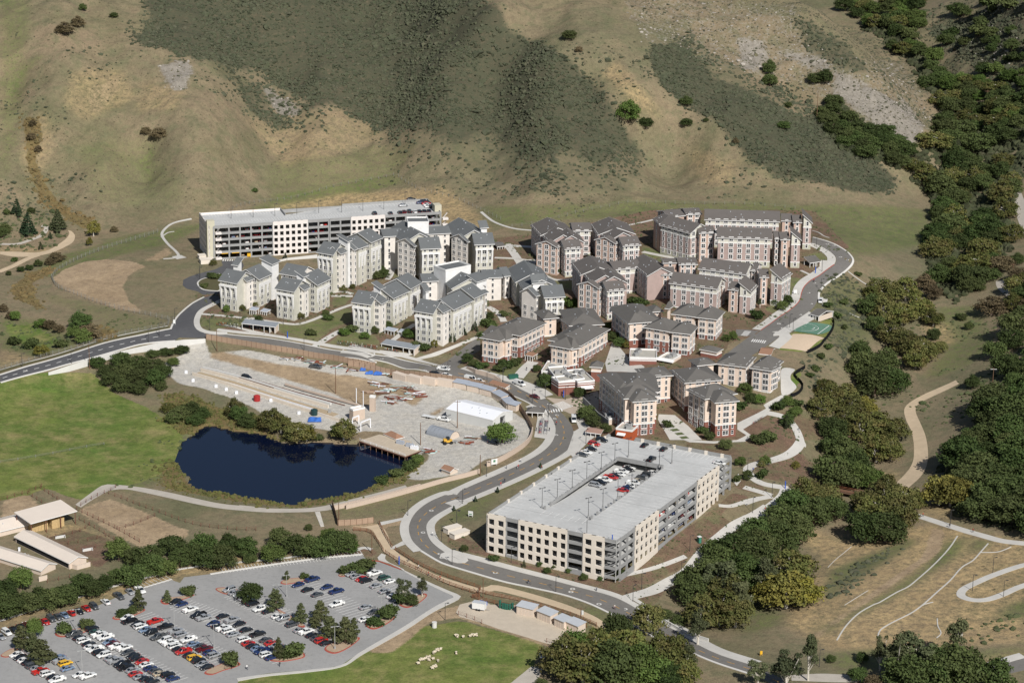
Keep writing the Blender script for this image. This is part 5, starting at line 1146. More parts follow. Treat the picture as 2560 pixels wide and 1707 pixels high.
def car_parts(kind):
    if kind in _car: return _car[kind]
    L_, w, bonnet, roof = dict(s=(4.7, .9, .93, 1.43), u=(4.75, .94, 1.08, 1.76), p=(5.6, .97, 1.12, 1.82), v=(5.6, 1.0, 1.15, 2.2), h=(4.2, .88, .95, 1.5))[kind]
    h = L_/2; b = MB(); zl = .28 if kind in 'sh' else .4
    if kind in 'sh':
        loft(b, [(-h, w*.84, zl+.1, .55, .80, w*.7), (-h+.25, w*.96, zl, .62, .96, w*.82), (-h+.95, w, zl, .68, .98, w*.86), (0, w, zl, .70, .96, w*.88), (h-1.35, w, zl, .68, .92, w*.84), (h-.3, w*.95, zl, .6, .74, w*.74), (h, w*.8, zl+.08, .5, .6, w*.62)])
        base, top, zr, zb = (-h+.55, h-1.25), (-h+1.35 if kind == 's' else -h+.9, h-2.15), roof, .93
    elif kind == 'u':
        loft(b, [(-h, w*.9, zl, .7, 1.02, w*.84), (-h+.2, w, zl, .75, 1.12, w*.9), (0, w, zl, .8, 1.12, w*.92), (h-1.3, w, zl, .78, 1.08, w*.9), (h-.25, w*.97, zl, .7, .96, w*.84), (h, w*.86, zl+.1, .6, .8, w*.74)])
        base, top, zr, zb = (-h+.12, h-1.2), (-h+.42, h-1.95), roof, 1.08
    elif kind == 'p':
        loft(b, [(h-2.0-1.75, w, zl, .8, 1.18, w*.95), (h-1.6, w, zl, .8, 1.14, w*.92), (h-.25, w*.97, zl, .75, 1.04, w*.88), (h, w*.88, zl+.1, .6, .86, w*.78)])
        for y in (-1, 1): b.box((-h+.98, y*(w-.06), zl), 1.96, .12, .82)
        b.box((-h+.06, 0, zl), .12, w*2-.2, .8); b.box((-h+1.0, 0, zl), 1.9, w*2-.22, .3)
        base, top, zr, zb = (h-2.0-1.72, h-1.45), (h-3.5, h-2.2), roof, 1.14
    else:
        loft(b, [(-h, w*.94, zl, .9, 1.25, w*.94), (0, w, zl, .9, 1.3, w*.97), (h-1.1, w, zl, .85, 1.2, w*.92), (h-.2, w*.95, zl, .7, .98, w*.84), (h, w*.85, zl+.1, .6, .8, w*.74)])
        base, top, zr, zb = (-h+.04, h-.95), (-h+.12, h-1.75), roof, 1.22
    tw, bw = w*.74, w*.9
    if kind == 'v': tw, bw = w*.86, w*.95
    Bq = [Vector((base[0], -bw, zb)), Vector((base[1], -bw, zb)), Vector((base[1], bw, zb)), Vector((base[0], bw, zb))]; Tq = [Vector((top[0], -tw, zr-.06)), Vector((top[1], -tw, zr-.06)), Vector((top[1], tw, zr-.06)), Vector((top[0], tw, zr-.06))]
    g = MB()
    for i in range(4): j = (i+1) % 4; g.face(Bq[i], Bq[j], Tq[j], Tq[i])
    # roof skin, pillars in body colour
    e = .03; T2 = [q+Vector(((-e if i in (0, 3) else e), (-e if i < 2 else e), .06)) for i, q in enumerate(Tq)]; b.face(*T2); b.face(*[q-Vector((0, 0, .09)) for q in T2][::-1])
    for i in range(4): j = (i+1) % 4; b.face(T2[i]-Vector((0, 0, .09)), T2[j]-Vector((0, 0, .09)), T2[j], T2[i])
    for i in range(4): b.tube(Bq[i], Tq[i], .045, .04, 4)
    for y in (0, 3):
        o_ = Vector((0, -.01 if y == 0 else .01, 0)); a0 = Bq[0 if y == 0 else 3]; a1 = Bq[1 if y == 0 else 2]; t0 = Tq[0 if y == 0 else 3]; t1 = Tq[1 if y == 0 else 2]
        for f in (.52,) if kind != 'u' else (.36, .66): b.tube(a0.lerp(a1, f)+o_, t0.lerp(t1, f)+o_, .05, .05, 4)
        if kind == 'v': b.face(a0+o_*2, a0.lerp(a1, .62)+o_*2, t0.lerp(t1, .62)+o_*2, t0+o_*2)
    wh = MB(); r_ = .33 if kind in 'sh' else .39; N = 10
    for sgn in (1,):
        rg_ = [(math.cos(2*math.pi*k/N)*r_, math.sin(2*math.pi*k/N)*r_) for k in range(N)]
        for k in range(N): j = (k+1) % N; wh.face((rg_[k][0], -.12, rg_[k][1]), (rg_[j][0], -.12, rg_[j][1]), (rg_[j][0], .12, rg_[j][1]), (rg_[k][0], .12, rg_[k][1]))
        for y in (-.12, .12): wh.face(*[(x, y, z) for x, z in rg_])
        wh.cur = 1
        for y in (-.13, .13): wh.face(*[(x*.58, y, z*.58) for x, z in rg_])
    hl = MB(); hl.box((0, 0, 0), .14, .38, .15)
    tl_ = MB(); tl_.box((0, 0, 0), .1, .26, .2)
    D_ = {}
    for nm, mb_, mt in (('body', b, PM['W']), ('glazing', g, CARGLASS), ('wheel', wh, [TYRE, HUB]), ('headlight', hl, HEAD), ('tail_light', tl_, TAIL)):
        o = mb_.build(nm, mt, smooth=False); D_[nm] = o.data; bpy.data.objects.remove(o)
    _car[kind] = (D_, L_, w, r_); return _car[kind]
_body = {}
KN2 = dict(s='saloon car', u='off-roader', p='pickup', v='van', h='hatchback')
NAME = dict(s='parked_car', u='parked_car', p='pickup_truck', v='van', h='parked_car')
def car(kind, col, loc, rz, label, group, pitch=0):
    D_, L_, w, r_ = car_parts(kind); root = empty(NAME[kind], loc, label, 'pickup' if kind == 'p' else 'van' if kind == 'v' else 'car', group, rz); root.rotation_euler = (0, pitch, rz)
    key = (kind, col)
    if key not in _body:
        me = D_['body'].copy(); me.materials.clear(); me.materials.append(PM[col]); _body[key] = me
    def ch(nm, me, l=(0, 0, 0)): o = bpy.data.objects.new(nm, me); COL.objects.link(o); o.parent = root; o.location = l
    ch('body', _body[key]); ch('glazing', D_['glazing']); lo = kind in 'sh'
    for y in (-1, 1): ch('headlight', D_['headlight'], (L_/2-.1, y*w*.66, .62 if lo else .78)); ch('tail_light', D_['tail_light'], (-L_/2+.03, y*w*.74, .72 if lo else .85))
    for x in (-L_/2+.95, L_/2-.95):
        for y in (-w+.1, w-.1): ch('wheel', D_['wheel'], (x, y, r_))
    return root
def heading(p, d): a = G(p); b = G((p[0]+d[0]*20, p[1]+d[1]*20)); return math.atan2(b.y-a.y, b.x-a.x)
def lot(z, rowname, d, items, group='cars in the big open car park', dz=.07):
    for i, (x, y, k, c) in enumerate(items):
        p = Q(z, x, y+10)[0]; g = G(p, dz); rz = heading(p, d)+rnd.uniform(-.035, .035)
        car(k, c, g, rz+(math.pi if rnd.random() < .3 else 0), '%s %s, %s in the %s' % (PC[c][0], KN2[k], ORD[i], rowname), group)
MAIN = (1.45, -.42)
lot('A', 'single row under the trees, big car park', (.6, .42), [(1005,905,'p','W'),(930,915,'s','S'),(853,948,'p','G'),(758,988,'s','W'),(675,1022,'u','G'),(620,1035,'s','R'),(567,1055,'s','K'),(513,1067,'s','R'),(462,1083,'s','L'),(415,1095,'s','G'),(367,1110,'u','G'),(325,1130,'s','R'),(280,1140,'s','M'),(195,1150,'s','M'),(150,1170,'s','K'),(98,1188,'s','K'),(48,1208,'u','W'),(5,1237,'s','S')])
lot('A', 'left side of second double row, big car park', MAIN, [(1258,985,'s','K'),(1300,1005,'s','B'),(1365,1045,'p','W'),(1422,1083,'p','K'),(1462,1103,'p','S'),(1528,1142,'s','B'),(1565,1162,'s','K'),(1603,1178,'p','W'),(1638,1197,'u','W'),(1672,1221,'s','S')])
lot('A', 'right side of second double row, big car park', MAIN, [(1598,1090,'s','K'),(1665,1120,'p','S'),(1712,1147,'s','K'),(1765,1188,'s','K')])
lot('B', 'lower left of second double row, car park', MAIN, [(142,1260,'u','W'),(175,1284,'s','R'),(205,1304,'s','K'),(240,1322,'s','L'),(272,1342,'p','B'),(305,1367,'u','W'),(342,1387,'s','B')])
lot('B', 'lower right of second double row, car park', MAIN, [(242,1220,'p','K'),(302,1260,'s','G'),(337,1282,'s','R'),(412,1312,'s','K'),(372,1302,'s','S')])
lot('A', 'left side of third double row, big car park', MAIN, [(912,1100,'s','W'),(930,1125,'p','K'),(985,1145,'s','K'),(1008,1165,'u','W'),(1042,1187,'s','L'),(1080,1210,'u','K'),(1135,1240,'p','G'),(1183,1264,'u','W'),(1220,1283,'p','W'),(1252,1305,'u','W'),(1282,1325,'s','K'),(1315,1345,'p','R'),(1360,1368,'s','K'),(1393,1389,'u','Y'),(1425,1410,'u','K'),(1450,1434,'s','S'),(1482,1455,'s','K')])
lot('A', 'right side of third double row, big car park', MAIN, [(1113,1128,'p','R'),(1188,1166,'p','K'),(1262,1200,'p','S'),(1297,1225,'u','S'),(1352,1258,'p','W'),(1387,1290,'s','L'),(1428,1308,'s','G'),(1468,1326,'p','M'),(1502,1350,'s','B'),(1535,1372,'u','S')])
lot('A', 'left side of fourth double row, car park', MAIN, [(530,1220,'p','G'),(570,1245,'s','K'),(600,1267,'u','W'),(638,1289,'s','K'),(650,1312,'s','W'),(685,1328,'p','W'),(715,1352,'u','K'),(745,1370,'u','W'),(795,1392,'s','S'),(830,1411,'p','S'),(875,1435,'p','K'),(905,1458,'p','K'),(950,1477,'s','S'),(972,1503,'s','R'),(1005,1525,'s','S'),(1048,1540,'s','K'),(1095,1557,'s','K')])
lot('A', 'right side of fourth double row, big car park', MAIN, [(660,1180,'u','K'),(685,1204,'s','E'),(712,1224,'p','W'),(757,1243,'p','W'),(783,1273,'s','L'),(808,1290,'s','M'),(838,1308,'p','W'),(893,1320,'p','W'),(915,1350,'s','G'),(953,1374,'s','K'),(985,1393,'s','K'),(1017,1415,'s','R'),(1050,1437,'s','W'),(1078,1463,'s','B'),(1115,1482,'s','G'),(1147,1502,'s','T'),(1205,1512,'u','K'),(1240,1537,'s','B')])
lot('A', 'left side of fifth double row, big car park', MAIN, [(118,1365,'s','W'),(147,1385,'s','K'),(175,1405,'s','W'),(205,1422,'s','K'),(235,1446,'u','G'),(268,1464,'s','S'),(292,1487,'p','R'),(340,1503,'u','W'),(385,1528,'s','K'),(410,1548,'p','W')])
lot('A', 'right side of fifth double row, big car park', MAIN, [(422,1388,'s','L'),(440,1412,'p','S'),(470,1430,'u','Y'),(485,1465,'s','L'),(570,1510,'s','W'),(630,1520,'p','W'),(690,1560,'s','K')])
lot('A', 'bottom left corner of the big car park', MAIN, [(20,1550,'p','W'),(62,1562,'p','W')])
lot('B', 'left side of first double row, big car park', MAIN, [(38,902,'u','S'),(75,922,'s','S'),(113,940,'u','W'),(148,962,'s','S'),(178,983,'s','K'),(207,1002,'u','K'),(262,1038,'p','W'),(318,1055,'s','K'),(385,1090,'s','W'),(422,1107,'u','S'),(490,1150,'u','G'),(545,1190,'s','S'),(590,1203,'p','W'),(630,1226,'s','K'),(668,1247,'s','G'),(698,1266,'u','R'),(733,1282,'s','K')])
lot('B', 'half-empty middle rows of the big car park', MAIN, [(530,865,'s','B'),(600,900,'s','K'),(670,935,'s','G'),(635,827,'p','B'),(735,882,'s','B'),(808,913,'p','B'),(808,1005,'p','W'),(1015,1025,'s','S'),(1072,1060,'s','G'),(1010,1113,'s','W')])
lot('B', 'far right rows of the big car park', MAIN, [(915,788,'u','S'),(950,804,'s','S'),(985,823,'s','R'),(1020,836,'u','K'),(1040,770,'s','K'),(1080,784,'p','W'),(1150,817,'u','E'),(1190,840,'s','W'),(1092,873,'s','S'),(1153,910,'s','S'),(1212,948,'s','W'),(1258,970,'s','G')])
# stall lines of the car park
def lotlines(z, x0, y0, x1, y1, n, ln=5.2, both=True):
    a = G(Q(z, x0, y0)[0]); b = G(Q(z, x1, y1)[0]); d = (b-a); d.z = 0; L_ = d.length; d.normalize(); nn = Vector((-d.y, d.x, 0)); V = []; F = []
    for i in range(n+1):
        c = a+d*(L_*i/n); q = len(V); e0 = c-nn*ln if both else c; e1 = c+nn*ln
        for v in (e0-d*.08, e0+d*.08, e1+d*.08, e1-d*.08): V.append((v.x, v.y, zt(v.x, v.y)+.085))
        F.append((q, q+1, q+2, q+3))
    o = mesh_obj('stall_lines', V, F, WHITE); o['kind'] = 'structure'
    if o.data.polygons[0].normal.z < 0: o.data.flip_normals()
lotlines('A',1300,1010,1560,1100,10); lotlines('A',1560,1100,2050,1400,22); lotlines('A',1000,1090,1600,1400,26); lotlines('A',580,1190,1250,1560,28); lotlines('A',380,1400,800,1600,16)
lotlines('B',90,930,360,1070,13); lotlines('B',360,1060,800,1270,18); lotlines('B',560,850,1010,1090,19); lotlines('B',930,770,1330,950,16); lotlines('B',0,782,1000,655,42,5, False); lotlines('A',1000,900,1240,832,8,5,False)
# garage decks
def deckcars(Gr, z, what, items, du):
    for i, (x, y, k, c, *r_) in enumerate(items):
        zz = Gr.deck; 
        if r_: zz = None
        p = Q(z, x, y+8)[0]; q = at(p, Gr.deck); pit = 0
        if r_:
            for _ in range(6): vv_ = (q-Gr.a).dot(Gr.v); zz = Gr.deck-(vv_-va)/(vb+8-va)*Gr.fh*1.1; q = at(p, zz)
        rz = math.atan2(du.y, du.x)
        car(k, c, Vector((q.x, q.y, zz+.02)), rz, '%s %s, %s %s' % (PC[c][0], KN2[k], ORD[i], what), 'cars on and in the garages')
deckcars(NG, 'C', 'from the right, back left of near garage deck', [(932,98,'u','K'),(885,122,'u','R'),(868,150,'s','K'),(838,170,'s','W'),(812,185,'s','G')], NG.u)
deckcars(NG, 'C', 'from the left, open back of near garage deck', [(1192,127,'s','K'),(1232,214,'p','K'),(1307,150,'s','K')], NG.v)
deckcars(NG, 'C', 'alone in the back right corner of the near garage deck', [(1645,235,'s','W')], NG.u)
deckcars(NG, 'C', 'from the top, left side of near garage ramp', [(1103,260,'s','W',1),(1088,273,'s','K',1),(1053,288,'p','W',1),(1040,303,'s','W',1),(1010,312,'s','K',1),(986,324,'p','R',1),(950,338,'p','W',1),(918,355,'p','K',1),(893,370,'u','S',1)], NG.u)
deckcars(NG, 'C', 'from the top, right side of near garage ramp', [(1242,296,'s','W',1),(1212,310,'u','K',1),(1187,328,'p','G',1),(1150,345,'s','T',1),(1128,358,'p','W',1),(1108,374,'s','W',1),(1090,388,'s','B',1),(1063,402,'s','R',1)], NG.u)
deckcars(FG, 'd', 'from the left, front of upper garage deck', [(760,432,'u','K'),(1020,424,'s','G'),(1175,412,'s','K'),(1240,400,'s','M'),(1325,398,'u','K'),(1415,398,'s','W'),(1490,393,'s','K'),(1570,390,'s','K'),(1645,386,'s','K')], FG.v)
deckcars(FG, 'd', 'in the back right corner of the upper garage deck', [(1360,193,'s','K'),(1520,250,'s','B'),(1580,238,'u','K'),(1605,262,'s','R'),(1632,288,'s','W'),(1658,312,'s','W'),(1725,320,'u','K'),(1233,295,'s','S')], FG.u)
cc = 'WKSGRBWSTLWKM'
for k in range(4):
    for j in range(13):
        v_ = vv[2]+(vv[3]-vv[2])*(j+.5)/13; 
        if rnd.random() < .8:
            q = NG.P(NG.W-3.8, v_, NG.base+k*NG.fh+.02); c = rnd.choice(cc); car(rnd.choice('sup'), c, q, math.atan2(NG.u.y, NG.u.x), '%s vehicle behind the %s place of the near garage side openings, level %s' % (PC[c][0], ORD[j], ['one', 'two', 'three', 'four'][k]), 'cars on and in the garages')
for k in range(5):
    for j, (x0, x1, n) in enumerate(((f1[1], f1[2], 12), (f1[3], f1[4], 5), (f2[2], f2[3], 12))):
        for i in range(n):
            if rnd.random() < .3:
                c = rnd.choice(cc); q = FG.P(x0+(x1-x0)*(i+.5)/n, 4.2, FG.base+k*FG.fh+.02); car('s' if rnd.random() < .6 else 'u', c, q, math.atan2(FG.v.y, FG.v.x), '%s vehicle inside upper garage, level %s, %s place of %s stretch' % (PC[c][0], ['one', 'two', 'three', 'four', 'five'][k], ORD[i], ORD[j]), 'cars on and in the garages')
def one(z, x, y, k, c, d, label): p = Q(z, x, y)[0]; return car(k, c, G(p, .09), heading(p, d), label, 'vehicles about the site')
one('F', 848, 362, 'p', 'W', (1, .16), 'white pickup driving past the zebra crossing of the side road'); one('F', 775, 392, 's', 'K', (1, .16), 'black car on the road behind the buff containers'); one('F', 872, 412, 's', 'W', (1, .16), 'white car on the road beside the fence posts')
one('F', 1080, 450, 'v', 'W', (1, .25), 'white van leading on the curving road'); one('F', 1148, 468, 'p', 'W', (1, .25), 'white utility truck following the van on the curving road'); one('F', 1497, 488, 'v', 'W', (1, .35), 'white van parked at the kerb in front of the low brick shop')
one('F', 1627, 595, 's', 'M', (1, .35), 'dark red saloon on the road above the bend'); one('F', 1958, 795, 'v', 'W', (.1, 1), 'white van parked at the kerb by the street corner'); one('t', 1183, 1100, 'u', 'W', (-.25, 1), 'white car parked beside the bus lay-by uphill')
one('E', 1222, 440, 'p', 'G', (1, .15), 'dark pickup parked on the bare mound of the yard'); one('E', 680, 522, 'u', 'K', (1, .25), 'black car parked beside the long concrete flume'); one('F', 1275, 990, 's', 'K', (1, .2), 'dark car parked in the shade of the round tree'); one('F', 850, 790, 'p', 'W', (1, .2), 'white work truck with a ladder rack beside the white metal shed')
one('C', 570, 1410, 'u', 'S', (.1, 1), 'silver car parked at the edge of the lower lawn under trees')
# ---------------------------------------------------------------- vegetation
nr = np.random.RandomState(11)
def leaf_mat(name, a, b, c3=None, tr=.25):
    t = NT(name); n = t.noise(1.3, 3, .6, t.obj()); n2 = t.noise(.35, 2, .5, t.obj()); r_ = t.n('ObjectInfo').outputs['Random']
    col = t.mix(t.ramp(n, .35, .65), a, b)
    if c3: col = t.mix(t.math('MULTIPLY', t.ramp(n2, .45, .7), .7), col, c3)
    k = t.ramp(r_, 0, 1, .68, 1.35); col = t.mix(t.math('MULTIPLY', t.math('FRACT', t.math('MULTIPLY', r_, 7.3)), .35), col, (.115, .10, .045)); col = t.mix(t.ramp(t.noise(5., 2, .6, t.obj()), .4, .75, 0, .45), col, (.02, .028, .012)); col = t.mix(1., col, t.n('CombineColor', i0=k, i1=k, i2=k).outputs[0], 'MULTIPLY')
    t.out(col, .75); t.b.inputs['Specular IOR Level'].default_value = .15; return t.m
BARK = M('grey_brown_bark', (.16, .12, .09), .95, .3, 2.); PALEB = M('pale_sycamore_bark', (.55, .51, .44), .9, .25, 1.5)
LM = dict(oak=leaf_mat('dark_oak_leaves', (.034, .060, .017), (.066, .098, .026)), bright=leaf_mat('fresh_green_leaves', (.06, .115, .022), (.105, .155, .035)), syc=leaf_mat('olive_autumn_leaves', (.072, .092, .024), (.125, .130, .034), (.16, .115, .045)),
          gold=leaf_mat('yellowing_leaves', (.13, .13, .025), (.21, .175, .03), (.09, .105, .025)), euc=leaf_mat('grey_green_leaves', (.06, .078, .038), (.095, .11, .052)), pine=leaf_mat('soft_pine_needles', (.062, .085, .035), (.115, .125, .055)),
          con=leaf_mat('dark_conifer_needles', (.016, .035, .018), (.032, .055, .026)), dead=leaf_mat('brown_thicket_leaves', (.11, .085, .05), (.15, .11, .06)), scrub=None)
def leaves(C, rad, n, size, seed, flat=.0):
    """small bent leaf clumps spread over the shells of several lobes"""
    r = np.random.RandomState(seed); out = []; k = np.array(rad)[:, 0]**2; k = k/k.sum(); ids = r.choice(len(C), n, p=k)
    d = r.normal(size=(n, 3)); d /= np.linalg.norm(d, axis=1)[:, None]; d[:, 2] = np.where(d[:, 2] < -.35, -d[:, 2]*.6, d[:, 2])
    rr = 1-r.normal(size=n)*.24; c = np.array(C)[ids]+d*np.array(rad)[ids]*rr[:, None]
    nrm = d*.8+r.normal(size=(n, 3))*.55; nrm /= np.linalg.norm(nrm, axis=1)[:, None]
    a = np.cross(nrm, r.normal(size=(n, 3))); a /= np.linalg.norm(a, axis=1)[:, None]; b = np.cross(nrm, a); s = size*(.6+.8*r.rand(n))[:, None]
    V = np.stack([c-a*s-b*s*.7, c+a*s*.9-b*s*.8+nrm*s*.3, c+a*s+b*s*.8, c-a*s*.8+b*s*.9+nrm*s*.3], 1).reshape(-1, 3)
    return V, np.arange(n*4).reshape(n, 4)
def core(C, rad, mat): pass
_tv = {}
def tree_proto(sp, var):
    key = (sp, var)
    if key in _tv: return _tv[key]
    r = random.Random(hash(sp) % 1000 if False else sum(map(ord, sp))*7+var*13); C = []; Rd = []; limbs = []
    if sp in ('oak', 'bright', 'gold', 'syc', 'dead'):
        nb = 26 if sp != 'syc' else 30
        for i in range(nb):
            a = r.random()*6.28; q = math.sqrt(r.random())*3.6; z = 3.6+r.random()*4.4*(1-q/5.5); s_ = r.uniform(.9, 1.7) if sp in ('oak', 'bright') else r.uniform(.65, 1.45)
            C.append((q*math.cos(a), q*math.sin(a), z)); Rd.append((s_, s_, s_*.8)); limbs.append((q*math.cos(a)*.8, q*math.sin(a)*.8, z-.3))
        for i in range(7): a = i*.9+r.random(); C.append((3.1*math.cos(a), 3.1*math.sin(a), r.uniform(2., 3.2))); Rd.append((1.6, 1.6, 1.3))
        n, sz = (4200, .19) if sp in ('oak', 'bright') else (3300, .2)
    elif sp == 'euc':
        for i in range(15):
            a = r.random()*6.28; q = r.random()*3.; z = r.uniform(5, 11); C.append((q*math.cos(a), q*math.sin(a), z)); s_ = r.uniform(.8, 1.6); Rd.append((s_, s_, s_*.9)); limbs.append(C[-1])
        n, sz = 2600, .2
    elif sp == 'pine':
        for i in range(16):
            z = 1.6+i*.48; q = 3.2*(1-(i/18))*r.uniform(.5, 1); a = i*2.4; C.append((q*math.cos(a), q*math.sin(a), z)); Rd.append((1.4-.04*i, 1.4-.04*i, .8)); limbs.append(C[-1])
        n, sz = 2000, .22
    elif sp == 'con':
        for i in range(22):
            z = 1+i*.42; q = 2.6*(1-i/23); a = i*2.1; C.append((q*math.cos(a), q*math.sin(a), z)); Rd.append((1.15-.035*i, 1.15-.035*i, .6))
        n, sz = 2200, .2
    elif sp == 'bush':
        for i in range(9): a = r.random()*6.28; q = math.sqrt(r.random())*3.; C.append((q*math.cos(a), q*math.sin(a), r.uniform(1.4, 4.8))); Rd.append((2.1, 2.1, 1.9))
        n, sz = 900, .42
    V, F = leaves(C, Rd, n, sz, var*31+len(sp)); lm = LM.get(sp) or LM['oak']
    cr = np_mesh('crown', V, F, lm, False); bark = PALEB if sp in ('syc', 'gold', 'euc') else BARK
    m = MB(); top = (r.uniform(-.4, .4), r.uniform(-.4, .4), 5.5 if sp not in ('pine', 'con') else 8.5)
    if sp != 'bush': m.tube((0, 0, -1), (top[0]*.4, top[1]*.4, top[2]*.4), .42, .32, 6); m.tube((top[0]*.4, top[1]*.4, top[2]*.4), top, .32, .14, 6)
    else: m.tube((0, 0, -.5), (0, 0, 2), .3, .15, 5)
    for k, l in enumerate(limbs[::2 if sp not in ('syc', 'euc') else 1]):
        f = r.uniform(.25, .9) if sp != 'pine' else min(.95, l[2]/8.5); s0 = Vector(top)*f; s0.z = max(s0.z, 1.5); ex = 1.22 if sp in ('syc', 'euc') else .9; m.tube(s0, (l[0]*ex, l[1]*ex, l[2]+.5), .2, .07, 4)
    tr = m.build('trunk', bark); _tv[key] = (cr.data, tr.data); bpy.data.objects.remove(cr); bpy.data.objects.remove(tr); return _tv[key]
SPN = dict(oak=('oak_tree', 'dark evergreen oak'), bright=('leafy_tree', 'fresh green round tree'), gold=('sycamore_tree', 'yellow-green sycamore'), syc=('sycamore_tree', 'olive-brown sycamore'), euc=('eucalyptus_tree', 'open-crowned eucalyptus'),
           pine=('pine_tree', 'soft grey-green pine'), con=('conifer_tree', 'dark conical conifer'), bush=('shrub', 'rounded green shrub'), dead=('thicket', 'brown leafless thicket'))
_tc = {}
def tree(sp, loc, h, label, group, wide=1., lm=None):
    cr, tr = tree_proto(sp, rnd.randrange(4)); hh = dict(oak=8.6, bright=8.6, gold=8.6, syc=8.6, dead=8.6, euc=11.6, pine=9.8, con=10.6, bush=6.5)[sp]; s_ = h/hh
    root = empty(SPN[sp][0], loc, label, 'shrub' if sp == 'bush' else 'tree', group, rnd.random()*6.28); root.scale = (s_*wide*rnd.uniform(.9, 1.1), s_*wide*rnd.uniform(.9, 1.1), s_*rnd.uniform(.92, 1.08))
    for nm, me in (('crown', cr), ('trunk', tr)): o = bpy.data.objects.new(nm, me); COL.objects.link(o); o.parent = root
    return root
def trees(z, where, group, items):
    cnt = {}
    for x, y, h, sp, *w in items:
        i = cnt.get(sp, 0); cnt[sp] = i+1
        tree(sp, G(Q(z, x, y)[0], -.1), h, '%s %s %s' % (ORD[i], SPN[sp][1], where), group, *(w or []))
trees('A', 'in the belt between barn and car park', 'trees above the car park', [(150,890,8.5,'bright'),(40,960,7,'oak',1.2),(20,1100,9,'oak',1.1),(90,1085,8.5,'oak',1.2),(200,1060,8.5,'oak',1.2),(285,1030,8,'oak',1.1),(370,1030,8.5,'oak',1.1),(460,1010,8,'oak',1.1),(590,925,8,'oak',1.1),(655,955,7,'oak'),(740,910,6.5,'oak'),(850,690,8.5,'bright'),(840,850,5.5,'oak',1.2),(950,865,8,'oak',1.2),(1060,745,9,'oak',1.1),(1100,800,8.5,'oak'),(960,720,7,'oak'),(1190,800,6.5,'bright',1.1),(1230,655,8.5,'oak',1.15),(1290,730,7.5,'oak'),(1385,720,10,'oak',.7),(1465,690,12,'oak',.9),(1500,745,9,'oak'),(1600,745,9.5,'oak'),(1640,650,8,'oak'),(1765,660,6.5,'oak'),(1795,705,4,'oak',1.2)])
trees('B', 'beside the top kerb of the car park', 'trees above the car park', [(400,600,8.5,'oak',.9),(355,695,7.2,'bright',1.2),(520,650,8.,'oak',1.1),(620,655,8.,'oak',1.1),(700,665,8.,'oak',1.2),(790,600,8,'oak'),(850,640,9.5,'oak'),(895,640,5.5,'bright'),(760,560,6,'bright'),(605,475,3,'oak'),(165,660,7.5,'oak'),(190,705,4,'oak')])
trees('A', 'on an island in the left car park', 'trees in the car park', [(995,1045,7.5,'pine',.9),(880,1085,2.6,'bush',1.4),(940,1070,2.6,'bush',1.3),(1200,990,4.5,'pine'),(1350,935,3.2,'bush',1.2),(462,1210,3.8,'bush',1.1),(620,1172,3.2,'bush',1.3),(255,1240,7.5,'bright',.7),(160,1330,9,'pine',1.1),(300,1425,9,'pine',1.3),(540,1590,9,'pine'),(1290,1600,4.5,'bush',1.4),(240,1350,7,'pine')])
trees('B', 'on an island in the right car park', 'trees in the car park', [(185,985,7.5,'oak',1.1),(370,1040,8,'pine',1.1),(450,830,3.6,'pine'),(580,825,2.8,'bush'),(550,1140,7,'pine'),(690,1130,8.5,'pine'),(760,1250,8.5,'pine',1.1),(870,1285,9,'pine',1.2),(930,1250,7,'pine'),(660,1180,6,'pine'),(390,1395,8,'pine',.6),(500,1375,4.2,'bush',1.4),(440,1385,3.4,'bush',1.2),(40,1435,4,'bush',1.2),(1020,765,4,'bush',1.3),(945,780,4,'bush',1.3),(880,785,3.4,'bush',1.3),(1290,1000,9,'euc',.9),(1420,950,8,'euc',.8),(1340,1010,5,'oak'),(1165,1105,5,'bush',1.1),(1080,1155,3.4,'bush',1.2),(1260,1010,4,'bush')])
trees('C', 'in the grove at the bottom edge', 'trees at the bottom edge', [(620,1620,12,'bright'),(700,1530,14,'syc'),(765,1450,12,'bright',.9),(820,1560,16,'syc'),(890,1440,13,'syc',.9),(950,1530,16,'gold',.9),(1020,1370,14,'oak',.7),(1060,1470,16,'syc',.9),(1000,1640,17,'oak'),(1125,1560,14,'bright'),(1190,1450,9,'oak'),(930,1380,9,'syc'),(690,1420,7,'oak'),(750,1680,12,'gold'),(880,1700,14,'syc'),(1200,1650,11,'syc'),(1290,1490,13,'syc'),(1380,1480,12,'syc',.9),(1450,1500,10,'euc'),(1255,1590,12,'bright'),(1350,1620,10,'oak'),(1430,1590,10,'syc'),(1500,1650,12,'euc'),(1570,1640,14,'euc'),(1650,1630,15,'euc',1.1),(1740,1680,14,'euc'),(1830,1650,12,'oak'),(1890,1640,14,'euc'),(1000,1240,4.5,'oak'),(560,1600,4,'oak'),(680,1640,7,'oak')])
trees('D', 'in the lower right grove', 'trees in the lower right grove', [(300,1620,14,'euc',1.1),(460,1550,15,'euc',.7),(100,1600,9,'euc'),(970,1480,13,'euc',.6),(850,1420,4,'oak'),(1090,1560,16,'euc'),(1250,1560,16,'euc',1.2),(1180,1620,14,'oak'),(1370,1600,15,'oak'),(1500,1460,15,'euc',.8),(1500,1610,15,'oak',1.2),(1620,1560,10,'oak'),(1800,1620,12,'oak'),(820,1560,6,'oak'),(760,1540,4,'euc'),(930,1600,5,'dead'),(620,1420,3,'oak'),(1550,1170,1.6,'bush'),(505,520,1.6,'bush')])
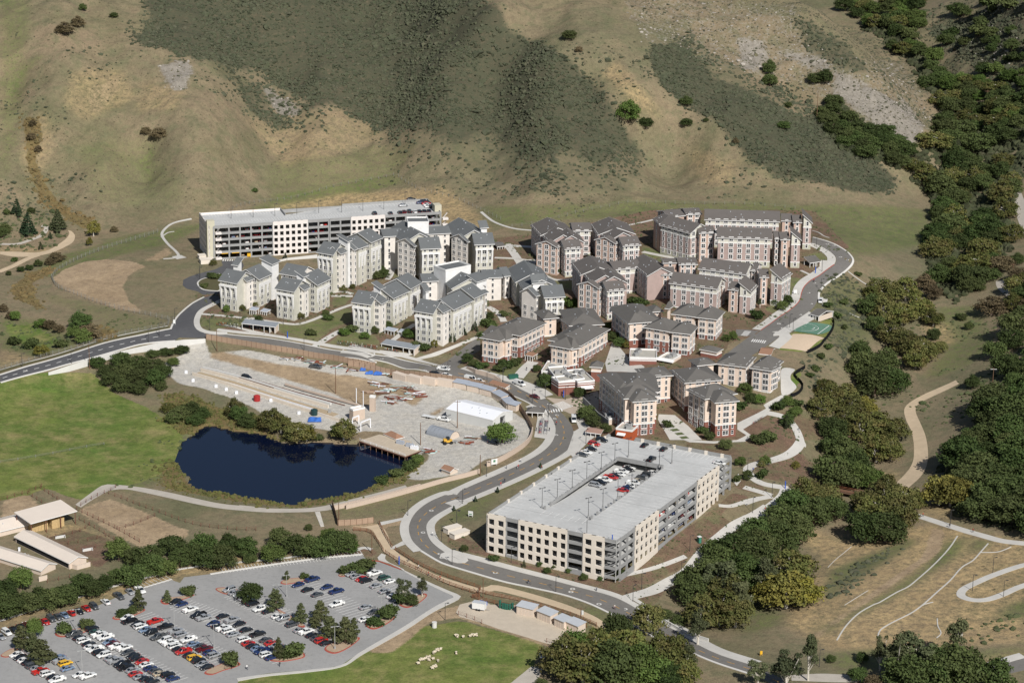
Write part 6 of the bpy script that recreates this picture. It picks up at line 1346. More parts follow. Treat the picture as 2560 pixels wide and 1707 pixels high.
trees('C', 'in the creek belt below the near garage', 'trees along the creek', [(1300,1180,4,'oak',1.6),(1400,1210,4,'oak',1.4),(1480,1090,12,'oak'),(1450,990,8,'oak'),(1560,1010,13,'oak',1.1),(1540,1230,13,'syc'),(1640,1220,15,'syc'),(1740,1230,12,'syc'),(1700,1100,13,'syc'),(1650,930,12,'oak',1.1),(1720,850,13,'oak',1.1),(1800,800,12,'oak'),(1780,960,13,'oak'),(1870,740,12,'oak',1.1),(1610,820,9,'oak')])
trees('D', 'in the belt right of the garage', 'trees along the creek', [(40,760,13,'oak',1.1),(40,900,12,'oak'),(180,560,12,'oak',1.1),(300,480,12,'oak',1.2),(120,680,12,'oak'),(260,640,13,'oak'),(380,560,11,'oak'),(300,1030,15,'gold',1.1),(420,1010,12,'gold'),(180,1010,12,'gold'),(330,860,14,'syc',1.2),(440,300,12,'syc'),(350,380,12,'oak'),(500,430,12,'oak'),(600,330,11,'syc'),(640,400,10,'oak'),(520,300,12,'syc'),(880,560,13,'oak'),(1010,560,13,'oak',1.1),(960,440,14,'syc',1.1),(1100,470,14,'syc'),(870,360,12,'syc'),(1130,330,12,'syc'),(1010,280,12,'syc'),(1230,320,8,'syc'),(1400,290,13,'gold'),(1480,300,14,'gold'),(1560,290,12,'gold'),(1550,180,9,'gold'),(830,180,11,'bright'),(900,170,10,'bright'),(700,180,13,'oak'),(620,130,12,'oak')])
trees('L', 'in the ravine right of the uphill road', 'trees along the creek', [(1010,280,9,'dead'),(1060,330,9,'dead'),(720,330,10,'syc'),(800,350,13,'syc',1.1),(900,340,13,'syc',1.1),(700,420,11,'oak'),(780,460,13,'syc'),(880,470,13,'syc',1.1),(980,440,13,'syc'),(1060,480,9,'syc'),(730,520,9,'oak'),(820,580,12,'syc'),(900,640,12,'syc',1.1),(1000,670,12,'syc',1.1),(960,720,11,'syc'),(1080,640,8,'syc'),(650,660,9,'oak'),(650,760,12,'oak',1.1),(730,870,14,'oak',1.2),(830,860,13,'oak',1.2),(700,780,13,'oak',1.1),(780,740,12,'oak'),(450,880,9,'syc'),(480,960,12,'syc'),(560,940,12,'syc'),(430,990,11,'syc'),(600,1010,11,'syc',1.1),(680,980,10,'gold'),(560,1080,12,'syc'),(640,1130,13,'syc',1.1),(740,1110,13,'syc',1.2),(830,1130,12,'syc'),(740,1240,12,'syc'),(820,1230,11,'syc'),(500,1110,11,'oak',1.1),(500,1210,12,'oak'),(560,1260,12,'oak'),(620,1330,12,'oak'),(660,1390,9,'bright'),(540,1350,10,'oak'),(1275,830,6,'oak',1.1),(1220,450,4,'oak'),(1260,500,4,'oak'),(1200,440,3,'oak'),(1060,560,6,'oak')])
# slope trees standing alone
trees('O', 'standing alone on the hillside', 'lone trees on the hillside', [(1442,280,12,'bright'),(1484,294,7,'oak'),(1308,92,6.5,'oak',1.2),(1766,172,9,'oak',.8),(1768,198,8,'oak'),(1870,192,7,'oak'),(1896,190,8,'oak'),(1575,242,5,'oak',1.3),(1577,290,5,'oak',1.3),(1622,280,2.5,'oak'),(1810,248,4,'oak',1.2),(1800,296,5,'oak',1.5),(150,78,7,'dead',1.4),(180,62,6,'dead',1.2),(190,26,5,'oak',.8),(260,40,3,'bush',1.5),(365,318,6,'dead',1.6),(335,310,5,'dead'),(585,440,2,'bush',1.3),(72,322,5,'dead'),(88,350,4,'dead'),(75,290,4,'dead'),(1330,120,4,'dead'),(1690,330,3.5,'dead')])
trees('K', 'around the garden at the left edge', 'trees left of the reservoir bank', [(100,135,9,'con'),(160,250,11,'con',1.3),(335,228,11,'con',1.2),(540,255,9,'gold',.7),(515,310,5,'gold',.6),(235,332,4,'con'),(30,235,5,'oak',1.3),(10,260,6,'oak'),(290,270,4,'con'),(90,740,5,'bright'),(60,730,4,'dead'),(235,780,5,'bright',1.1),(290,790,5,'dead',1.1),(340,810,5,'dead'),(430,840,6,'bright',1.1),(480,870,7,'bright'),(520,850,8,'dead',1.1),(460,780,8,'oak',1.2),(240,940,5,'gold',1.3),(190,900,4,'bush',1.3),(350,895,3.5,'bush',1.3),(80,880,3.5,'bush',1.6),(330,400,5,'dead',1.5),(290,420,4,'dead',1.3),(220,430,4,'oak'),(170,450,3,'oak',1.2),(120,460,3,'oak',1.2),(50,480,2.5,'oak'),(250,780,3,'dead'),(20,690,4,'dead'),(660,230,3,'dead',1.4),(85,400,2.5,'bush'),(180,120,3,'oak',1.5),(40,130,3,'bush')])
trees('K', 'in the dark clump below the retaining wall', 'trees in the clump by the pond', [(560,1010,5,'oak',1.3),(620,1060,6,'oak',1.4),(640,1110,6,'oak',1.3),(700,1000,6.5,'oak',1.4),(720,1080,7,'oak',1.4),(700,1150,6,'oak',1.3),(780,1020,7,'oak',1.4),(800,1100,7,'oak',1.4),(800,1160,6,'oak',1.3),(880,1040,7,'oak',1.4),(890,1110,7,'oak',1.4),(940,1070,6,'oak',1.3),(880,950,3.5,'oak',1.8),(960,940,3.5,'oak',1.8),(1050,930,4,'oak',1.5),(1000,1000,4,'bright',1.3),(930,1140,4,'oak',1.4),(970,1270,5,'syc',1.4),(1040,1310,6,'oak',1.5),(1100,1290,6,'oak',1.4),(1000,1330,5,'oak',1.3),(1130,1340,5,'oak',1.4),(1170,1300,5,'oak',1.3)])
trees('E', 'along the upper shore of the pond', 'trees on the pond shore', [(590,820,8.5,'syc',.9),(620,850,7,'oak'),(700,900,7,'oak',1.2),(760,900,6,'syc',1.2),(880,930,10,'syc',1.1),(950,950,9,'syc'),(830,900,7,'oak'),(1090,1015,9.5,'syc',1.2),(1150,1010,7,'gold'),(1040,980,7,'syc'),(1440,1005,10,'syc',1.),(1400,980,6,'oak'),(1480,960,6,'syc'),(1250,1010,2.5,'bush'),(2010,1190,4,'bright',1.4),(1960,1230,3,'bush',1.6),(1850,1290,3,'bush',1.6),(1740,1340,3,'bush',1.5)])
trees('F', 'beside the white metal shed', 'trees in the yard', [(1350,975,9.5,'bright',1.1)])
YT = 'young trees about the buildings'
trees('G', 'young, among the pale grey-roofed blocks', YT, [(310,940,3.5,'bright'),(430,930,3.5,'syc'),(550,1015,3.5,'oak'),(530,900,3,'syc'),(860,990,3.5,'syc'),(1043,970,3.5,'oak'),(925,1110,2.5,'bush',1.6),(1060,1000,2.5,'bush',1.5),(1330,1140,4,'bright'),(1400,1100,4,'oak'),(1500,1060,4,'oak'),(1420,700,4.5,'oak'),(1470,690,5,'oak'),(1450,650,4,'oak'),(1660,1130,5,'bright',1.2),(1180,1110,4,'bright',1.2),(1240,1090,3.5,'bush',1.2),(1700,1210,3,'bush',1.4),(1760,1220,3,'bush',1.6),(1840,1200,4,'gold',.7),(1975,1160,5,'con'),(2050,1110,5,'con'),(2140,1080,5,'con'),(2240,1050,4.5,'bush',1.3),(1560,1000,4,'bright'),(1900,640,4,'oak'),(1990,600,3,'bush'),(1640,650,3,'bush'),(605,560,3,'con'),(745,556,4,'con'),(215,600,3.5,'syc'),(1170,790,3.5,'syc'),(1240,770,3,'syc'),(200,690,2.5,'bush',1.6),(240,700,2.5,'bush',1.6),(150,760,2,'bush',1.6),(2200,1130,3,'bush',1.5)])
trees('H', 'young, among the cream and brown blocks', YT, [(60,730,4,'bush',1.2),(150,700,4,'oak'),(20,960,5,'oak'),(60,980,4,'oak',1.2),(110,990,3,'bush',1.6),(250,985,3.5,'bush',1.5),(310,970,3.5,'bush',1.4),(430,1010,3.5,'oak'),(480,1100,6.5,'oak',1.1),(680,1160,5,'oak'),(720,1290,7,'oak',1.1),(760,1330,6,'oak',1.1),(830,1370,5,'oak'),(600,620,4.5,'bright',1.1),(640,640,5,'bright'),(670,660,4,'oak'),(850,760,4,'bright',1.2),(880,830,5,'oak',1.2),(920,860,5,'oak',1.2),(960,870,4,'gold'),(990,610,3.5,'bush',1.4),(1030,620,4,'bush',1.5),(1840,620,4.5,'oak'),(1870,650,5,'bright'),(1900,620,5.5,'oak'),(1740,640,5,'euc',.8),(1720,700,4,'bush',1.2),(1580,820,4,'bright'),(1540,830,3.5,'bright'),(1650,1140,5,'bright',1.2),(1690,1190,5,'oak',1.2),(1740,1200,4.5,'bright'),(1620,1230,3.5,'bush',1.4),(1900,1210,5,'bright'),(1940,1270,5,'bright',1.2),(1895,1340,5.5,'con',1.1),(1850,1230,3.5,'bush',1.5),(1440,1410,3.5,'bush'),(1780,1400,3,'bush',1.3),(230,690,3,'bush'),(470,320,2.5,'bush'),(1190,1340,3,'bush'),(1400,1370,3,'bush',1.3),(210,1010,3,'bush',1.4),(540,430,3,'bush',1.4),(450,400,3,'bush',1.4),(500,420,3,'bush',1.4)])
trees('C', 'young, beside the road and garage', YT, [(165,470,2.5,'con'),(300,415,2.5,'con'),(35,525,2.5,'con'),(100,770,3,'oak'),(275,830,2.5,'bush',1.2),(460,865,2.8,'con'),(600,905,3,'oak'),(555,860,1.8,'bush'),(645,875,1.8,'bush'),(735,900,2,'bush'),(820,945,3,'oak'),(925,945,2,'bush'),(1045,920,2.5,'bush',1.2),(1020,945,2,'bush'),(1680,155,5,'oak'),(1770,250,4.5,'bright'),(1750,350,3,'bush'),(560,265,2.5,'con'),(1900,260,3,'syc'),(1910,330,3.5,'bush')])
trees('L', 'young, beside the winding walk', YT, [(240,1040,5.5,'oak'),(140,1130,4,'bush',1.3),(80,1140,3.5,'bush',1.4),(290,1280,3.5,'gold'),(120,1260,4,'bright'),(20,1340,4,'oak'),(470,380,2.5,'bush',1.3),(520,440,3,'bush',1.4),(560,500,2.5,'bush'),(470,610,2.5,'bush',1.3),(400,730,2.5,'bush',1.3),(370,770,2.2,'bush',1.3),(430,660,2.2,'bush',1.3),(560,360,2.5,'bush',1.3),(640,200,2.,'bush',1.5),(300,930,3,'bush',1.4)])
# close-grown woods
def wood(poly, n, sps, hs, label, group, md=5.5):
    w = [G(p) for p in poly]; xs = [p.x for p in w]; ys = [p.y for p in w]; pts = []; k = 0
    PX = np.array([p.x for p in w]); 
    while len(pts) < n and k < n*60:
        k += 1; x = rnd.uniform(min(xs), max(xs)); y = rnd.uniform(min(ys), max(ys)); a, b = proj((x, y, zt(x, y)))
        if not inpoly(np.array([a]), np.array([b]), poly)[0]: continue
        if any((x-p[0])**2+(y-p[1])**2 < md*md for p in pts): continue
        pts.append((x, y, a))
    pts.sort(key=lambda q: q[2])
    for i, (x, y, a) in enumerate(pts): sp = rnd.choice(sps); tree(sp, Vector((x, y, zt(x, y)-.2)), rnd.uniform(*hs), '%s from the left, %s' % (ORD[i], label), group, rnd.uniform(1.1, 1.4))
wood(Q('O',2225,1010,2275,945,2352,905,2400,980,2400,1230,2300,1215,2215,1175,2195,1080), 38, ['oak'], (9, 14), 'dark oak in the dense wood at the right edge', 'oaks in the right-hand wood', 6)
wood(Q('O',2290,760,2352,740,2400,760,2400,930,2300,890,2250,830), 12, ['oak'], (8, 12), 'oak in the right-edge group above the dirt track', 'oaks in the upper right-hand group', 6)
wood(Q('O',1880,255,1925,240,1990,285,2060,330,2090,360,2080,395,2000,370,1930,335,1890,300), 30, ['oak'], (6, 9), 'dark oak in the strip on the right-hand slope', 'oaks in the slope gully', 4.2)
wood(Q('O',2080,350,2170,330,2240,300,2352,310,2400,400,2330,420,2330,560,2260,640,2200,700,2130,640,2120,560,2150,470,2090,410), 56, ['oak', 'oak', 'oak', 'syc'], (8, 13), 'tree in the dense canyon wood right of the grassy slope', 'trees of the canyon wood', 5.5)
wood(Q('O',1925,20,2000,10,2130,0,2110,80,2170,180,2200,260,2170,330,2150,240,2080,140,2000,80), 50, ['oak', 'bright', 'syc'], (7, 11), 'tree in the narrow wooded canyon at the upper right', 'trees of the upper canyon', 5)
wood(Q('O',2190,190,2352,235,2420,260,2400,330,2240,310,2200,260), 30, ['oak', 'oak', 'syc'], (7, 11), 'oak where the canyon widens, upper right', 'trees where the canyon widens', 5)
wood(Q('O',2250,620,2352,600,2400,640,2400,760,2280,740,2230,680), 16, ['oak', 'dead', 'syc'], (6, 10), 'tree of the brownish grove, right edge', 'trees of the brownish grove', 5.5)
wood(Q('O',2200,190,2352,120,2400,200,2380,300,2250,290,2210,250), 26, ['oak', 'bright'], (5, 8), 'scattered oak on the rocky slope at the upper right', 'oaks on the rocky slope', 8)
UNDER = [Q('O',2200,1010,2260,940,2352,900,2400,980,2400,1230,2300,1215,2190,1180,2160,1080), Q('O',1880,255,1925,240,1990,285,2060,330,2090,360,2080,395,2000,370,1930,335,1890,300), Q('O',2080,350,2170,330,2240,300,2352,310,2400,400,2330,420,2330,560,2260,640,2200,700,2130,640,2120,560,2150,470,2090,410), Q('O',1925,20,2000,10,2130,0,2110,80,2170,180,2200,260,2170,330,2150,240,2080,140,2000,80), Q('O',2190,190,2352,235,2420,260,2400,330,2240,310,2200,260)]
wood(Q('O',2130,60,2352,-30,2420,60,2380,200,2240,190,2180,150), 24, ['oak', 'oak', 'bush'], (5, 9), 'dark oak on the shaded slope, top right corner', 'oaks in the top right corner', 6)
# ---------------------------------------------------------------- chaparral and low planting: uncountable, one mesh each
ICO_V = []; bm = bmesh.new(); bmesh.ops.create_icosphere(bm, subdivisions=1, radius=1); bm.verts.ensure_lookup_table(); IV = np.array([tuple(v.co) for v in bm.verts]); IF = np.array([[v.index for v in f.verts] for f in bm.faces]); bm.free()
top_ = IV[:, 2] > -.5
def scatter(name, pts, size, mat, squash=.7, seed=3):
    r = np.random.RandomState(seed); n = len(pts); keep = IV[:, 2] > -.6
    k = len(IV); s = size*np.exp(r.normal(size=n)*.35); jit = 1+(r.rand(n, k)-.5)*.9
    V = IV[None]*jit[:, :, None]*s[:, None, None]; V[:, :, 2] *= squash; V = V+pts[:, None, :]
    F = (IF[None]+np.arange(n)[:, None, None]*k).reshape(-1, 3); o = np_mesh(name, V.reshape(-1, 3), F, mat, False); o['kind'] = 'stuff'; return o
def scrub_mat(name, a, b, c):
    t = NT(name); n1 = t.ramp(t.noise(.05, 4, .6), .35, .65); n2 = t.ramp(t.noise(.8, 2, .6), .35, .65); n3 = t.ramp(t.noise(.25, 3, .6), .55, .7)
    col = t.mix(n1, a, b); col = t.mix(t.math('MULTIPLY', n2, .6), col, c); col = t.mix(t.math('MULTIPLY', n3, .4), col, (.15, .125, .09)); return t.out(col, .95, t.noise(3, 3, .7), .8, .3)
CH = scrub_mat('chaparral_leaves', (.070, .078, .042), (.046, .058, .030), (.10, .10, .068)); LOWP = scrub_mat('low_planting_leaves', (.07, .09, .035), (.10, .105, .05), (.05, .07, .03)); REEDM = scrub_mat('reed_leaves', (.10, .10, .03), (.14, .115, .04), (.07, .085, .028))
def sample(mask, dens, seed, jit=.8):
    """random points on the ground where the mask says so"""
    r = np.random.RandomState(seed); core_ = (fx_ > -330) & (fx_ < 330) & (fy_ > 735) & (fy_ < 1640); p = np.where(core_, mask*dens*1.6*1.6, 0); c = r.poisson(np.clip(p, 0, 4)); i = np.repeat(np.arange(len(fx_)), c)
    x = fx_[i]+r.uniform(-jit, jit, len(i)); y = fy_[i]+r.uniform(-jit, jit, len(i)); return np.c_[x, y, zt_np(x, y)]
sm = MASKS['scrub']*(.25+1.5*np.clip(fbm(fx_, fy_, 22, 4, 61)-.33, 0, 1)*2); inview = (PXa > -150) & (PXa < 2750) & (PYa > -150)
S = sample(np.clip(sm*1.35, 0, 1.3)*inview, .55, 5); scatter('chaparral', S, .78, CH)
hill_sp = hillm*(MASKS['scrub'] < .1)*inview*np.clip((fbm(fx_, fy_, 45, 4, 71)-.5)*5, 0, 1)
S = sample(hill_sp, .13, 6); scatter('scattered_brush', S, .62, CH)
S = sample(hillm*(MASKS['scrub'] < .3)*inview, .07, 26); scatter('grass_tufts', S, .34, scrub_mat('dry_tuft', (.13, .12, .07), (.10, .095, .055), (.16, .14, .085)))
east = inpoly(PXa, PYa, Q('L',440,180,1568,300,1568,1568,1250,1568,1200,1200,900,900,420,1000,370,700,500,420))*(MASKS['dirt'] < .2)
S = sample(east*.5*np.clip((fbm(fx_, fy_, 18, 3, 81)-.42)*5, 0, 1), .22, 7); scatter('slope_brush', S, .62, LOWP)
rock_sp = sample(MASKS['rock']*inview, .10, 8); scatter('slope_boulders', rock_sp, .5, M('pale_rock', (.34, .31, .27), .95, .3, .8), .6)
S = sample(MASKS['reed']*(PYa > 900)*(~pond), .9, 9); scatter('reeds', S, .5, REEDM, 1.1)
S = sample(inpoly(PXa, PYa, Q('K',0,110,300,110,400,240,300,330,100,345,0,330)).astype(float), .12, 19); scatter('garden_shrubs', S, .8, LOWP, .9)
S = sample(inpoly(PXa, PYa, Q('J',500,0,1450,0,1900,420,1950,560,1700,640,1300,400,800,260))*(MASKS['scrub'] < .2), .16, 20); scatter('rocky_ridge_brush', S, .42, scrub_mat('ridge_brush', (.085, .085, .055), (.12, .11, .075), (.06, .066, .04)))
S = sample(MASKS['reed']*(PYa < 900), .35, 10); scatter('gully_brush', S, .8, scrub_mat('rusty_brush', (.20, .13, .055), (.15, .115, .05), (.10, .09, .04)), .8)
S = sample(MASKS['mulch']*(PYa < 1130)*np.clip((fbm(fx_, fy_, 10, 3, 91)-.47)*6, 0, 1), .28, 12); scatter('low_planting', S, .42, LOWP, .8)
S = sample(MASKS['mulch']*(PYa > 1130)*(PYa < 1560)*(PXa > 1100), .22, 13); scatter('groundcover_plants', S, .24, LOWP, .9)
S = sample(inpoly(PXa, PYa, Q('D',1560,1200,1700,1110,1900,1080,2050,1090,2100,1240,1900,1260,1700,1290,1600,1260)).astype(float), .11, 14); scatter('nursery_shrubs', S, .8, LOWP, .9)
S = sample(np.clip(MASKS['lush']*(PYa > 700)*(PXa < 700)*(fbm(fx_, fy_, 12, 3, 95) > .56), 0, 1), .15, 15); scatter('meadow_bushes', S, .6, LOWP, .8)
um = np.zeros(len(fx_), bool)
for pp in UNDER: um |= inpoly(PXa, PYa, pp)
S = sample(um.astype(float), .22, 16); scatter('undergrowth', S, 1.5, scrub_mat('dark_undergrowth', (.035, .045, .02), (.05, .06, .028), (.07, .07, .035)), 1.)
dm = inpoly(PXa, PYa, Q('J',1900,80,2352,0,2352,500,2250,420,2050,260)); S = sample(dm*np.clip((fbm(fx_, fy_, 16, 3, 97)-.35)*4, 0, 1), .2, 17); scatter('dark_slope_scrub', S, .9, scrub_mat('dark_scrub', (.05, .055, .03), (.07, .068, .042), (.04, .045, .026)))
# ---------------------------------------------------------------- walls and fences
def line_pts(pts, world=False, n=6):
    P = [tuple(G(p))[:2] for p in pts] if not world else pts
    return catmull(P, n) if len(P) > 2 else P
def every(P, step):
    """points at equal spacing along a plan line, ends included"""
    d = [0]
    for a, b in zip(P, P[1:]): d.append(d[-1]+math.dist(a, b))
    n = max(1, round(d[-1]/step)); xs = [p[0] for p in P]; ys = [p[1] for p in P]
    return [(float(np.interp(d[-1]*i/n, d, xs)), float(np.interp(d[-1]*i/n, d, ys))) for i in range(n+1)]
_unit = {}
def unit(kind, mat):
    """shared 1 m long piece, scaled along x"""
    k = (kind, mat.name)
    if k in _unit: return _unit[k]
    m = MB()
    if kind == 'panel': m.box((.5, 0, 0), .96, .08, 1); [m.box((.5, -.06, z), .96, .06, .05) for z in (.15, .82)]
    elif kind == 'rail': m.box((.5, 0, -.08), 1.02, .06, .16)
    elif kind == 'wire': m.box((.5, 0, -.02), 1.0, .035, .04)
    elif kind == 'post': m.box((0, 0, -.4), .16, .16, 1.4); m.box((0, 0, 1.), .2, .2, .04)
    elif kind == 'block': m.box((.5, 0, -1), 1.0, .3, 2); m.box((.5, 0, 1), 1.02, .4, .08)
    o = m.build(kind, mat); _unit[k] = o.data; bpy.data.objects.remove(o); return _unit[k]
def piece(root, name, me, loc, rz, sx=1, sz=1, pitch=0):
    o = bpy.data.objects.new(name, me); COL.objects.link(o); o.parent = root; o.location = Vector(loc)-root.location; o.rotation_euler = (0, -pitch, rz); o.scale = (sx, 1, sz); return o
def fence(name, pts, label, cat, h, step, style, mat, postmat=None, group=None, smooth=True, world=False, rails=3):
    P = line_pts(pts, world) if smooth else ([tuple(G(p))[:2] for p in pts] if not world else pts); W_ = []
    if smooth: W_ = every(P, step)
    else:
        for a, b in zip(P, P[1:]): W_ += every([a, b], step)[:-1]
        W_.append(P[-1])
    Z = [zt(x, y) for x, y in W_]; root = empty(name, (W_[0][0], W_[0][1], Z[0]), label, cat, group)
    for i, ((x, y), z) in enumerate(zip(W_, Z)):
        if style != 'block': piece(root, 'post', unit('post', postmat or mat), (x, y, z), 0, 1, h*1.05)
        if i+1 < len(W_):
            x1, y1 = W_[i+1]; L_ = math.dist((x, y), (x1, y1)); rz = math.atan2(y1-y, x1-x); pt = math.atan2(Z[i+1]-z, L_)
            if style == 'panel': piece(root, 'fence_panel', unit('panel', mat), (x, y, z+.05), rz, L_, h, pt)
            elif style == 'rail': [piece(root, 'rail', unit('rail', mat), (x, y, z+h*(k+1)/(rails+.15)), rz, L_, 1, pt) for k in range(rails)]
            elif style == 'wire': [piece(root, 'wire', unit('wire', mat), (x, y, z+h*(k+1)/(rails+.1)), rz, L_, 1, pt) for k in range(rails)]
            elif style == 'block': piece(root, 'wall_panel', unit('block', mat), (x, y, z), rz, L_+.02, h, pt)
    return root
FENCEB = M('tan_fence_boards', (.36, .255, .18), .9, .12, .8); FPOST = M('brown_fence_posts', (.17, .105, .07), .9, .2, 1.); RAILB = M('red_brown_rails', (.20, .085, .045), .9, .2, 1.); RUST = M('rusty_pipe', (.16, .07, .05), .9, .2, 1.); DWIRE = M('dull_wire', (.22, .22, .20), .8, .2, 1.)
BLOCKW = M('pale_block_wall', (.52, .42, .34), .95, .08, .6); CWALL = M('light_concrete_wall', (.60, .59, .56), .9, .1, .4)
fence('board_fence', Q('E',362,216,440,229,600,256,760,283,900,306,1100,338,1300,372,1500,408,1700,445)+Q('F',20,325,200,350,400,398), 'long tan board fence between the yard and the road, upper part', 'fence', 2.5, 2.45, 'panel', FENCEB, FPOST)
fence('board_fence', Q('F',400,398,560,415,720,430,900,452,1100,485,1280,530,1400,585,1480,670,1560,790,1605,880), 'dark curving board fence behind the containers and shelter', 'fence', 2.5, 2.45, 'panel', FENCEB, FPOST)
fence('block_wall', Q('F',1608,884,1590,950,1540,1010,1470,1060,1380,1115,1290,1160,1215,1180), 'tan wall curving round the yard below the bike racks', 'wall', 2.0, 3.0, 'block', BLOCKW)
fence('block_wall', Q('F',1155,1235,1040,1270,800,1330,400,1445,0,1545)+Q('B',1400,175,1200,230,1000,280,785,330), 'long low tan wall along the lower side of the yard and track', 'wall', 1.7, 3.0, 'block', BLOCKW)
fence('board_fence', Q('B',775,300,795,360,815,440), 'short dark slatted fence down the bank beside the steps', 'fence', 2.2, 2.4, 'panel', FPOST, FPOST, smooth=False); fence('board_fence', Q('B',820,442,950,435,1072,420), 'short pale board fence at the head of the dirt path', 'fence', 2.2, 2.4, 'panel', FENCEB, FPOST, smooth=False)
fence('rail_fence', Q('B',930,478,1040,492,1100,560,1142,625), 'curved brown rail fence left of the dirt path', 'fence', 1.4, 2.4, 'rail', RAILB); fence('rail_fence', Q('B',1112,430,1150,510,1205,602), 'brown rail fence right of the top of the dirt path', 'fence', 1.5, 2.4, 'rail', RAILB, smooth=False)
fence('rail_fence', Q('B',1155,640,1250,700,1400,768,1600,862,1835,945)+Q('C',150,1055,400,1115,600,1160,840,1230), 'long brown rail fence on the lower side of the dirt track', 'fence', 1.4, 3.0, 'rail', RAILB)
fence('rail_fence', Q('B',1228,618,1400,725,1600,812,1835,895)+Q('C',200,1025,450,1078,700,1145,900,1225), 'long brown rail fence on the upper side of the dirt track', 'fence', 1.4, 3.0, 'rail', RAILB)
for i, (z, pts, lb) in enumerate((('A', (0,265,100,235,200,205,300,165), 'rusty pasture fence above the hay barn'),('A', (290,175,440,275), 'rusty fence running down to the hay barn'),('A', (200,215,330,300), 'short rusty fence left of the barn roof'),('A', (580,300,680,240,790,195,830,170), 'rusty fence along the gravel track bend'),('A', (550,330,700,400,840,470,1000,560), 'rusty fence on the upper side of the corral lane'),
        ('A', (570,400,660,450,780,520,900,590,980,620), 'rusty fence on the lower side of the corral lane'),('A', (780,215,900,260,1000,300,1120,340,1250,390,1370,430,1500,455,1700,475,1835,475), 'dark fence below the gravel track bank'),('A', (340,540,560,490,640,440), 'uppermost rusty fence across the brown pens'),
        ('A', (420,590,640,550,760,520), 'middle rusty fence across the brown pens'),('A', (540,630,680,600,760,590), 'lowest rusty fence across the brown pens'),('A', (840,470,950,440,1110,375), 'rusty fence between the two sandy pens'),('A', (340,850,500,815), 'rusty gate line below the long barn'),
        ('v', (40,370,240,435,420,510), 'dark pipe gate fence at the corner of the lower lawn'),('v', (1480,815,1620,850), 'short dark fence at the far end of the lower lawn'),('K', (0,1560,250,1520,480,1475,600,1455), 'thin pale fence crossing the green pasture'))):
    fence('pipe_fence' if i < 14 else 'wire_fence', Q(z, *pts), lb, 'fence', 1.4 if i < 14 else 1., 3.4 if i < 14 else 7, 'wire', RUST if i < 14 else DWIRE, RUST if i < 14 else DWIRE, rails=3)
fence('chain_link_fence', Q('K',300,500,330,550,430,590,560,640,700,680,840,710,1000,745), 'grey mesh fence along the lower edge of the reservoir bank', 'fence', 1.9, 3.2, 'wire', DWIRE, DWIRE, rails=5)
fence('chain_link_fence', Q('K',298,495,340,450,430,400,560,345,700,300,850,255,910,235), 'grey mesh fence along the upper edge of the reservoir bank', 'fence', 1.9, 3.2, 'wire', DWIRE, DWIRE, rails=5)
fence('chain_link_fence', Q('K',0,1030,100,1000,300,940,520,880,700,825,860,795,960,775,975,745), 'grey mesh fence on the upper side of the left road', 'fence', 1.8, 3.0, 'wire', DWIRE, DWIRE, rails=5)
fence('chain_link_fence', Q('I',1000,1010,1200,930,1500,870,1780,815,1850,830,1920,870,2000,890,2130,930,2300,1010), 'thin fence line on the hill foot above the upper garage', 'fence', 1.6, 4, 'wire', DWIRE, DWIRE, rails=2)
fence('chain_link_fence', Q('J',0,1045,160,1020,400,960,700,935,1000,940,1300,960), 'thin fence line on the hill foot above the brown blocks', 'fence', 1.6, 5, 'wire', DWIRE, DWIRE, rails=2)
SILT = solid('black_silt_cloth', (.012, .013, .014), .9, .1)
fence('silt_fence', Q('g',1385,600,1425,700,1400,820,1320,960,1220,1080,1120,1210,980,1310,860,1370,770,1405), 'curved black fence around the sand court', 'fence', 1.6, 1.8, 'panel', SILT, SILT)
fence('silt_fence', Q('s',2210,385,2140,430,2060,480,2060,540,2140,620,2180,690,2130,770,2050,820,1985,830), 'winding black fence beside the patio of the large cream block', 'fence', 1.6, 1.8, 'panel', SILT, SILT)
fence('parapet_wall', Q('C',1160,1112,1250,1165,1350,1222,1460,1280,1578,1318), 'white concrete parapet of the road bridge at the bottom right', 'wall', 1.1, 4, 'block', CWALL)
def rwall(name, bots, tops, label, mat=CWALL):
    root = None; prev = None
    for b, t in zip(bots, tops):
        g, h = height_from(b, t)
        if root is None: root = empty(name, g, label, 'wall')
        if prev:
            q, hq = prev; m = MB(Vector(root.location)); d = (g-q); d.z = 0; n_ = Vector((-d.y, d.x, 0)).normalized()*.3
            if n_.y < 0: n_ = -n_
            A_ = [q, g, g+n_, q+n_]; m.prism([(v.x, v.y) for v in A_], [q.z-1, g.z-1, g.z-1, q.z-1], [q.z+hq, g.z+h, g.z+h, q.z+hq]); m.build('wall_panel', mat, root)
        prev = (g, h)
    return root
def sub(P, k):
    out = []
    for a, b in zip(P, P[1:]): out += [(a[0]+(b[0]-a[0])*i/k, a[1]+(b[1]-a[1])*i/k) for i in range(k)]
    return out+[P[-1]]
rwall('retaining_wall', sub(Q('K',280,1056,400,1035,520,1000,640,962,760,932,900,912,1060,888,1185,868), 3), sub(Q('K',280,1040,400,1000,520,962,640,930,760,903,900,872,1060,852,1185,846), 3), 'pale concrete retaining wall holding up the left road')
rwall('retaining_wall', sub(Q('F',1045,350,1120,390,1200,410,1280,435,1340,460), 2), sub(Q('F',1040,325,1120,352,1200,372,1280,400,1340,440), 2), 'curved buff retaining wall below the left cream block', BLOCKW)
rwall('retaining_wall', sub(Q('G',620,590,760,560,980,545), 3), sub(Q('G',620,578,760,545,980,520), 3), 'long white retaining wall in front of the upper garage', CWALL)
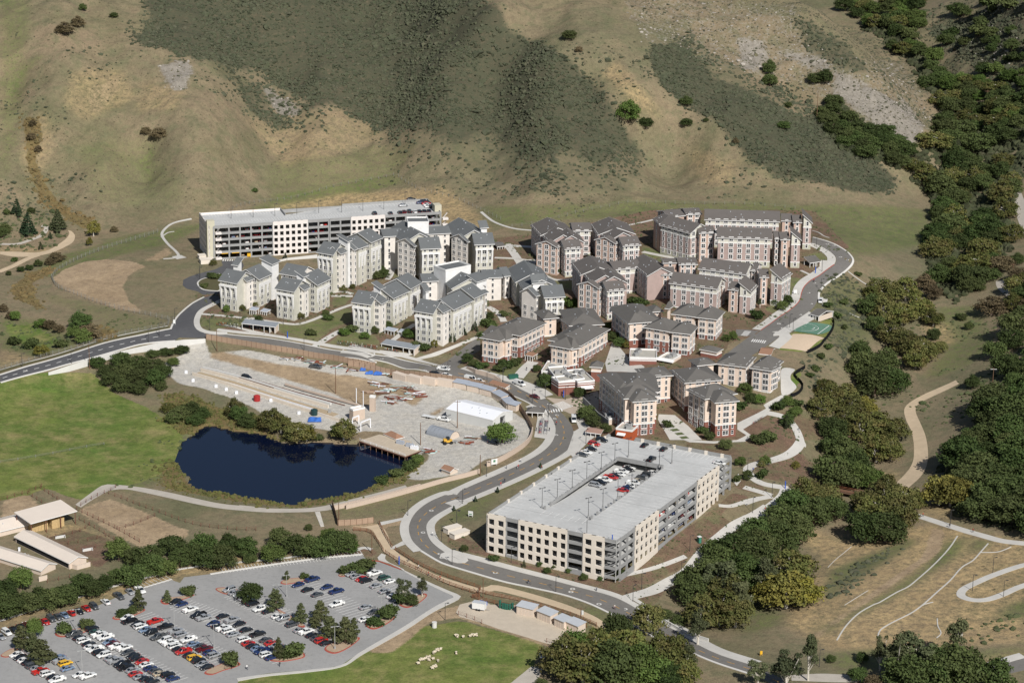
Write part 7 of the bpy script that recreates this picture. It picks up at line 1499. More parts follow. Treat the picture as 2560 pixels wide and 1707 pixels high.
# ---------------------------------------------------------------- sheds, barns, yard
TANR = M('pale_tan_metal_roof', (.66, .58, .50), .6, .06, .3); TANW = M('pale_tan_wall', (.62, .52, .43), .85, .08, .5); WMET = M('white_sheet_roof', (.78, .79, .82), .5, .04, .3); GREYW = M('pale_grey_sheet_wall', (.56, .56, .54), .7, .05, .4); SLATE = M('blue_grey_sheet_roof', (.36, .39, .44), .6, .1, .5); STEELR = M('grey_shelter_roof', (.25, .27, .29), .6, .12, .5)
BRN = M('brown_tile_roof', (.30, .17, .11), .9, .15, 1.)
def small(name, label, cat, z, base, A, B, depth, kind, rise, wall, roof, ov=.4, windows=False, nf=1, legs=False, group=None, H=None, dark=False):
    ref = (Q(z, base[0], base[1])[0], Q(z, base[2], base[3])[0]); b = Building(name, ref, label, nf, roof, cat, group, overhang=ov); b.bands = [(0, nf, wall)]; a0, b0 = Q(z, A[0], A[1])[0], Q(z, B[0], B[1])[0]
    if legs:
        a, b1, c, d, u, n = b.rect(a0, b0, depth); m = None
        for i in range(4):
            for e in (0, 1):
                q = (a.lerp(b1, i/3) if e == 0 else d.lerp(c, i/3)); m = b.mb(); m.box((q.x, q.y, b.base-.3), .25, .25, b.ze-b.base+.3+(rise if (e and kind == 'S') else 0)); m.build('post', wall, b.root)
        b.roof(a, b1, c, d, u, n, b.ze, kind, rise, roof)
    else: b.block(a0, b0, depth, kind, rise, skip=() if windows else (0, 1, 2, 3), trim=False); b.finish()
    return b
ms = small('metal_shed', 'large white metal shed with an open end door in the yard', 'shed', 'e', (1380,1190,1380,945), (155,640), (1378,940), 14, 'X', 1.6, GREYW, WMET, .15)
# ribs, corner posts, black slab painting the shade inside the big shed's door
a_, b_, c_, d_, u_, n_ = ms.rect(Q('e',155,640)[0], Q('e',1378,940)[0], 14)
ms2 = ms.mb(); L_ = (b_-a_).length
for i in range(29): q = a_+u_*(L_*i/28)-n_*.04; m = ms.mb(); m.box((q.x, q.y, ms.base-.5), .12, .08, ms.H+.4, math.atan2(u_.y, u_.x)); m.build('wall_rib', GREYW, ms.root)
q = b_.lerp(c_, .5)+u_*.03; m = ms.mb(); m.box((q.x, q.y, ms.base-.2), .06, 3.6, 3.9, math.atan2(u_.y, u_.x)); m.build('door_shade', DARK, ms.root)
def container(z, x0, y0, x1, y1, h, dep, label, group, roof=None, wall=TANW, name='storage_container'):
    a, b = G(Q(z, x0, y0)[0]), G(Q(z, x1, y1)[0]); u = (b-a); u.z = 0; L_ = u.length; u.normalize(); n = Vector((-u.y, u.x, 0)); n = n if n.y > 0 else -n
    root = empty(name, a, label, 'container' if name == 'storage_container' else 'shed', group); zb = min(a.z, b.z); P = [a, b, b+n*dep, a+n*dep]
    m = MB(a); m.prism([(p.x, p.y) for p in P], zb-.3, zb+h); m.build('body', wall, root)
    if roof:
        m = MB(a); Q_ = [P[0]-u*.25-n*.3, P[1]+u*.25-n*.3, P[2]+u*.25+n*.3, P[3]-u*.25+n*.3]; m.prism([(p.x, p.y) for p in Q_], [zb+h+.02]*2+[zb+h+.5]*2, [zb+h+.12]*2+[zb+h+.62]*2); m.build('roof', roof, root)
        m = MB(a); m.face(*[Vector((p.x, p.y, zz)) for p, zz in ((P[3], zb+h), (P[0], zb+h), (P[3], zb+h+.55))]); m.face(*[Vector((p.x, p.y, zz)) for p, zz in ((P[2], zb+h), (P[1], zb+h), (P[2], zb+h+.55))]); m.build('gable', wall, root)
    for i in range(int(L_/1.2)):
        m = MB(a); q = a+u*(.6+i*1.2)-n*.02; m.box((q.x, q.y, zb+.1), .1, .06, h-.2, math.atan2(u.y, u.x)); m.build('rib', wall, root)
    return root
for i, c in enumerate(((412,432,525,457),(535,455,648,480),(657,474,772,496),(783,486,918,510))): container('F', *c, 2.9, 2.6, '%s flat-topped buff container from the left in front of the board fence' % ORD[i], 'containers round the yard')
for i, c in enumerate(((930,505,1038,530),(1045,532,1148,556),(1152,558,1255,588),(1262,590,1340,640),(1345,645,1385,690),(1395,695,1465,712))): container('F', *c, 2.6, 3.2, '%s blue-roofed buff store from the left along the curving fence' % ORD[i], 'blue-roofed stores round the yard', SLATE, TANW, 'storage_shed')
for i, c in enumerate(((988,350,1252,412),(1322,430,1540,517),(1602,545,1760,618),(1790,600,1990,690))): container('v', *c, 2.9, 3.6, '%s pale shed with a grey roof from the left beside the dirt track' % ORD[i], 'sheds beside the dirt track', M('light_grey_roof', (.46, .48, .50), .6, .1, .5), TANW, 'storage_shed')
# quonset hut
a = G(Q('F',700,905)[0]); b = G(Q('F',900,958)[0]); ax = (b-a).normalized(); ax.z = 0; nn = Vector((-ax.y, ax.x, 0)); rt_ = empty('quonset_hut', a, 'grey half-round corrugated hut in the yard', 'hut'); RR = 3.1; Lq = (b-a).length
for k in range(14):
    m = MB(a); r_ = RR+(.06 if k % 2 else 0)
    ring = [(math.cos(math.pi*i/12)*r_, math.sin(math.pi*i/12)*r_) for i in range(13)]
    for (x0, z0), (x1, z1) in zip(ring, ring[1:]):
        p0 = a+ax*(Lq*k/14)+nn*(x0+RR); p1 = a+ax*(Lq*(k+1)/14)+nn*(x0+RR); q0 = a+ax*(Lq*k/14)+nn*(x1+RR); q1 = a+ax*(Lq*(k+1)/14)+nn*(x1+RR); Z0 = Vector((0, 0, z0)); Z1 = Vector((0, 0, z1)); m.face(p0+Z0, p1+Z0, q1+Z1, q0+Z1)
    m.build('arch_sheet', M('galvanised_sheet', (.27, .29, .32), .5, .12, .6), rt_)
for e, mt in ((0, M('galvanised_sheet', (.3, .3, .3))), (Lq, TANW)):
    m = MB(a); m.face(*[a+ax*(e-.03 if e else .03)+nn*(math.cos(math.pi*i/12)*RR*.97+RR)+Vector((0, 0, math.sin(math.pi*i/12)*RR*.97)) for i in range(13)]); m.build('end_wall', mt, rt_)
# barns
hb = small('hay_barn', 'open pale-roofed hay barn at the left edge', 'barn', 'u', (1185,500,1185,290), (480,490), (1212,290), 11, 'S', 1.0, RUST, TANR, .6, legs=True)
for i, c in enumerate(((500,630,755,575),(815,575,1035,520))):
    p, q = G(Q('u', c[0], c[1])[0]), G(Q('u', c[2], c[3])[0]); u = (q-p); u.z = 0; L_ = u.length; u.normalize(); n = Vector((-u.y, u.x, 0)); n = n if n.y > 0 else -n; st = empty('hay_stack', p, '%s stack of golden hay bales under the open barn roof' % ('left' if i == 0 else 'right'), 'hay stack', 'hay stacks in the barn')
    for k in range(6):
        for j in range(int(L_/1.25)):
            m = MB(p); w = p+u*(.62+j*1.25)+n*1.5; m.box((w.x+rnd.uniform(-.05, .05), w.y, p.z+k*.55), 1.2, 3.2, .53, math.atan2(u.y, u.x)); m.build('hay_bale', M('golden_hay', (.50, .36, .18), .95, .2, 1.5), st)
small('barn', 'tall pale barn cut by the left edge of the photo', 'barn', 'u', (465,590,465,500), (-300,685), (478,495), 12, 'X', 1.6, TANW, TANR, .5)
lb = small('barn', 'long pale-roofed stable with a dark open front', 'barn', 'u', (1110,1200,1110,1090), (215,688), (1080,1108), 8, 'X', 1.3, TANW, TANR, .5)
a2, b2, c2, d2, u2, n2 = lb.rect(Q('u',215,688)[0], Q('u',1080,1108)[0], 8); m = lb.mb(); q = a2.lerp(b2, .5)-n2*.06; m.box((q.x, q.y, lb.base+.3), (b2-a2).length*.97, .06, lb.H-.5, math.atan2(u2.y, u2.x)); m.build('front_shade', DARK, lb.root)  # near-black slab on a solid wall paints the shade inside the stable
small('barn', 'second pale-roofed stable at the bottom left behind the green tree', 'barn', 'u', (650,1290,650,1200), (-300,930), (640,1225), 8, 'X', 1.3, TANW, TANR, .5)
fence('block_wall', Q('u',1120,1190,1210,1215,1415,1160), 'low pale block wall at the end of the long stable', 'wall', 1.5, 1.6, 'block', TANW, smooth=False); fence('block_wall', Q('u',610,1400,740,1370), 'short pale block wall behind the green tree by the stables', 'wall', 1.6, 1.6, 'block', TANW, smooth=False)
for i, c in enumerate(((935,720),(1365,920))): p = G(Q('u', *c)[0]); m = MB(p); [m.box((p.x+x, p.y+y, p.z), sx, sy, .7, .5) for x, y, sx, sy in ((0, 0, 3.2, .2), (.3, .9, 3.2, .2), (-1.4, .2, .2, 1.1), (1.7, .8, .2, 1.1))]; o = m.build('feed_trough', CWALL); o.location = p; tag(o, '%s white feed trough in the brown pens' % ('upper', 'lower')[i], 'trough', 'feed troughs')
for i, c in enumerate(((305,920),(383,1015),(437,1035),(583,1100),(650,1130))): p = G(Q('u', *c)[0]); m = MB(p); m.box(p, .7, .7, 1.2); m.box((p.x, p.y, p.z+1.2), .85, .85, .08); o = m.build('stall_pillar', WMET); o.location = p; tag(o, '%s short white pillar from the left in the stable yard' % ORD[i], 'pillar', 'white pillars in the stable yard')
# jetty with pump hut
jp = [at(p, 2.4) for p in Q('F',130,958,300,905,420,930,560,960,655,1040,520,1092)]; jt = empty('jetty', jp[0], 'timber jetty on piles over the right end of the pond', 'jetty'); m = MB(jp[0]); P = [(p.x, p.y) for p in jp]; m.prism(P[::-1], 2.1, 2.4); m.build('deck', M('pale_planks', (.50, .42, .32), .9, .2, 1.), jt)
for i in range(9):
    q = jp[0].lerp(jp[5], i/8)
    for k in (0, 2.4): m = MB(jp[0]); m.tube((q.x+k*.3, q.y+k, -1.5), (q.x+k*.3, q.y+k, 2.2), .14); m.build('pile', FPOST, jt)
    if i: m = MB(jp[0]); m.tube((q.x, q.y+.1, 2.4), (q.x, q.y+.1, 3.4), .06); m.build('rail_post', WMET, jt)
for z_ in (2.9, 3.35): m = MB(jp[0]); m.tube((jp[0].x, jp[0].y+.1, z_), (jp[5].x, jp[5].y+.1, z_), .05); m.build('rail', WMET, jt)
m = MB(jp[0]); m.bar(Vector((jp[0].x, jp[0].y-.1, 1.9)), Vector((jp[5].x, jp[5].y-.1, 1.9)), .2, .4); m.bar(Vector((jp[5].x, jp[5].y, 1.9)), Vector((jp[4].x, jp[4].y, 1.9)), .2, .4); m.build('edge_beam', RUST, jt)
small('pump_hut', 'brown-roofed hut on the pond jetty', 'hut', 'F', (432,985,432,940), (335,895), (440,942), 4.5, 'hip', 1.2, TANW, BRN, .5); small('pump_hut', 'small brown-roofed hut beside the lower tan wall', 'hut', 'F', (900,1250,900,1215), (820,1190), (905,1222), 4.5, 'X', .9, TANW, BRN, .4)
for i, c in enumerate(((480,985),(560,1010),(600,1030))): p = at(Q('F', *c)[0], 2.4); m = MB(p); m.box(p, 3.2, 1.2, 1.3, -.5); [m.tube(p+Vector((x, 0, 1.3)), p+Vector((x, 0, 1.8)), .12) for x in (-1, 0, 1)]; o = m.build('pump_unit', SLATE if i != 2 else WMET); o.location = p; tag(o, '%s metal pump unit from the left on the jetty' % ORD[i], 'pump', 'pumps on the jetty')
# test flume
FL = M('flume_concrete', (.68, .60, .50), .9, .12, .5); fl = empty('test_flume', G(Q('E',280,480)[0]), 'long narrow concrete flume with pipes above the pond', 'flume'); FO = Vector(fl.location)
def longbox(z, x0, y0, x1, y1, w, h, mat, name, n=8, lift=0.):
    a, b = G(Q(z, x0, y0)[0]), G(Q(z, x1, y1)[0])
    for i in range(n): p, q = a.lerp(b, i/n), a.lerp(b, (i+1)/n); m = MB(FO); m.bar(Vector((p.x, p.y, zt(p.x, p.y)+lift-.3)), Vector((q.x, q.y, zt(q.x, q.y)+lift-.3)), w, h+.3); m.build(name, mat, fl)
longbox('E',320,462,1320,752,.5,1.3,FL,'flume_wall'); longbox('E',340,445,1340,728,.9,.9,CWALL,'flume_wall'); longbox('E',255,492,1430,865,.5,1.2,FL,'flume_wall'); longbox('E',290,478,1380,808,3.2,.15,M('flume_bed', (.42, .33, .22), .95, .2, .6),'flume_bed'); longbox('E',420,455,1450,735,.25,.35,RUST,'rail_track',10); longbox('E',620,520,1240,690,1.2,.5,FPOST,'slatted_cover',10); longbox('E',980,580,1560,745,.5,.5,BLOCKW,'pipe',8,.8); longbox('E',520,560,1200,770,.3,.8,WMET,'gutter',8)
small('control_box', 'pale raised box at the lower end of the flume', 'box', 'E', (1600,830,1600,752), (1515,775), (1608,755), 3, 'flat', 0, BLOCKW, TANR, .1); small('intake_tower', 'square pink concrete tower beside the flume end', 'tower', 'E', (1682,775,1682,665), (1642,668), (1682,672), 1.6, 'flat', 0, BLOCKW, BLOCKW, .05)
for i, (x, y, t) in enumerate(((1540,720,600),(1594,745,622))): g, h = height_from(Q('E', x, y)[0], Q('E', x, t)[0]); m = MB(g); m.tube(g, g+Vector((0, 0, h)), .16); m.box(g+Vector((0, 0, h)), .5, .5, .1); o = m.build('vent_pipe', WMET); o.location = g; tag(o, '%s tall white vent pipe beside the flume end' % ('left', 'right')[i], 'pipe', 'white vent pipes')
fr = empty('gantry', G(Q('E',1575,935)[0]), 'white portal frame over the pipes beside the jetty', 'gantry')
for x0, y0, x1, y1 in ((1575,935,1650,905),(1510,900,1560,880)):
    a, b = G(Q('E', x0, y0)[0]), G(Q('E', x1, y1)[0]); o_ = Vector(fr.location)
    for q in (a, b): m = MB(o_); m.box(q, .35, .35, 3.6); m.build('upright', WMET, fr)
    m = MB(o_); m.bar(a+Vector((0, 0, 3.6)), b+Vector((0, 0, 3.6)), .4, .35); m.build('crossbeam', WMET, fr)
for i, (x, y) in enumerate(((760,695),(1210,805),(870,700),(1090,800),(1330,790),(440,590),(520,615),(600,640),(260,545),(205,480))):
    p = G(Q('E', x, y)[0]); m = MB(p); mt = [M('red_tank', (.35, .03, .03), .5), solid('dark_tank', (.02, .05, .05), .5), WMET, WMET, GREYC, WMET, WMET, WMET, WMET, WMET][i]
    if i in (0, 1): m.tube(p, p+Vector((0, 0, 2.2)), 1.4, 1.4, 12); m.tube(p+Vector((0, 0, 2.2)), p+Vector((0, 0, 2.6)), 1.4, .5, 12)
    else: m.box(p, 1.2, .8, .9); m.box(p+Vector((.2, .1, .9)), .7, .5, .3); m.tube(p+Vector((-.4, 0, .9)), p+Vector((-.4, 0, 1.5)), .1)
    o = m.build('water_tank' if i in (0, 1) else 'pump_unit', mt); o.location = p; tag(o, ['red tank beside the flume above the pond', 'dark round tank on a blue tarp beside the flume', '', '', '', '', '', '', '', ''][i] or '%s small pump fitting along the lower side of the flume' % ORD[i-2], 'tank' if i < 2 else 'pump', 'fittings along the flume')
TARP = solid('blue_tarp', (.05, .15, .48), .5)
def tarp(z, x, y, s_, label):
    p = G(Q(z, x, y)[0]); m = MB(p); n = 6; H_ = {(i, j): rnd.uniform(.1, .8) if 0 < i < n and 0 < j < n else .03 for i in range(n+1) for j in range(n+1)}
    f = lambda i, j: p+Vector(((i/n-.5)*s_, (j/n-.5)*s_*1.2, H_[i, j]))
    for i in range(n):
        for j in range(n): m.face(f(i, j), f(i+1, j), f(i+1, j+1), f(i, j+1))
    o = m.build('tarpaulin', TARP); o.location = p; tag(o, label, 'tarpaulin', 'blue tarpaulins')
tarp('E',1590,452,2.6,'upper left blue tarpaulin by the board fence'); tarp('E',1640,476,3.4,'lower left blue tarpaulin by the board fence'); tarp('E',1710,480,4,'right blue tarpaulin by the board fence'); tarp('E',1215,840,5.5,'blue tarpaulin under the dark round tank')
PILE = [('F',250,480),('F',330,490),('F',390,530),('F',470,510),('F',540,560),('F',330,560),('F',230,550),('F',400,600),('F',480,610),('F',380,640),('F',560,520),('F',640,580),('E',1000,360),('E',1080,370),('E',1180,390),('E',1270,405),('E',1400,430),('E',1500,455),('E',1770,490),('F',700,1040),('F',740,1060),('F',1040,985),('F',1080,945),('F',530,600),('F',610,555)]
SC = [RUST, WMET, M('pale_teal_pipe', (.42, .58, .56), .6), GREYC, FENCEB, FPOST, M('rusty_red_steel', (.26, .075, .045), .8, .2, 1.)]
for i, (z, x, y) in enumerate(PILE):
    p = G(Q(z, x, y)[0]); root = empty('scrap_pile', p, '%s heap of pipes and boards counted across the yard storage area' % ORD[i], 'scrap pile', 'heaps of stored pipes and boards'); a0 = rnd.uniform(-.7, .1)
    for k in range(9):
        m = MB(); L_ = rnd.uniform(2, 6.5); a_ = a0+rnd.uniform(-.12, .12) if k < 7 else rnd.random()*3; c = Vector((rnd.uniform(-1.5, 1.5), rnd.uniform(-1.8, 1.8), rnd.uniform(.1, .5))); d = Vector((math.cos(a_), math.sin(a_), rnd.uniform(-.03, .05)))*L_/2
        (m.tube(c-d, c+d, rnd.uniform(.1, .22)) if k % 2 else m.bar(c-d, c+d, rnd.uniform(.3, .8), rnd.uniform(.1, .3))); m.build('pipe' if k % 2 else 'board', rnd.choice(SC), root)
# yellow loader, trailers, tanks
p = G(Q('F',885,985)[0]); ldr = empty('wheel_loader', p, 'yellow loader parked in front of the half-round hut', 'loader', None, .3)
m = MB(); m.box((0, 0, .8), 3.2, 1.5, .9); m.box((-1.2, 0, 1.7), 1.3, 1.4, .5); m.build('body', M('loader_yellow', (.62, .36, .05), .6, .1, 1.), ldr); m = MB(); m.box((-.1, 0, 1.7), 1.3, 1.2, 1.2); m.build('cab', CARGLASS, ldr)
for x in (-1.3, 1.2):
    for y in (-1, 1): m = MB(); m.tube((x, y-.2, .65), (x, y+.2, .65), .65, .65, 10); m.build('wheel', TYRE, ldr)
m = MB(); m.bar(Vector((1.2, .5, 1.5)), Vector((3, .5, .5)), .2, .25); m.bar(Vector((1.2, -.5, 1.5)), Vector((3, -.5, .5)), .2, .25); m.box((3.3, 0, .1), .8, 2.2, .8); m.build('bucket', GREYC, ldr)
p = G(Q('v',380,285)[0]); tr_ = empty('box_trailer', p, 'white box trailer beside the rail fence by the lower lawn', 'trailer', None, -.35); m = MB(); m.box((0, 0, .6), 4.4, 2.1, 2.2); m.build('box', PM['W'], tr_); m = MB(); m.box((0, 0, 2.8), 4.5, 2.2, .08); m.build('roof', M('light_grey_roof', (.46, .48, .5)), tr_)
for x in (-.5, .4):
    for y in (-1.1, 1.1): m = MB(); m.tube((x, y-.1, .38), (x, y+.1, .38), .38, .38, 10); m.build('wheel', TYRE, tr_)
m = MB(); m.bar(Vector((2.2, 0, .5)), Vector((3.6, 0, .45)), .12, .12); m.build('drawbar', GREYC, tr_)
p = G(Q('F',725,765)[0]); ft = empty('flat_trailer', p, 'white flat trailer behind the work truck', 'trailer', None, heading(Q('F',725,765)[0], (1, .2))); m = MB(); m.box((0, 0, .6), 6, 2, .25); m.build('bed', PM['W'], ft); [(m := MB(), m.tube((x, y-.1, .38), (x, y+.1, .38), .38, .38, 10), m.build('wheel', TYRE, ft)) for x in (-.5, .5) for y in (-1.05, 1.05)]
for i, (x, y) in enumerate(((718,255),(762,268),(785,272),(808,278),(835,282),(878,285),(922,268))): p = G(Q('v', x, y)[0]); m = MB(p); m.tube(p, p+Vector((0, 0, 2.0 if i else 2.7)), .42, .42, 12); m.tube(p+Vector((0, 0, 2.0 if i else 2.7)), p+Vector((0, 0, 2.15 if i else 2.85)), .45, .3, 12); o = m.build('green_drum', solid('dark_green_plastic', (.02, .10, .07), .5)); o.location = p; tag(o, '%s dark green drum from the left by the rail fence' % ORD[i], 'drum', 'dark green drums')
tarp('v',440,185,3,'small blue tarpaulin behind the white box trailer')
for nm, lb, z, x, y, w, d, h, mt, rz in (('portable_toilet', 'green portable toilet beside the walk below the near garage', 'C', 1522, 718, 1.2, 1.2, 2.3, solid('dark_green_plastic', (.02, .1, .07)), .5),('electrical_cabinet', 'green cabinet beside the left cream block walk', 'p', 625, 1250, 4, 2, 1.6, solid('dark_green_plastic', (.02, .1, .07)), .3),('water_trough', 'round white tank on the dirt by the lower lawn', 'B', 1508, 1168, 1.6, 1.6, 1.8, CWALL, 0),
    ('notice_board', 'white notice board on the bank left of the near garage', 'C', 137, 562, .2, 1.8, 1.7, PM['W'], 1.2),('notice_board', 'white and green sign board at the yard gate', 'F', 1280, 1172, 2.6, .2, 2.2, PM['W'], .5),('sign_board', 'small white sign board beside the uphill pavement', 't', 828, 985, 1.6, .2, 1.5, PM['W'], .3),('sign_board', 'white sign board at the left road junction', 'K', 1005, 765, 1.0, .2, 1.7, PM['W'], .2),
    ('warning_sign', 'yellow warning sign by the upper garage entrance', 'c', 997, 1075, 1.6, .12, 1.6, SAFE, .1),('ticket_machine', 'orange sign box beside the upper garage entrance', 'c', 862, 1035, 1.2, .4, 2.6, SAFE, .1),('warning_sign', 'small yellow hydrant marker on the slope at the lower right', 'D', 122, 1372, .8, .3, 1.1, SAFE, .3)):
    p = G(Q(z, x, y)[0]); m = MB()
    if nm == 'portable_toilet': m.box((0, 0, 0), w, d, h); r0_ = empty(nm, p, lb, 'toilet', None, rz); m.build('cabin', mt, r0_); m = MB(); m.box((0, 0, h), w+.1, d+.1, .2); m.build('roof', PM['W'], r0_); m = MB(); m.box((0, -d/2-.03, .1), .8, .06, h-.3); m.build('door', solid('mid_green', (.05, .2, .14)), r0_); continue
    if nm == 'water_trough': m.tube((0, 0, 0), (0, 0, h), .8, .8, 12); m.tube((0, 0, h), (0, 0, h+.1), .85, .85, 12)
    else:
        m.box((0, 0, .6 if d < .5 or w < .5 else 0), w, d, h)
        if d < .5 or w < .5: [m.box((s_*(w*.4 if w > d else 0), s_*(d*.4 if d > w else 0), -.2), .1, .1, .9) for s_ in (-1, 1)]
        else: m.box((0, 0, h), w+.15, d+.15, .1)
    r_ = empty(nm, p, lb, 'sign' if 'sign' in nm or 'board' in nm else 'cabinet' if 'cab' in nm else 'tank' if 'tr' in nm else 'machine', None, rz); m.build('body', mt, r_)
    if nm == 'notice_board':
        m = MB(); (m.box((0, -.13, 1.5), .9, .04, .9) if w > d else m.box((-.13, 0, 1.0), .04, 1.1, .35)); m.build('emblem', solid('sign_green', (.08, .22, .12)), r_)
def enclosure(z, x0, y0, x1, y1, dep, h, label): 
    a, b = G(Q(z, x0, y0)[0]), G(Q(z, x1, y1)[0]); u = (b-a); u.z = 0; u.normalize(); n = Vector((-u.y, u.x, 0)); n = n if n.y > 0 else -n; root = empty('service_enclosure', a, label, 'enclosure', 'pale service enclosures'); P = [a, b, b+n*dep, a+n*dep]; m = MB(a); m.prism([(q.x, q.y) for q in P], a.z-.5, a.z+h); m.build('wall', PANEL, root); m = MB(a); P = [a-u*.15-n*.15, b+u*.15-n*.15, b+u*.15+n*(dep+.15), a-u*.15+n*(dep+.15)]; m.prism([(q.x, q.y) for q in P], a.z+h+.01, a.z+h+.16); m.build('coping', PANEL, root)
enclosure('C',0,668,84,640,3,1.8,'upper pale enclosure left of the near garage'); enclosure('C',40,700,132,666,3,1.8,'lower pale enclosure left of the near garage'); enclosure('c',212,1185,430,1165,4,2.0,'front pale enclosure beside the upper garage stairs'); enclosure('c',185,1110,330,1095,3,2.0,'back pale enclosure beside the upper garage stairs')
# ---------------------------------------------------------------- shelters, shops, arbours
def shelter(z, base, A, B, depth, label, roof=STEELR, rise=.6, kind='S', wall=True, group='bicycle and bus shelters'):
    b = small('shelter', label, 'shelter', z, base, A, B, depth, kind, rise, CWALL, roof, .3, legs=True, group=group)
    if wall:
        a, b1, c, d, u, n = b.rect(Q(z, *A)[0], Q(z, *B)[0], depth); m = b.mb(); m.bar(Vector((b1.x, b1.y, b.base-.3))-u*.2, Vector((c.x, c.y, b.base-.3))-u*.2, .3, b.H*.96); m.build('end_wall', TANW, b.root); m = b.mb(); q = b1-u*2.6; m.bar(Vector((q.x, q.y, b.base-.3)), Vector((q.x, q.y, b.base-.3))+n*2.2, .3, b.H*.9); m.build('screen_wall', CWALL, b.root); m = b.mb(); m.bar(Vector((d.x, d.y, b.base))-n*.3, Vector((c.x, c.y, b.base))-n*.3, .1, b.H*.8); m.build('back_panel', solid('dark_slats', (.05, .06, .065), .8), b.root)
shelter('f', (1068,1350,1068,1225), (575,1160), (1165,1225), 4.5, 'long grey shelter with bicycles by the first road crossing'); shelter('F', (550,238,550,178), (312,130), (600,180), 5, 'long grey shelter with bicycles left of the side road')
shelter('F', (1360,540,1360,505), (1228,465), (1375,508), 3, 'brown-roofed bus shelter behind the containers', BRN, .5); shelter('F', (1600,800,1600,748), (1550,712), (1705,720), 6, 'taupe-roofed shelter over the bicycle racks at the bend', CROOF, 1.4, 'hip', False); shelter('t', (1080,635,1080,560), (1035,545), (1195,520), 5, 'olive-roofed shelter on the bank by the uphill road', CROOF, 1.6, 'S')
shelter('t', (1150,1365,1150,1290), (1025,1255), (1160,1290), 11, 'taupe-roofed shelter beside the green court', CROOF, 1.2, 'X'); shelter('s', (1650,165,1650,150), (1480,150), (1680,170), 10, 'brown and taupe shelter behind the large cream block', BRN, 1.0, 'X', False)
shelter('f', (800,1040,800,945), (705,920), (830,940), 3, 'left arbour at the front gap of the leftmost pale block', SLATE, .4, 'S', False); shelter('f', (1010,1040,1010,975), (895,945), (1015,970), 3, 'right arbour at the front gap of the leftmost pale block', SLATE, .4, 'S', False); shelter('j', (860,1290,860,1200), (712,1160), (895,1200), 3, 'left arbour between the two front wings by the bike racks', SLATE, .4, 'S', False); shelter('j', (1090,1310,1090,1235), (955,1200), (1145,1235), 3, 'right arbour between the two front wings by the bike racks', SLATE, .4, 'S', False)
shelter('p', (1010,980,1010,880), (812,850), (955,880), 4, 'brown trellis arbour in front of the left cream block', BRN, .3, 'S', False); shelter('r', (870,1450,870,1370), (800,1300), (1060,1335), 6, 'pink-brown roofed kiosk near the garage corner', M('pink_brown_roof', (.32, .20, .16), .9), .8, 'X', False); shelter('H', (200,300,200,280), (195,275), (245,270), 8, 'brown shelter at the head of the uphill path', CROOF, .8, 'X', False)
def shop(name, z, base, A, B, depth, label, wall, group=None, bands_=True, roof=M('gravel_roof', (.42, .40, .35), .95)):
    b = Building(name, (Q(z, base[0], base[1])[0], Q(z, base[2], base[3])[0]), label, 1, roof, 'building', group, wins=('shop', 'shop'), overhang=.1); b.bands = [(0, 1, wall)]; a, b1, c, d, u, n = b.block(Q(z, *A)[0], Q(z, *B)[0], depth, 'flat', 0, skip=(0, 1, 2, 3), trim=False)
    if bands_:
        for f in (.62, .82):
            m = b.mb(); e = .08; m.prism([(q.x+w.x, q.y+w.y) for q, w in ((a, -u*e-n*e), (b1, u*e-n*e), (c, u*e+n*e), (d, -u*e+n*e))], b.base+b.H*f, b.base+b.H*f+.35); m.build('stone_band', TRIM, b.root)
    for k in range(3):
        p = a+(b1-a)*rnd.uniform(.2, .8)+(d-a)*rnd.uniform(.25, .8); m = b.mb(); m.box((p.x, p.y, b.ze), 2.2, 1.6, 1.3, rnd.random()); m.build('roof_unit', GREYC, b.root)
    return b, a, b1, c, d, u, n
def awning(b, p, q, n, z, out=1.6, mat=None): m = b.mb(); P0, P1 = Vector((p.x, p.y, z)), Vector((q.x, q.y, z)); m.face(P0, P1, P1-n*out-Vector((0, 0, .6)), P0-n*out-Vector((0, 0, .6))); m.face(P0-Vector((0, 0, .15)), P1-Vector((0, 0, .15)), P1-n*out-Vector((0, 0, .75)), P0-n*out-Vector((0, 0, .75))); m.build('awning', mat or TRIM, b.root)
b, a, b1, c, d, u, n = shop('shop', 'r', (370,722,370,503), (250,425), (368,503), 12, 'low brick shop with white bands at the street corner, left part', BRICK); b, a, b1, c, d, u, n = shop('shop', 'r', (372,722,372,505), (372,503), (640,487), 20, 'low brick shop with white bands at the street corner, main part', BRICK); b, a, b1, c, d, u, n = shop('shop', 'r', (680,690,680,508), (680,505), (960,480), 16, 'low brick shop wing with a white awning', BRICK); awning(b, a+u, b1-u, n, b.base+3.4, 2.6)
b, a, b1, c, d, u, n = shop('podium', 'p', (1100,1290,1100,1150), (1095,1140), (1420,1165), 14, 'low brick podium under the right wing of the left cream block', BRICK)
b, a, b1, c, d, u, n = shop('cafe', 'q', (1240,1190,1240,1140), (1010,1075), (1255,1120), 8, 'pale shop front with a dark name sign in front of the cream tower block', CREAM, None, False); awning(b, a-u, b1+u, n, b.base+1.6, 1.6)
m = b.mb(); q = a.lerp(b1, .45)-n*.1; m.box((q.x, q.y, b.ze-1.4), 4.2, .15, .9, math.atan2(u.y, u.x)); m.build('name_sign', DARK, b.root)
b, a, b1, c, d, u, n = shop('podium', 'q', (700,1170,700,1060), (510,1075), (980,1090), 12, 'brick terrace wall beside the plaza steps', BRICK)
REDO = M('orange_red_stucco', (.42, .095, .035), .85, .1, .6); b, a, b1, c, d, u, n = shop('shop', 'r', (1560,1465,1560,1300), (1300,1262), (1570,1302), 8, 'orange-red corner shop at the back of the near garage', REDO, None, False); awning(b, a+u*.8, b1-u*2.5, n, b.base+3.2)
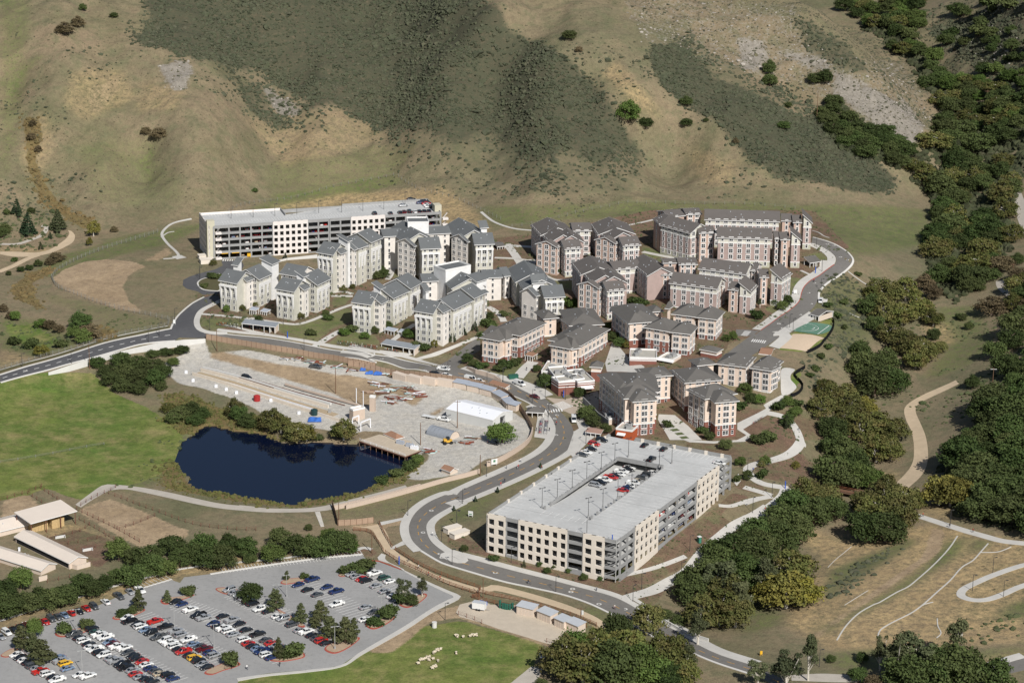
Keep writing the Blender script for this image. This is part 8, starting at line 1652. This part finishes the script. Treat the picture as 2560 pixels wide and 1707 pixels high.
b, a, b1, c, d, u, n = shop('podium', 'r', (1185,1190,1185,1105), (1190,1105), (1300,1095), 6, 'pale service terrace end beside the shaded wing', CREAM, None, False)
rwall('terrace_wall', Q('r',760,830,880,960,1000,1100,1180,1250), Q('r',770,730,890,850,1010,980,1190,1110), 'long grey terrace wall with awnings beside the large cream block', GREYC)
tw = Building('stair_tower', (Q('r',930,520)[0], Q('r',928,240)[0]), 'square cream and brick tower between shop and large cream block', 3, CROOF, 'tower', None, overhang=.8); tw.bands = [(0, 2, BRICK), (2, 3, CREAM)]; tw.block(Q('r',870,225)[0], Q('r',1085,238)[0], 6.5, 'hip', 1.4, skip=(0, 1, 2, 3)); tw.finish()
tw = Building('stair_tower', (Q('s',835,245)[0], Q('s',835,125)[0]), 'wide cream tower box with panelled front behind the large cream block', 2, CROOF, 'tower', None, overhang=.6); tw.bands = [(0, 1, BRICK), (1, 2, CREAM)]; tw.block(Q('s',550,72)[0], Q('s',835,125)[0], 6, 'hip', 1.2, skip=(0, 1, 2, 3)); tw.finish()
# footbridge, steps, drains
p0, p1 = G(Q('D',640,205)[0], 1.2), G(Q('D',845,245)[0], 1.2); br = empty('footbridge', p0, 'brown timber footbridge half hidden in the creek trees', 'bridge'); m = MB(p0); m.bar(p0, p1, 3.2, .35); m.build('deck', FPOST, br); nn_ = (p1-p0).normalized(); nn_ = Vector((-nn_.y, nn_.x, 0))*1.6
for s_ in (-1, 1):
    for h_ in (.8, 1.3): m = MB(p0); m.bar(p0+nn_*s_+Vector((0, 0, h_)), p1+nn_*s_+Vector((0, 0, h_)), .12, .14); m.build('rail', RAILB, br)
st = empty('bank_steps', G(Q('B',670,350)[0]), 'pale timber steps down the bank below the gravel track', 'steps'); so = Vector(st.location)
for i in range(12): a, b = G(Q('B', 652+i*3.6, 348+i*9)[0]), G(Q('B', 688+i*2.6, 344+i*9)[0]); m = MB(so); m.bar(a, b, .5, .22); m.build('step', CONC, st)
for pts, w in ((Q('D',665,1262,730,1160,820,1070,920,1010,980,985,1090,920,1180,875,1260,810,1350,730,1420,660,1480,590,1530,515),.7),(Q('D',958,1245,970,1200,1000,1170,1100,1115,1200,1065,1290,1000,1390,910,1480,830,1560,740,1640,690,1700,625,1750,568),.7),(Q('D',1240,1040,1290,1005,1355,988),.6),(Q('D',1695,632,1820,628,1915,592),.6),(Q('D',720,1010,800,960,890,905),.3),(Q('D',600,740,660,680,770,590),.3),(Q('D',1385,1105,1390,1160,1412,1210,1380,1245),.5),(Q('D',965,1360,975,1470),.6),(Q('t',1570,665,1640,720,1750,800,1850,860),1.0),(Q('t',1590,1250,1700,1300,1800,1325),.9),(Q('L',580,720,630,695),1.),(Q('t',1070,95,1150,120,1230,170,1310,195),1.2)):
    ribbonP('drain_channel', pts, w*.7, CONC, .12, .2)
ribbonP('drain_channel', Q('L',1385,935,1420,910,1500,905,1520,890), 2., CONC, .3, .4)
# street furniture
GL = 'street lamps along the roads and walks'
for i, (z, x, y) in enumerate([('K',856,866),('K',412,990),('K',128,1010),('K',918,830),('K',1150,505),('K',1008,745),('B',1318,370),('B',1710,285),('B',1635,720),('B',1668,440),('B',1558,560),('B',1585,1115),('C',653,1018),('C',383,840),('C',1120,1075),('C',1170,1250),('C',1413,930),('C',1465,770),('C',1173,1000),('C',52,615),('F',1215,1265),('F',1742,760),('F',1218,490),('F',885,395),('F',1355,455),('F',1605,640),('t',1190,940),('t',750,1450),('t',797,1510),('t',1203,668),('t',1125,330),('D',1783,778),('D',1637,908),('D',1860,948),('D',1478,440),('D',540,1450),('D',200,240),('D',62,350),('E',1130,305),('E',628,85),('G',190,1075),('G',730,1030),('G',1840,620),('r',150,740),('r',480,780),('r',195,1170),('r',815,1500),('C',1815,295),('G',118,690),('p',450,1300),('p',835,990)]):
    place(LAMP1, G(Q(z, x, y)[0]), rnd.uniform(-.5, .9), 'dark street lamp, %s of the fifty-one standing along roads and walks' % ORD[i], GL)
for i, (z, x, y) in enumerate([('B',795,1325),('B',1130,1100),('B',375,1020),('A',1250,1180),('A',1535,1310),('A',550,1200),('A',590,1500),('B',450,950)]): place(LAMPL, G(Q(z, x, y)[0]), .3, '%s galvanised two-headed lamp post of the big car park' % ORD[i], 'lamp posts of the car park')
for i, (z, xb, yb, yt) in enumerate((('E',447,308,140),('E',1377,640,435),('F',965,850,615),('F',652,995,805),('F',1160,1258,1078),('B',1060,638,478),('B',823,402,275),('C',212,1052,930),('v',2035,555,240),('K',517,1020,880),('L',1388,865,715),('L',1505,180,130),('J',2180,490,415),('J',1400,545,420),('J',1832,180,155))):
    g, h = height_from(Q(z, xb, yb)[0], Q(z, xb, yt)[0]); root = empty('utility_pole', g, '%s' % ['brown pole at the upper left corner of the yard','brown pole on the bare mound in the yard','tall pole in front of the white metal shed','pole between the jetty and the half-round hut','brown pole at the yard gate','brown pole above the car park kerb','brown pole at the corner of the board fence','brown pole beside the lower rail fence','grey pole with a transformer by the sheds','brown pole beside the retaining wall','dark pole with a white crossarm in the right-hand wood','pole on the track at the upper right','pole in the upper canyon trees','thin pole on the rocky slope','pole at the head of the canyon'][i], 'pole', 'utility poles')
    m = MB(); m.tube((0, 0, 0), (0, 0, h), .19, .12); m.build('pole', M('brown_pole_wood', (.17, .10, .06), .9, .2, 1.), root)
    if i in (2, 8, 10, 11, 12, 14): m = MB(); m.box((0, 0, h-.7), 2.6, .15, .18); m.build('crossarm', CWALL if i == 10 else FPOST, root)
    if i == 8: m = MB(); m.tube((.5, 0, h-2.6), (.5, 0, h-1.3), .4, .4, 10); m.build('transformer', CWALL, root)
for i, (z, x, y) in enumerate((('t',1112,690),('B',1255,718),('E',1000,205),('r',450,735),('D',295,175),('G',1750,1050))): p = G(Q(z, x, y)[0]); m = MB(p); m.tube(p, p+Vector((0, 0, 2.9)), .22, .22, 8); m.box(p+Vector((0, 0, 2.9)), .3, .3, .2); o = m.build('call_post', MATS['blue_paint']); o.location = p; tag(o, 'blue emergency post ' + ['by the olive-roofed shelter', 'beside the dirt track fence', 'by the road below the pale blocks', 'at the brick shop wall', 'at the walk junction above the creek', 'near the grey-roofed middle wings'][i], 'post', 'blue emergency posts')
# ---------------------------------------------------------------- people, bicycles, sheep
def skin_mesh(name, verts, edges, rad, sub=1):
    me = bpy.data.meshes.new(name); me.from_pydata(verts, edges, []); o = bpy.data.objects.new(name, me); COL.objects.link(o); sk = o.modifiers.new('s', 'SKIN')
    for i, r_ in enumerate(rad): me.skin_vertices[0].data[i].radius = (r_, r_)
    me.skin_vertices[0].data[0].use_root = True
    if sub: o.modifiers.new('b', 'SUBSURF').levels = sub
    dg = bpy.context.evaluated_depsgraph_get(); m2 = bpy.data.meshes.new_from_object(o.evaluated_get(dg)); bpy.data.objects.remove(o); return m2
def person_mesh(pose):
    s_ = .28 if pose == 'walk' else 0
    if pose == 'ride': V = [(0,0,1.0),(.2,0,1.3),(.34,0,1.5),(.4,0,1.62),(.42,0,1.74),(.05,.1,.95),(.42,.12,.78),(.25,.12,.38),(.33,.12,.34),(.05,-.1,.95),(.36,-.12,.62),(.15,-.12,.25),(.24,-.12,.2),(.36,.18,1.42),(.5,.2,1.2),(.68,.18,1.1),(.36,-.18,1.42),(.5,-.2,1.2),(.68,-.18,1.1)]
    else: V = [(0,0,.95),(0,0,1.2),(0,0,1.42),(.02,0,1.53),(.03,0,1.66),(0,.09,.88),(s_*.6,.1,.5),(s_,.1,.08),(s_+.12,.1,.04),(0,-.09,.88),(-s_*.3,-.1,.5),(-s_,-.1,.1),(-s_+.1,-.1,.04),(0,.2,1.4),(-s_*.4,.24,1.12),(s_*.1,.22,.86),(0,-.2,1.4),(s_*.4,-.24,1.12),(s_*.9,-.22,.9)]
    Ed = [(0,1),(1,2),(2,3),(3,4),(0,5),(5,6),(6,7),(7,8),(0,9),(9,10),(10,11),(11,12),(2,13),(13,14),(14,15),(2,16),(16,17),(17,18)]
    Rd = [.14,.14,.15,.06,.11,.1,.075,.05,.05,.1,.075,.05,.05,.07,.05,.04,.07,.05,.04]; return skin_mesh('body', V, Ed, Rd)
PMESH = {k: person_mesh(k) for k in ('walk', 'stand', 'ride')}; SKIN_ = solid('skin', (.42, .26, .18), .6); HAIR = solid('dark_hair', (.03, .02, .015), .7)
SH = dict(white=(.7, .7, .68), black=(.02, .02, .022), red=(.45, .04, .03), blue=(.04, .12, .4), grey=(.2, .2, .2), green=(.06, .2, .08)); PB = {}
def person(p, pose, shirt, rz, label, group='people on the roads and walks'):
    root = empty('person', p, label, 'person', group, rz); k = (pose, shirt)
    if k not in PB:
        me = PMESH[pose].copy(); 
        for mt in (SKIN_, solid('shirt_'+shirt, SH[shirt], .8), solid('trousers', (.03, .04, .07), .8), HAIR): me.materials.append(mt)
        hz = 1.72 if pose == 'ride' else 1.62
        for f in me.polygons: z = f.center.z; f.material_index = 3 if (z > hz+.02) else 0 if z > hz-.12 else (0 if pose != 'ride' and z < 1.0 and abs(f.center.y) > .17 else 1) if z > (1.02 if pose == 'ride' else .98) or abs(f.center.y) > .17 else 2
        PB[k] = me
    o = bpy.data.objects.new('body', PB[k]); COL.objects.link(o); o.parent = root; return root
def bike_meshes():
    f = MB(); f.tube((-.5, 0, .34), (-.1, 0, .85), .03, n=4); f.tube((-.1, 0, .85), (.4, 0, .85), .03, n=4); f.tube((-.05, 0, .3), (-.12, 0, .92), .03, n=4); f.tube((-.05, 0, .3), (.42, 0, .8), .03, n=4); f.tube((-.5, 0, .34), (-.05, 0, .3), .025, n=4); f.tube((.55, 0, .34), (.4, 0, .98), .03, n=4); f.tube((.4, -.28, 1.0), (.4, .28, 1.0), .025, n=4); f.box((-.14, 0, .92), .26, .14, .06)
    w = MB(); n = 10
    for i in range(n):
        a0, a1 = 2*math.pi*i/n, 2*math.pi*(i+1)/n; P_ = [(math.cos(a)*r_, y, math.sin(a)*r_) for a, r_, y in ((a0, .34, -.02), (a1, .34, -.02), (a1, .34, .02), (a0, .34, .02), (a0, .29, 0), (a1, .29, 0))]; w.face(*P_[:4]); w.face(P_[0], P_[1], P_[5], P_[4]); w.face(P_[3], P_[2], P_[5], P_[4])
    a = f.build('frame', PM['S']); b = w.build('wheel', TYRE); r_ = (a.data, b.data); bpy.data.objects.remove(a); bpy.data.objects.remove(b); return r_
BF, BW = bike_meshes(); BFC = []
for c in 'SKRBW': me = BF.copy(); me.materials.clear(); me.materials.append(PM[c]); BFC.append(me)
def bike(p, rz, label, group='bicycles in the racks'):
    root = empty('bicycle', p, label, 'bicycle', group, rz)
    for nm, me, l in (('frame', rnd.choice(BFC), (0, 0, 0)), ('wheel', BW, (-.5, 0, .34)), ('wheel', BW, (.55, 0, .34))): o = bpy.data.objects.new(nm, me); COL.objects.link(o); o.parent = root; o.location = l
    return root
def rack(z, x0, y0, x1, y1, n, d, label):
    a, b = G(Q(z, x0, y0)[0], .15), G(Q(z, x1, y1)[0], .15); rz = heading(Q(z, x0, y0)[0], d)
    for i in range(n): q = a.lerp(b, i/(n-1)); q.z = zt(q.x, q.y)+.15; bike(q, rz+rnd.uniform(-.25, .25), '%s bicycle from the left in the %s' % (ORD[i], label))
rack('E',445,108,600,128,16,(.5,1),'open rack left of the first shelter'); rack('E',460,98,610,114,14,(.5,1),'back rack left of the first shelter'); rack('E',1390,255,1690,300,26,(.5,1),'long front rack left of the second shelter'); rack('E',1400,240,1700,285,22,(.5,1),'long back rack left of the second shelter')
rack('F',1668,905,1680,800,16,(1,.05),'left rack at the road bend'); rack('F',1712,905,1725,800,16,(1,.05),'right rack at the road bend'); rack('E',700,130,790,145,10,(.5,1),'shade of the first shelter'); rack('F',350,190,460,212,12,(.5,1),'shade of the second shelter'); rack('s',1400,1260,1550,1170,10,(.8,.6),'rack beside the diagonal walk')
PE = [('B',165,1472,'walk','white','in white walking on the lower edge of the car park'),('B',400,1450,'walk','black','in black walking on the lower edge of the car park'),('F',1505,1145,'walk','white','in white on the outer pavement of the bend'),('F',1385,1200,'stand','grey','in grey near the yard gate sign'),('F',1640,878,'stand','black','in black left of the bend bicycle racks'),('F',1750,880,'stand','black','in black right of the bend bicycle racks'),('F',1685,1205,'walk','red','in red on the inner pavement of the bend'),
 ('C',1190,1143,'walk','red','in red on the bridge pavement'),('C',1310,1225,'walk','blue','in blue on the bridge pavement'),('C',1345,1230,'walk','black','in black on the bridge pavement'),('C',900,1012,'stand','grey','in grey on the pavement below the near garage'),('D',65,55,'walk','blue','in blue on the winding walk'),('D',335,165,'walk','black','in black at the walk junction'),('D',1472,455,'walk','black','in black under the lamp on the right-hand path'),('D',1640,490,'walk','red','in red on the right-hand path'),('D',1282,378,'walk','red','in red at the start of the right-hand path'),('D',150,340,'walk','red','in red on the walk above the creek trees'),('D',198,328,'walk','black','in black on the walk above the creek trees'),('C',1888,240,'walk','black','in black on the upper winding walk'),('C',1848,288,'walk','blue','in blue on the lower winding walk'),('s',2112,1360,'walk','black','in black on the walk beside the planted slope'),('r',1430,228,'walk','black','in black on the plaza'),('p',850,1120,'walk','black','in black on the walk below the left cream block'),('t',835,1120,'stand','black','in black on the uphill pavement'),('B',1495,515,'walk','white','in white on the inner pavement left of the near garage'),('B',1322,700,'walk','black','in black on the dirt track'),('B',1395,752,'walk','white','in white on the dirt track'),('B',1465,800,'walk','red','in red on the dirt track'),('B',1548,830,'walk','red','in red further along the dirt track')]
for z, x, y, po, sh, lb in PE: person(G(Q(z, x, y)[0], .12), po, sh, rnd.random()*6.28, 'person '+lb)
for i, (z, x, y, d, lb) in enumerate((('F',1810,825,(-.1,1),'in the middle of the road at the bend'),('F',1365,1318,(1,-.5),'on the road above the pavement, right of two'),('F',1332,1350,(1,-.5),'on the road above the pavement, left of two'),('C',490,968,(-1,-.2),'on the road below the near garage'),('C',1005,1120,(1,.5),'on the road towards the bridge'),('t',1092,815,(-.6,1),'on the uphill road'),('F',1480,1200,(1,-.5),'by the outer pavement of the bend'))):
    p = G(Q(z, x, y)[0], .1); rz = heading(Q(z, x, y)[0], d); bike(p, rz, 'bicycle ridden '+lb, 'ridden bicycles'); person(p, 'ride', ['red', 'black', 'red', 'black', 'white', 'red', 'red'][i], rz, 'person riding a bicycle '+lb, 'cyclists')
def sheep_mesh():
    V = [(0,0,.68),(.38,0,.7),(-.4,0,.68),(.55,0,.85),(.75,0,.86),(.3,.14,.4),(.3,.14,.05),(.3,-.14,.4),(.3,-.14,.05),(-.35,.14,.4),(-.38,.14,.05),(-.35,-.14,.4),(-.38,-.14,.05)]; E_ = [(0,1),(0,2),(1,3),(3,4),(1,5),(5,6),(1,7),(7,8),(2,9),(9,10),(2,11),(11,12)]
    return skin_mesh('sheep', V, E_, [.3,.27,.28,.14,.1,.08,.05,.08,.05,.09,.05,.09,.05])
SM_ = sheep_mesh(); SM_.materials.append(M('cream_wool', (.62, .54, .42), .95, .2, 3.)); SM_.materials.append(solid('dark_face', (.10, .08, .06), .8))
for f in SM_.polygons: f.material_index = 1 if f.center.x > .66 or f.center.z < .22 else 0
for i, (x, y) in enumerate(((1665,1235),(1675,1243),(1715,1245),(1765,1240),(1780,1232),(1795,1235),(1812,1233),(1550,1335),(1535,1340),(1520,1345),(1508,1355),(1500,1362),(1665,1363),(1475,1388),(1465,1395),(1455,1392),(1440,1402),(1428,1408),(1415,1405),(1408,1412),(1500,1403),(1470,1412),(1533,1418),(1395,1435),(1520,1455),(1508,1460),(1495,1470))):
    o = bpy.data.objects.new('sheep', SM_); COL.objects.link(o); o.location = G(Q('B', x, y)[0]); o.rotation_euler = (0, 0, rnd.random()*6.28); o.scale = (1.15, 1.15, 1.1); tag(o, 'cream sheep on the lower lawn, %s counted from the top group down' % ORD[i], 'sheep', 'sheep on the lower lawn')
# kerbed planting islands in the car park
TANI = M('island_soil', (.40, .30, .21), .95, .2, .8)
def cpisl(pts):
    w = catmull([tuple(G(p))[:2] for p in pts], 4, True); drape('kerb', w, RED, .2, side=.3); cx = sum(p[0] for p in w)/len(w); cy = sum(p[1] for p in w)/len(w); drape('planting_island', [(cx+(p[0]-cx)*.9, cy+(p[1]-cy)*.86) for p in w], TANI, .23)
for z, pts in (('A',(1545,895,1600,885,1700,900,1740,930,1640,935,1580,920)),('A',(1150,985,1180,960,1290,950,1385,935,1370,950,1200,1005)),('A',(805,1105,850,1080,1000,1040,1040,1048,950,1090,850,1115)),('A',(395,1215,500,1190,620,1170,660,1180,560,1220,440,1240)),('A',(5,1370,80,1325,130,1330,100,1370,40,1385)),('A',(1465,1500,1500,1470,1620,1420,1690,1415,1720,1440,1600,1480,1520,1510)),
   ('B',(405,850,450,825,560,815,600,830,520,850,440,862)),('B',(820,795,870,780,900,785,880,800,840,808)),('B',(1010,1150,1080,1110,1200,1085,1225,1100,1160,1150,1070,1185)),('B',(1250,1005,1290,990,1420,930,1455,945,1390,1000,1310,1030)),('B',(720,1330,760,1290,900,1250,975,1245,930,1290,850,1340,780,1358)),('B',(315,1405,380,1385,540,1350,580,1365,560,1390,420,1415)),('B',(0,1450,60,1425,110,1435,80,1455,0,1475)),('B',(380,1040,480,1090,580,1160,540,1165,440,1100))):
    cpisl(Q(z, *pts))
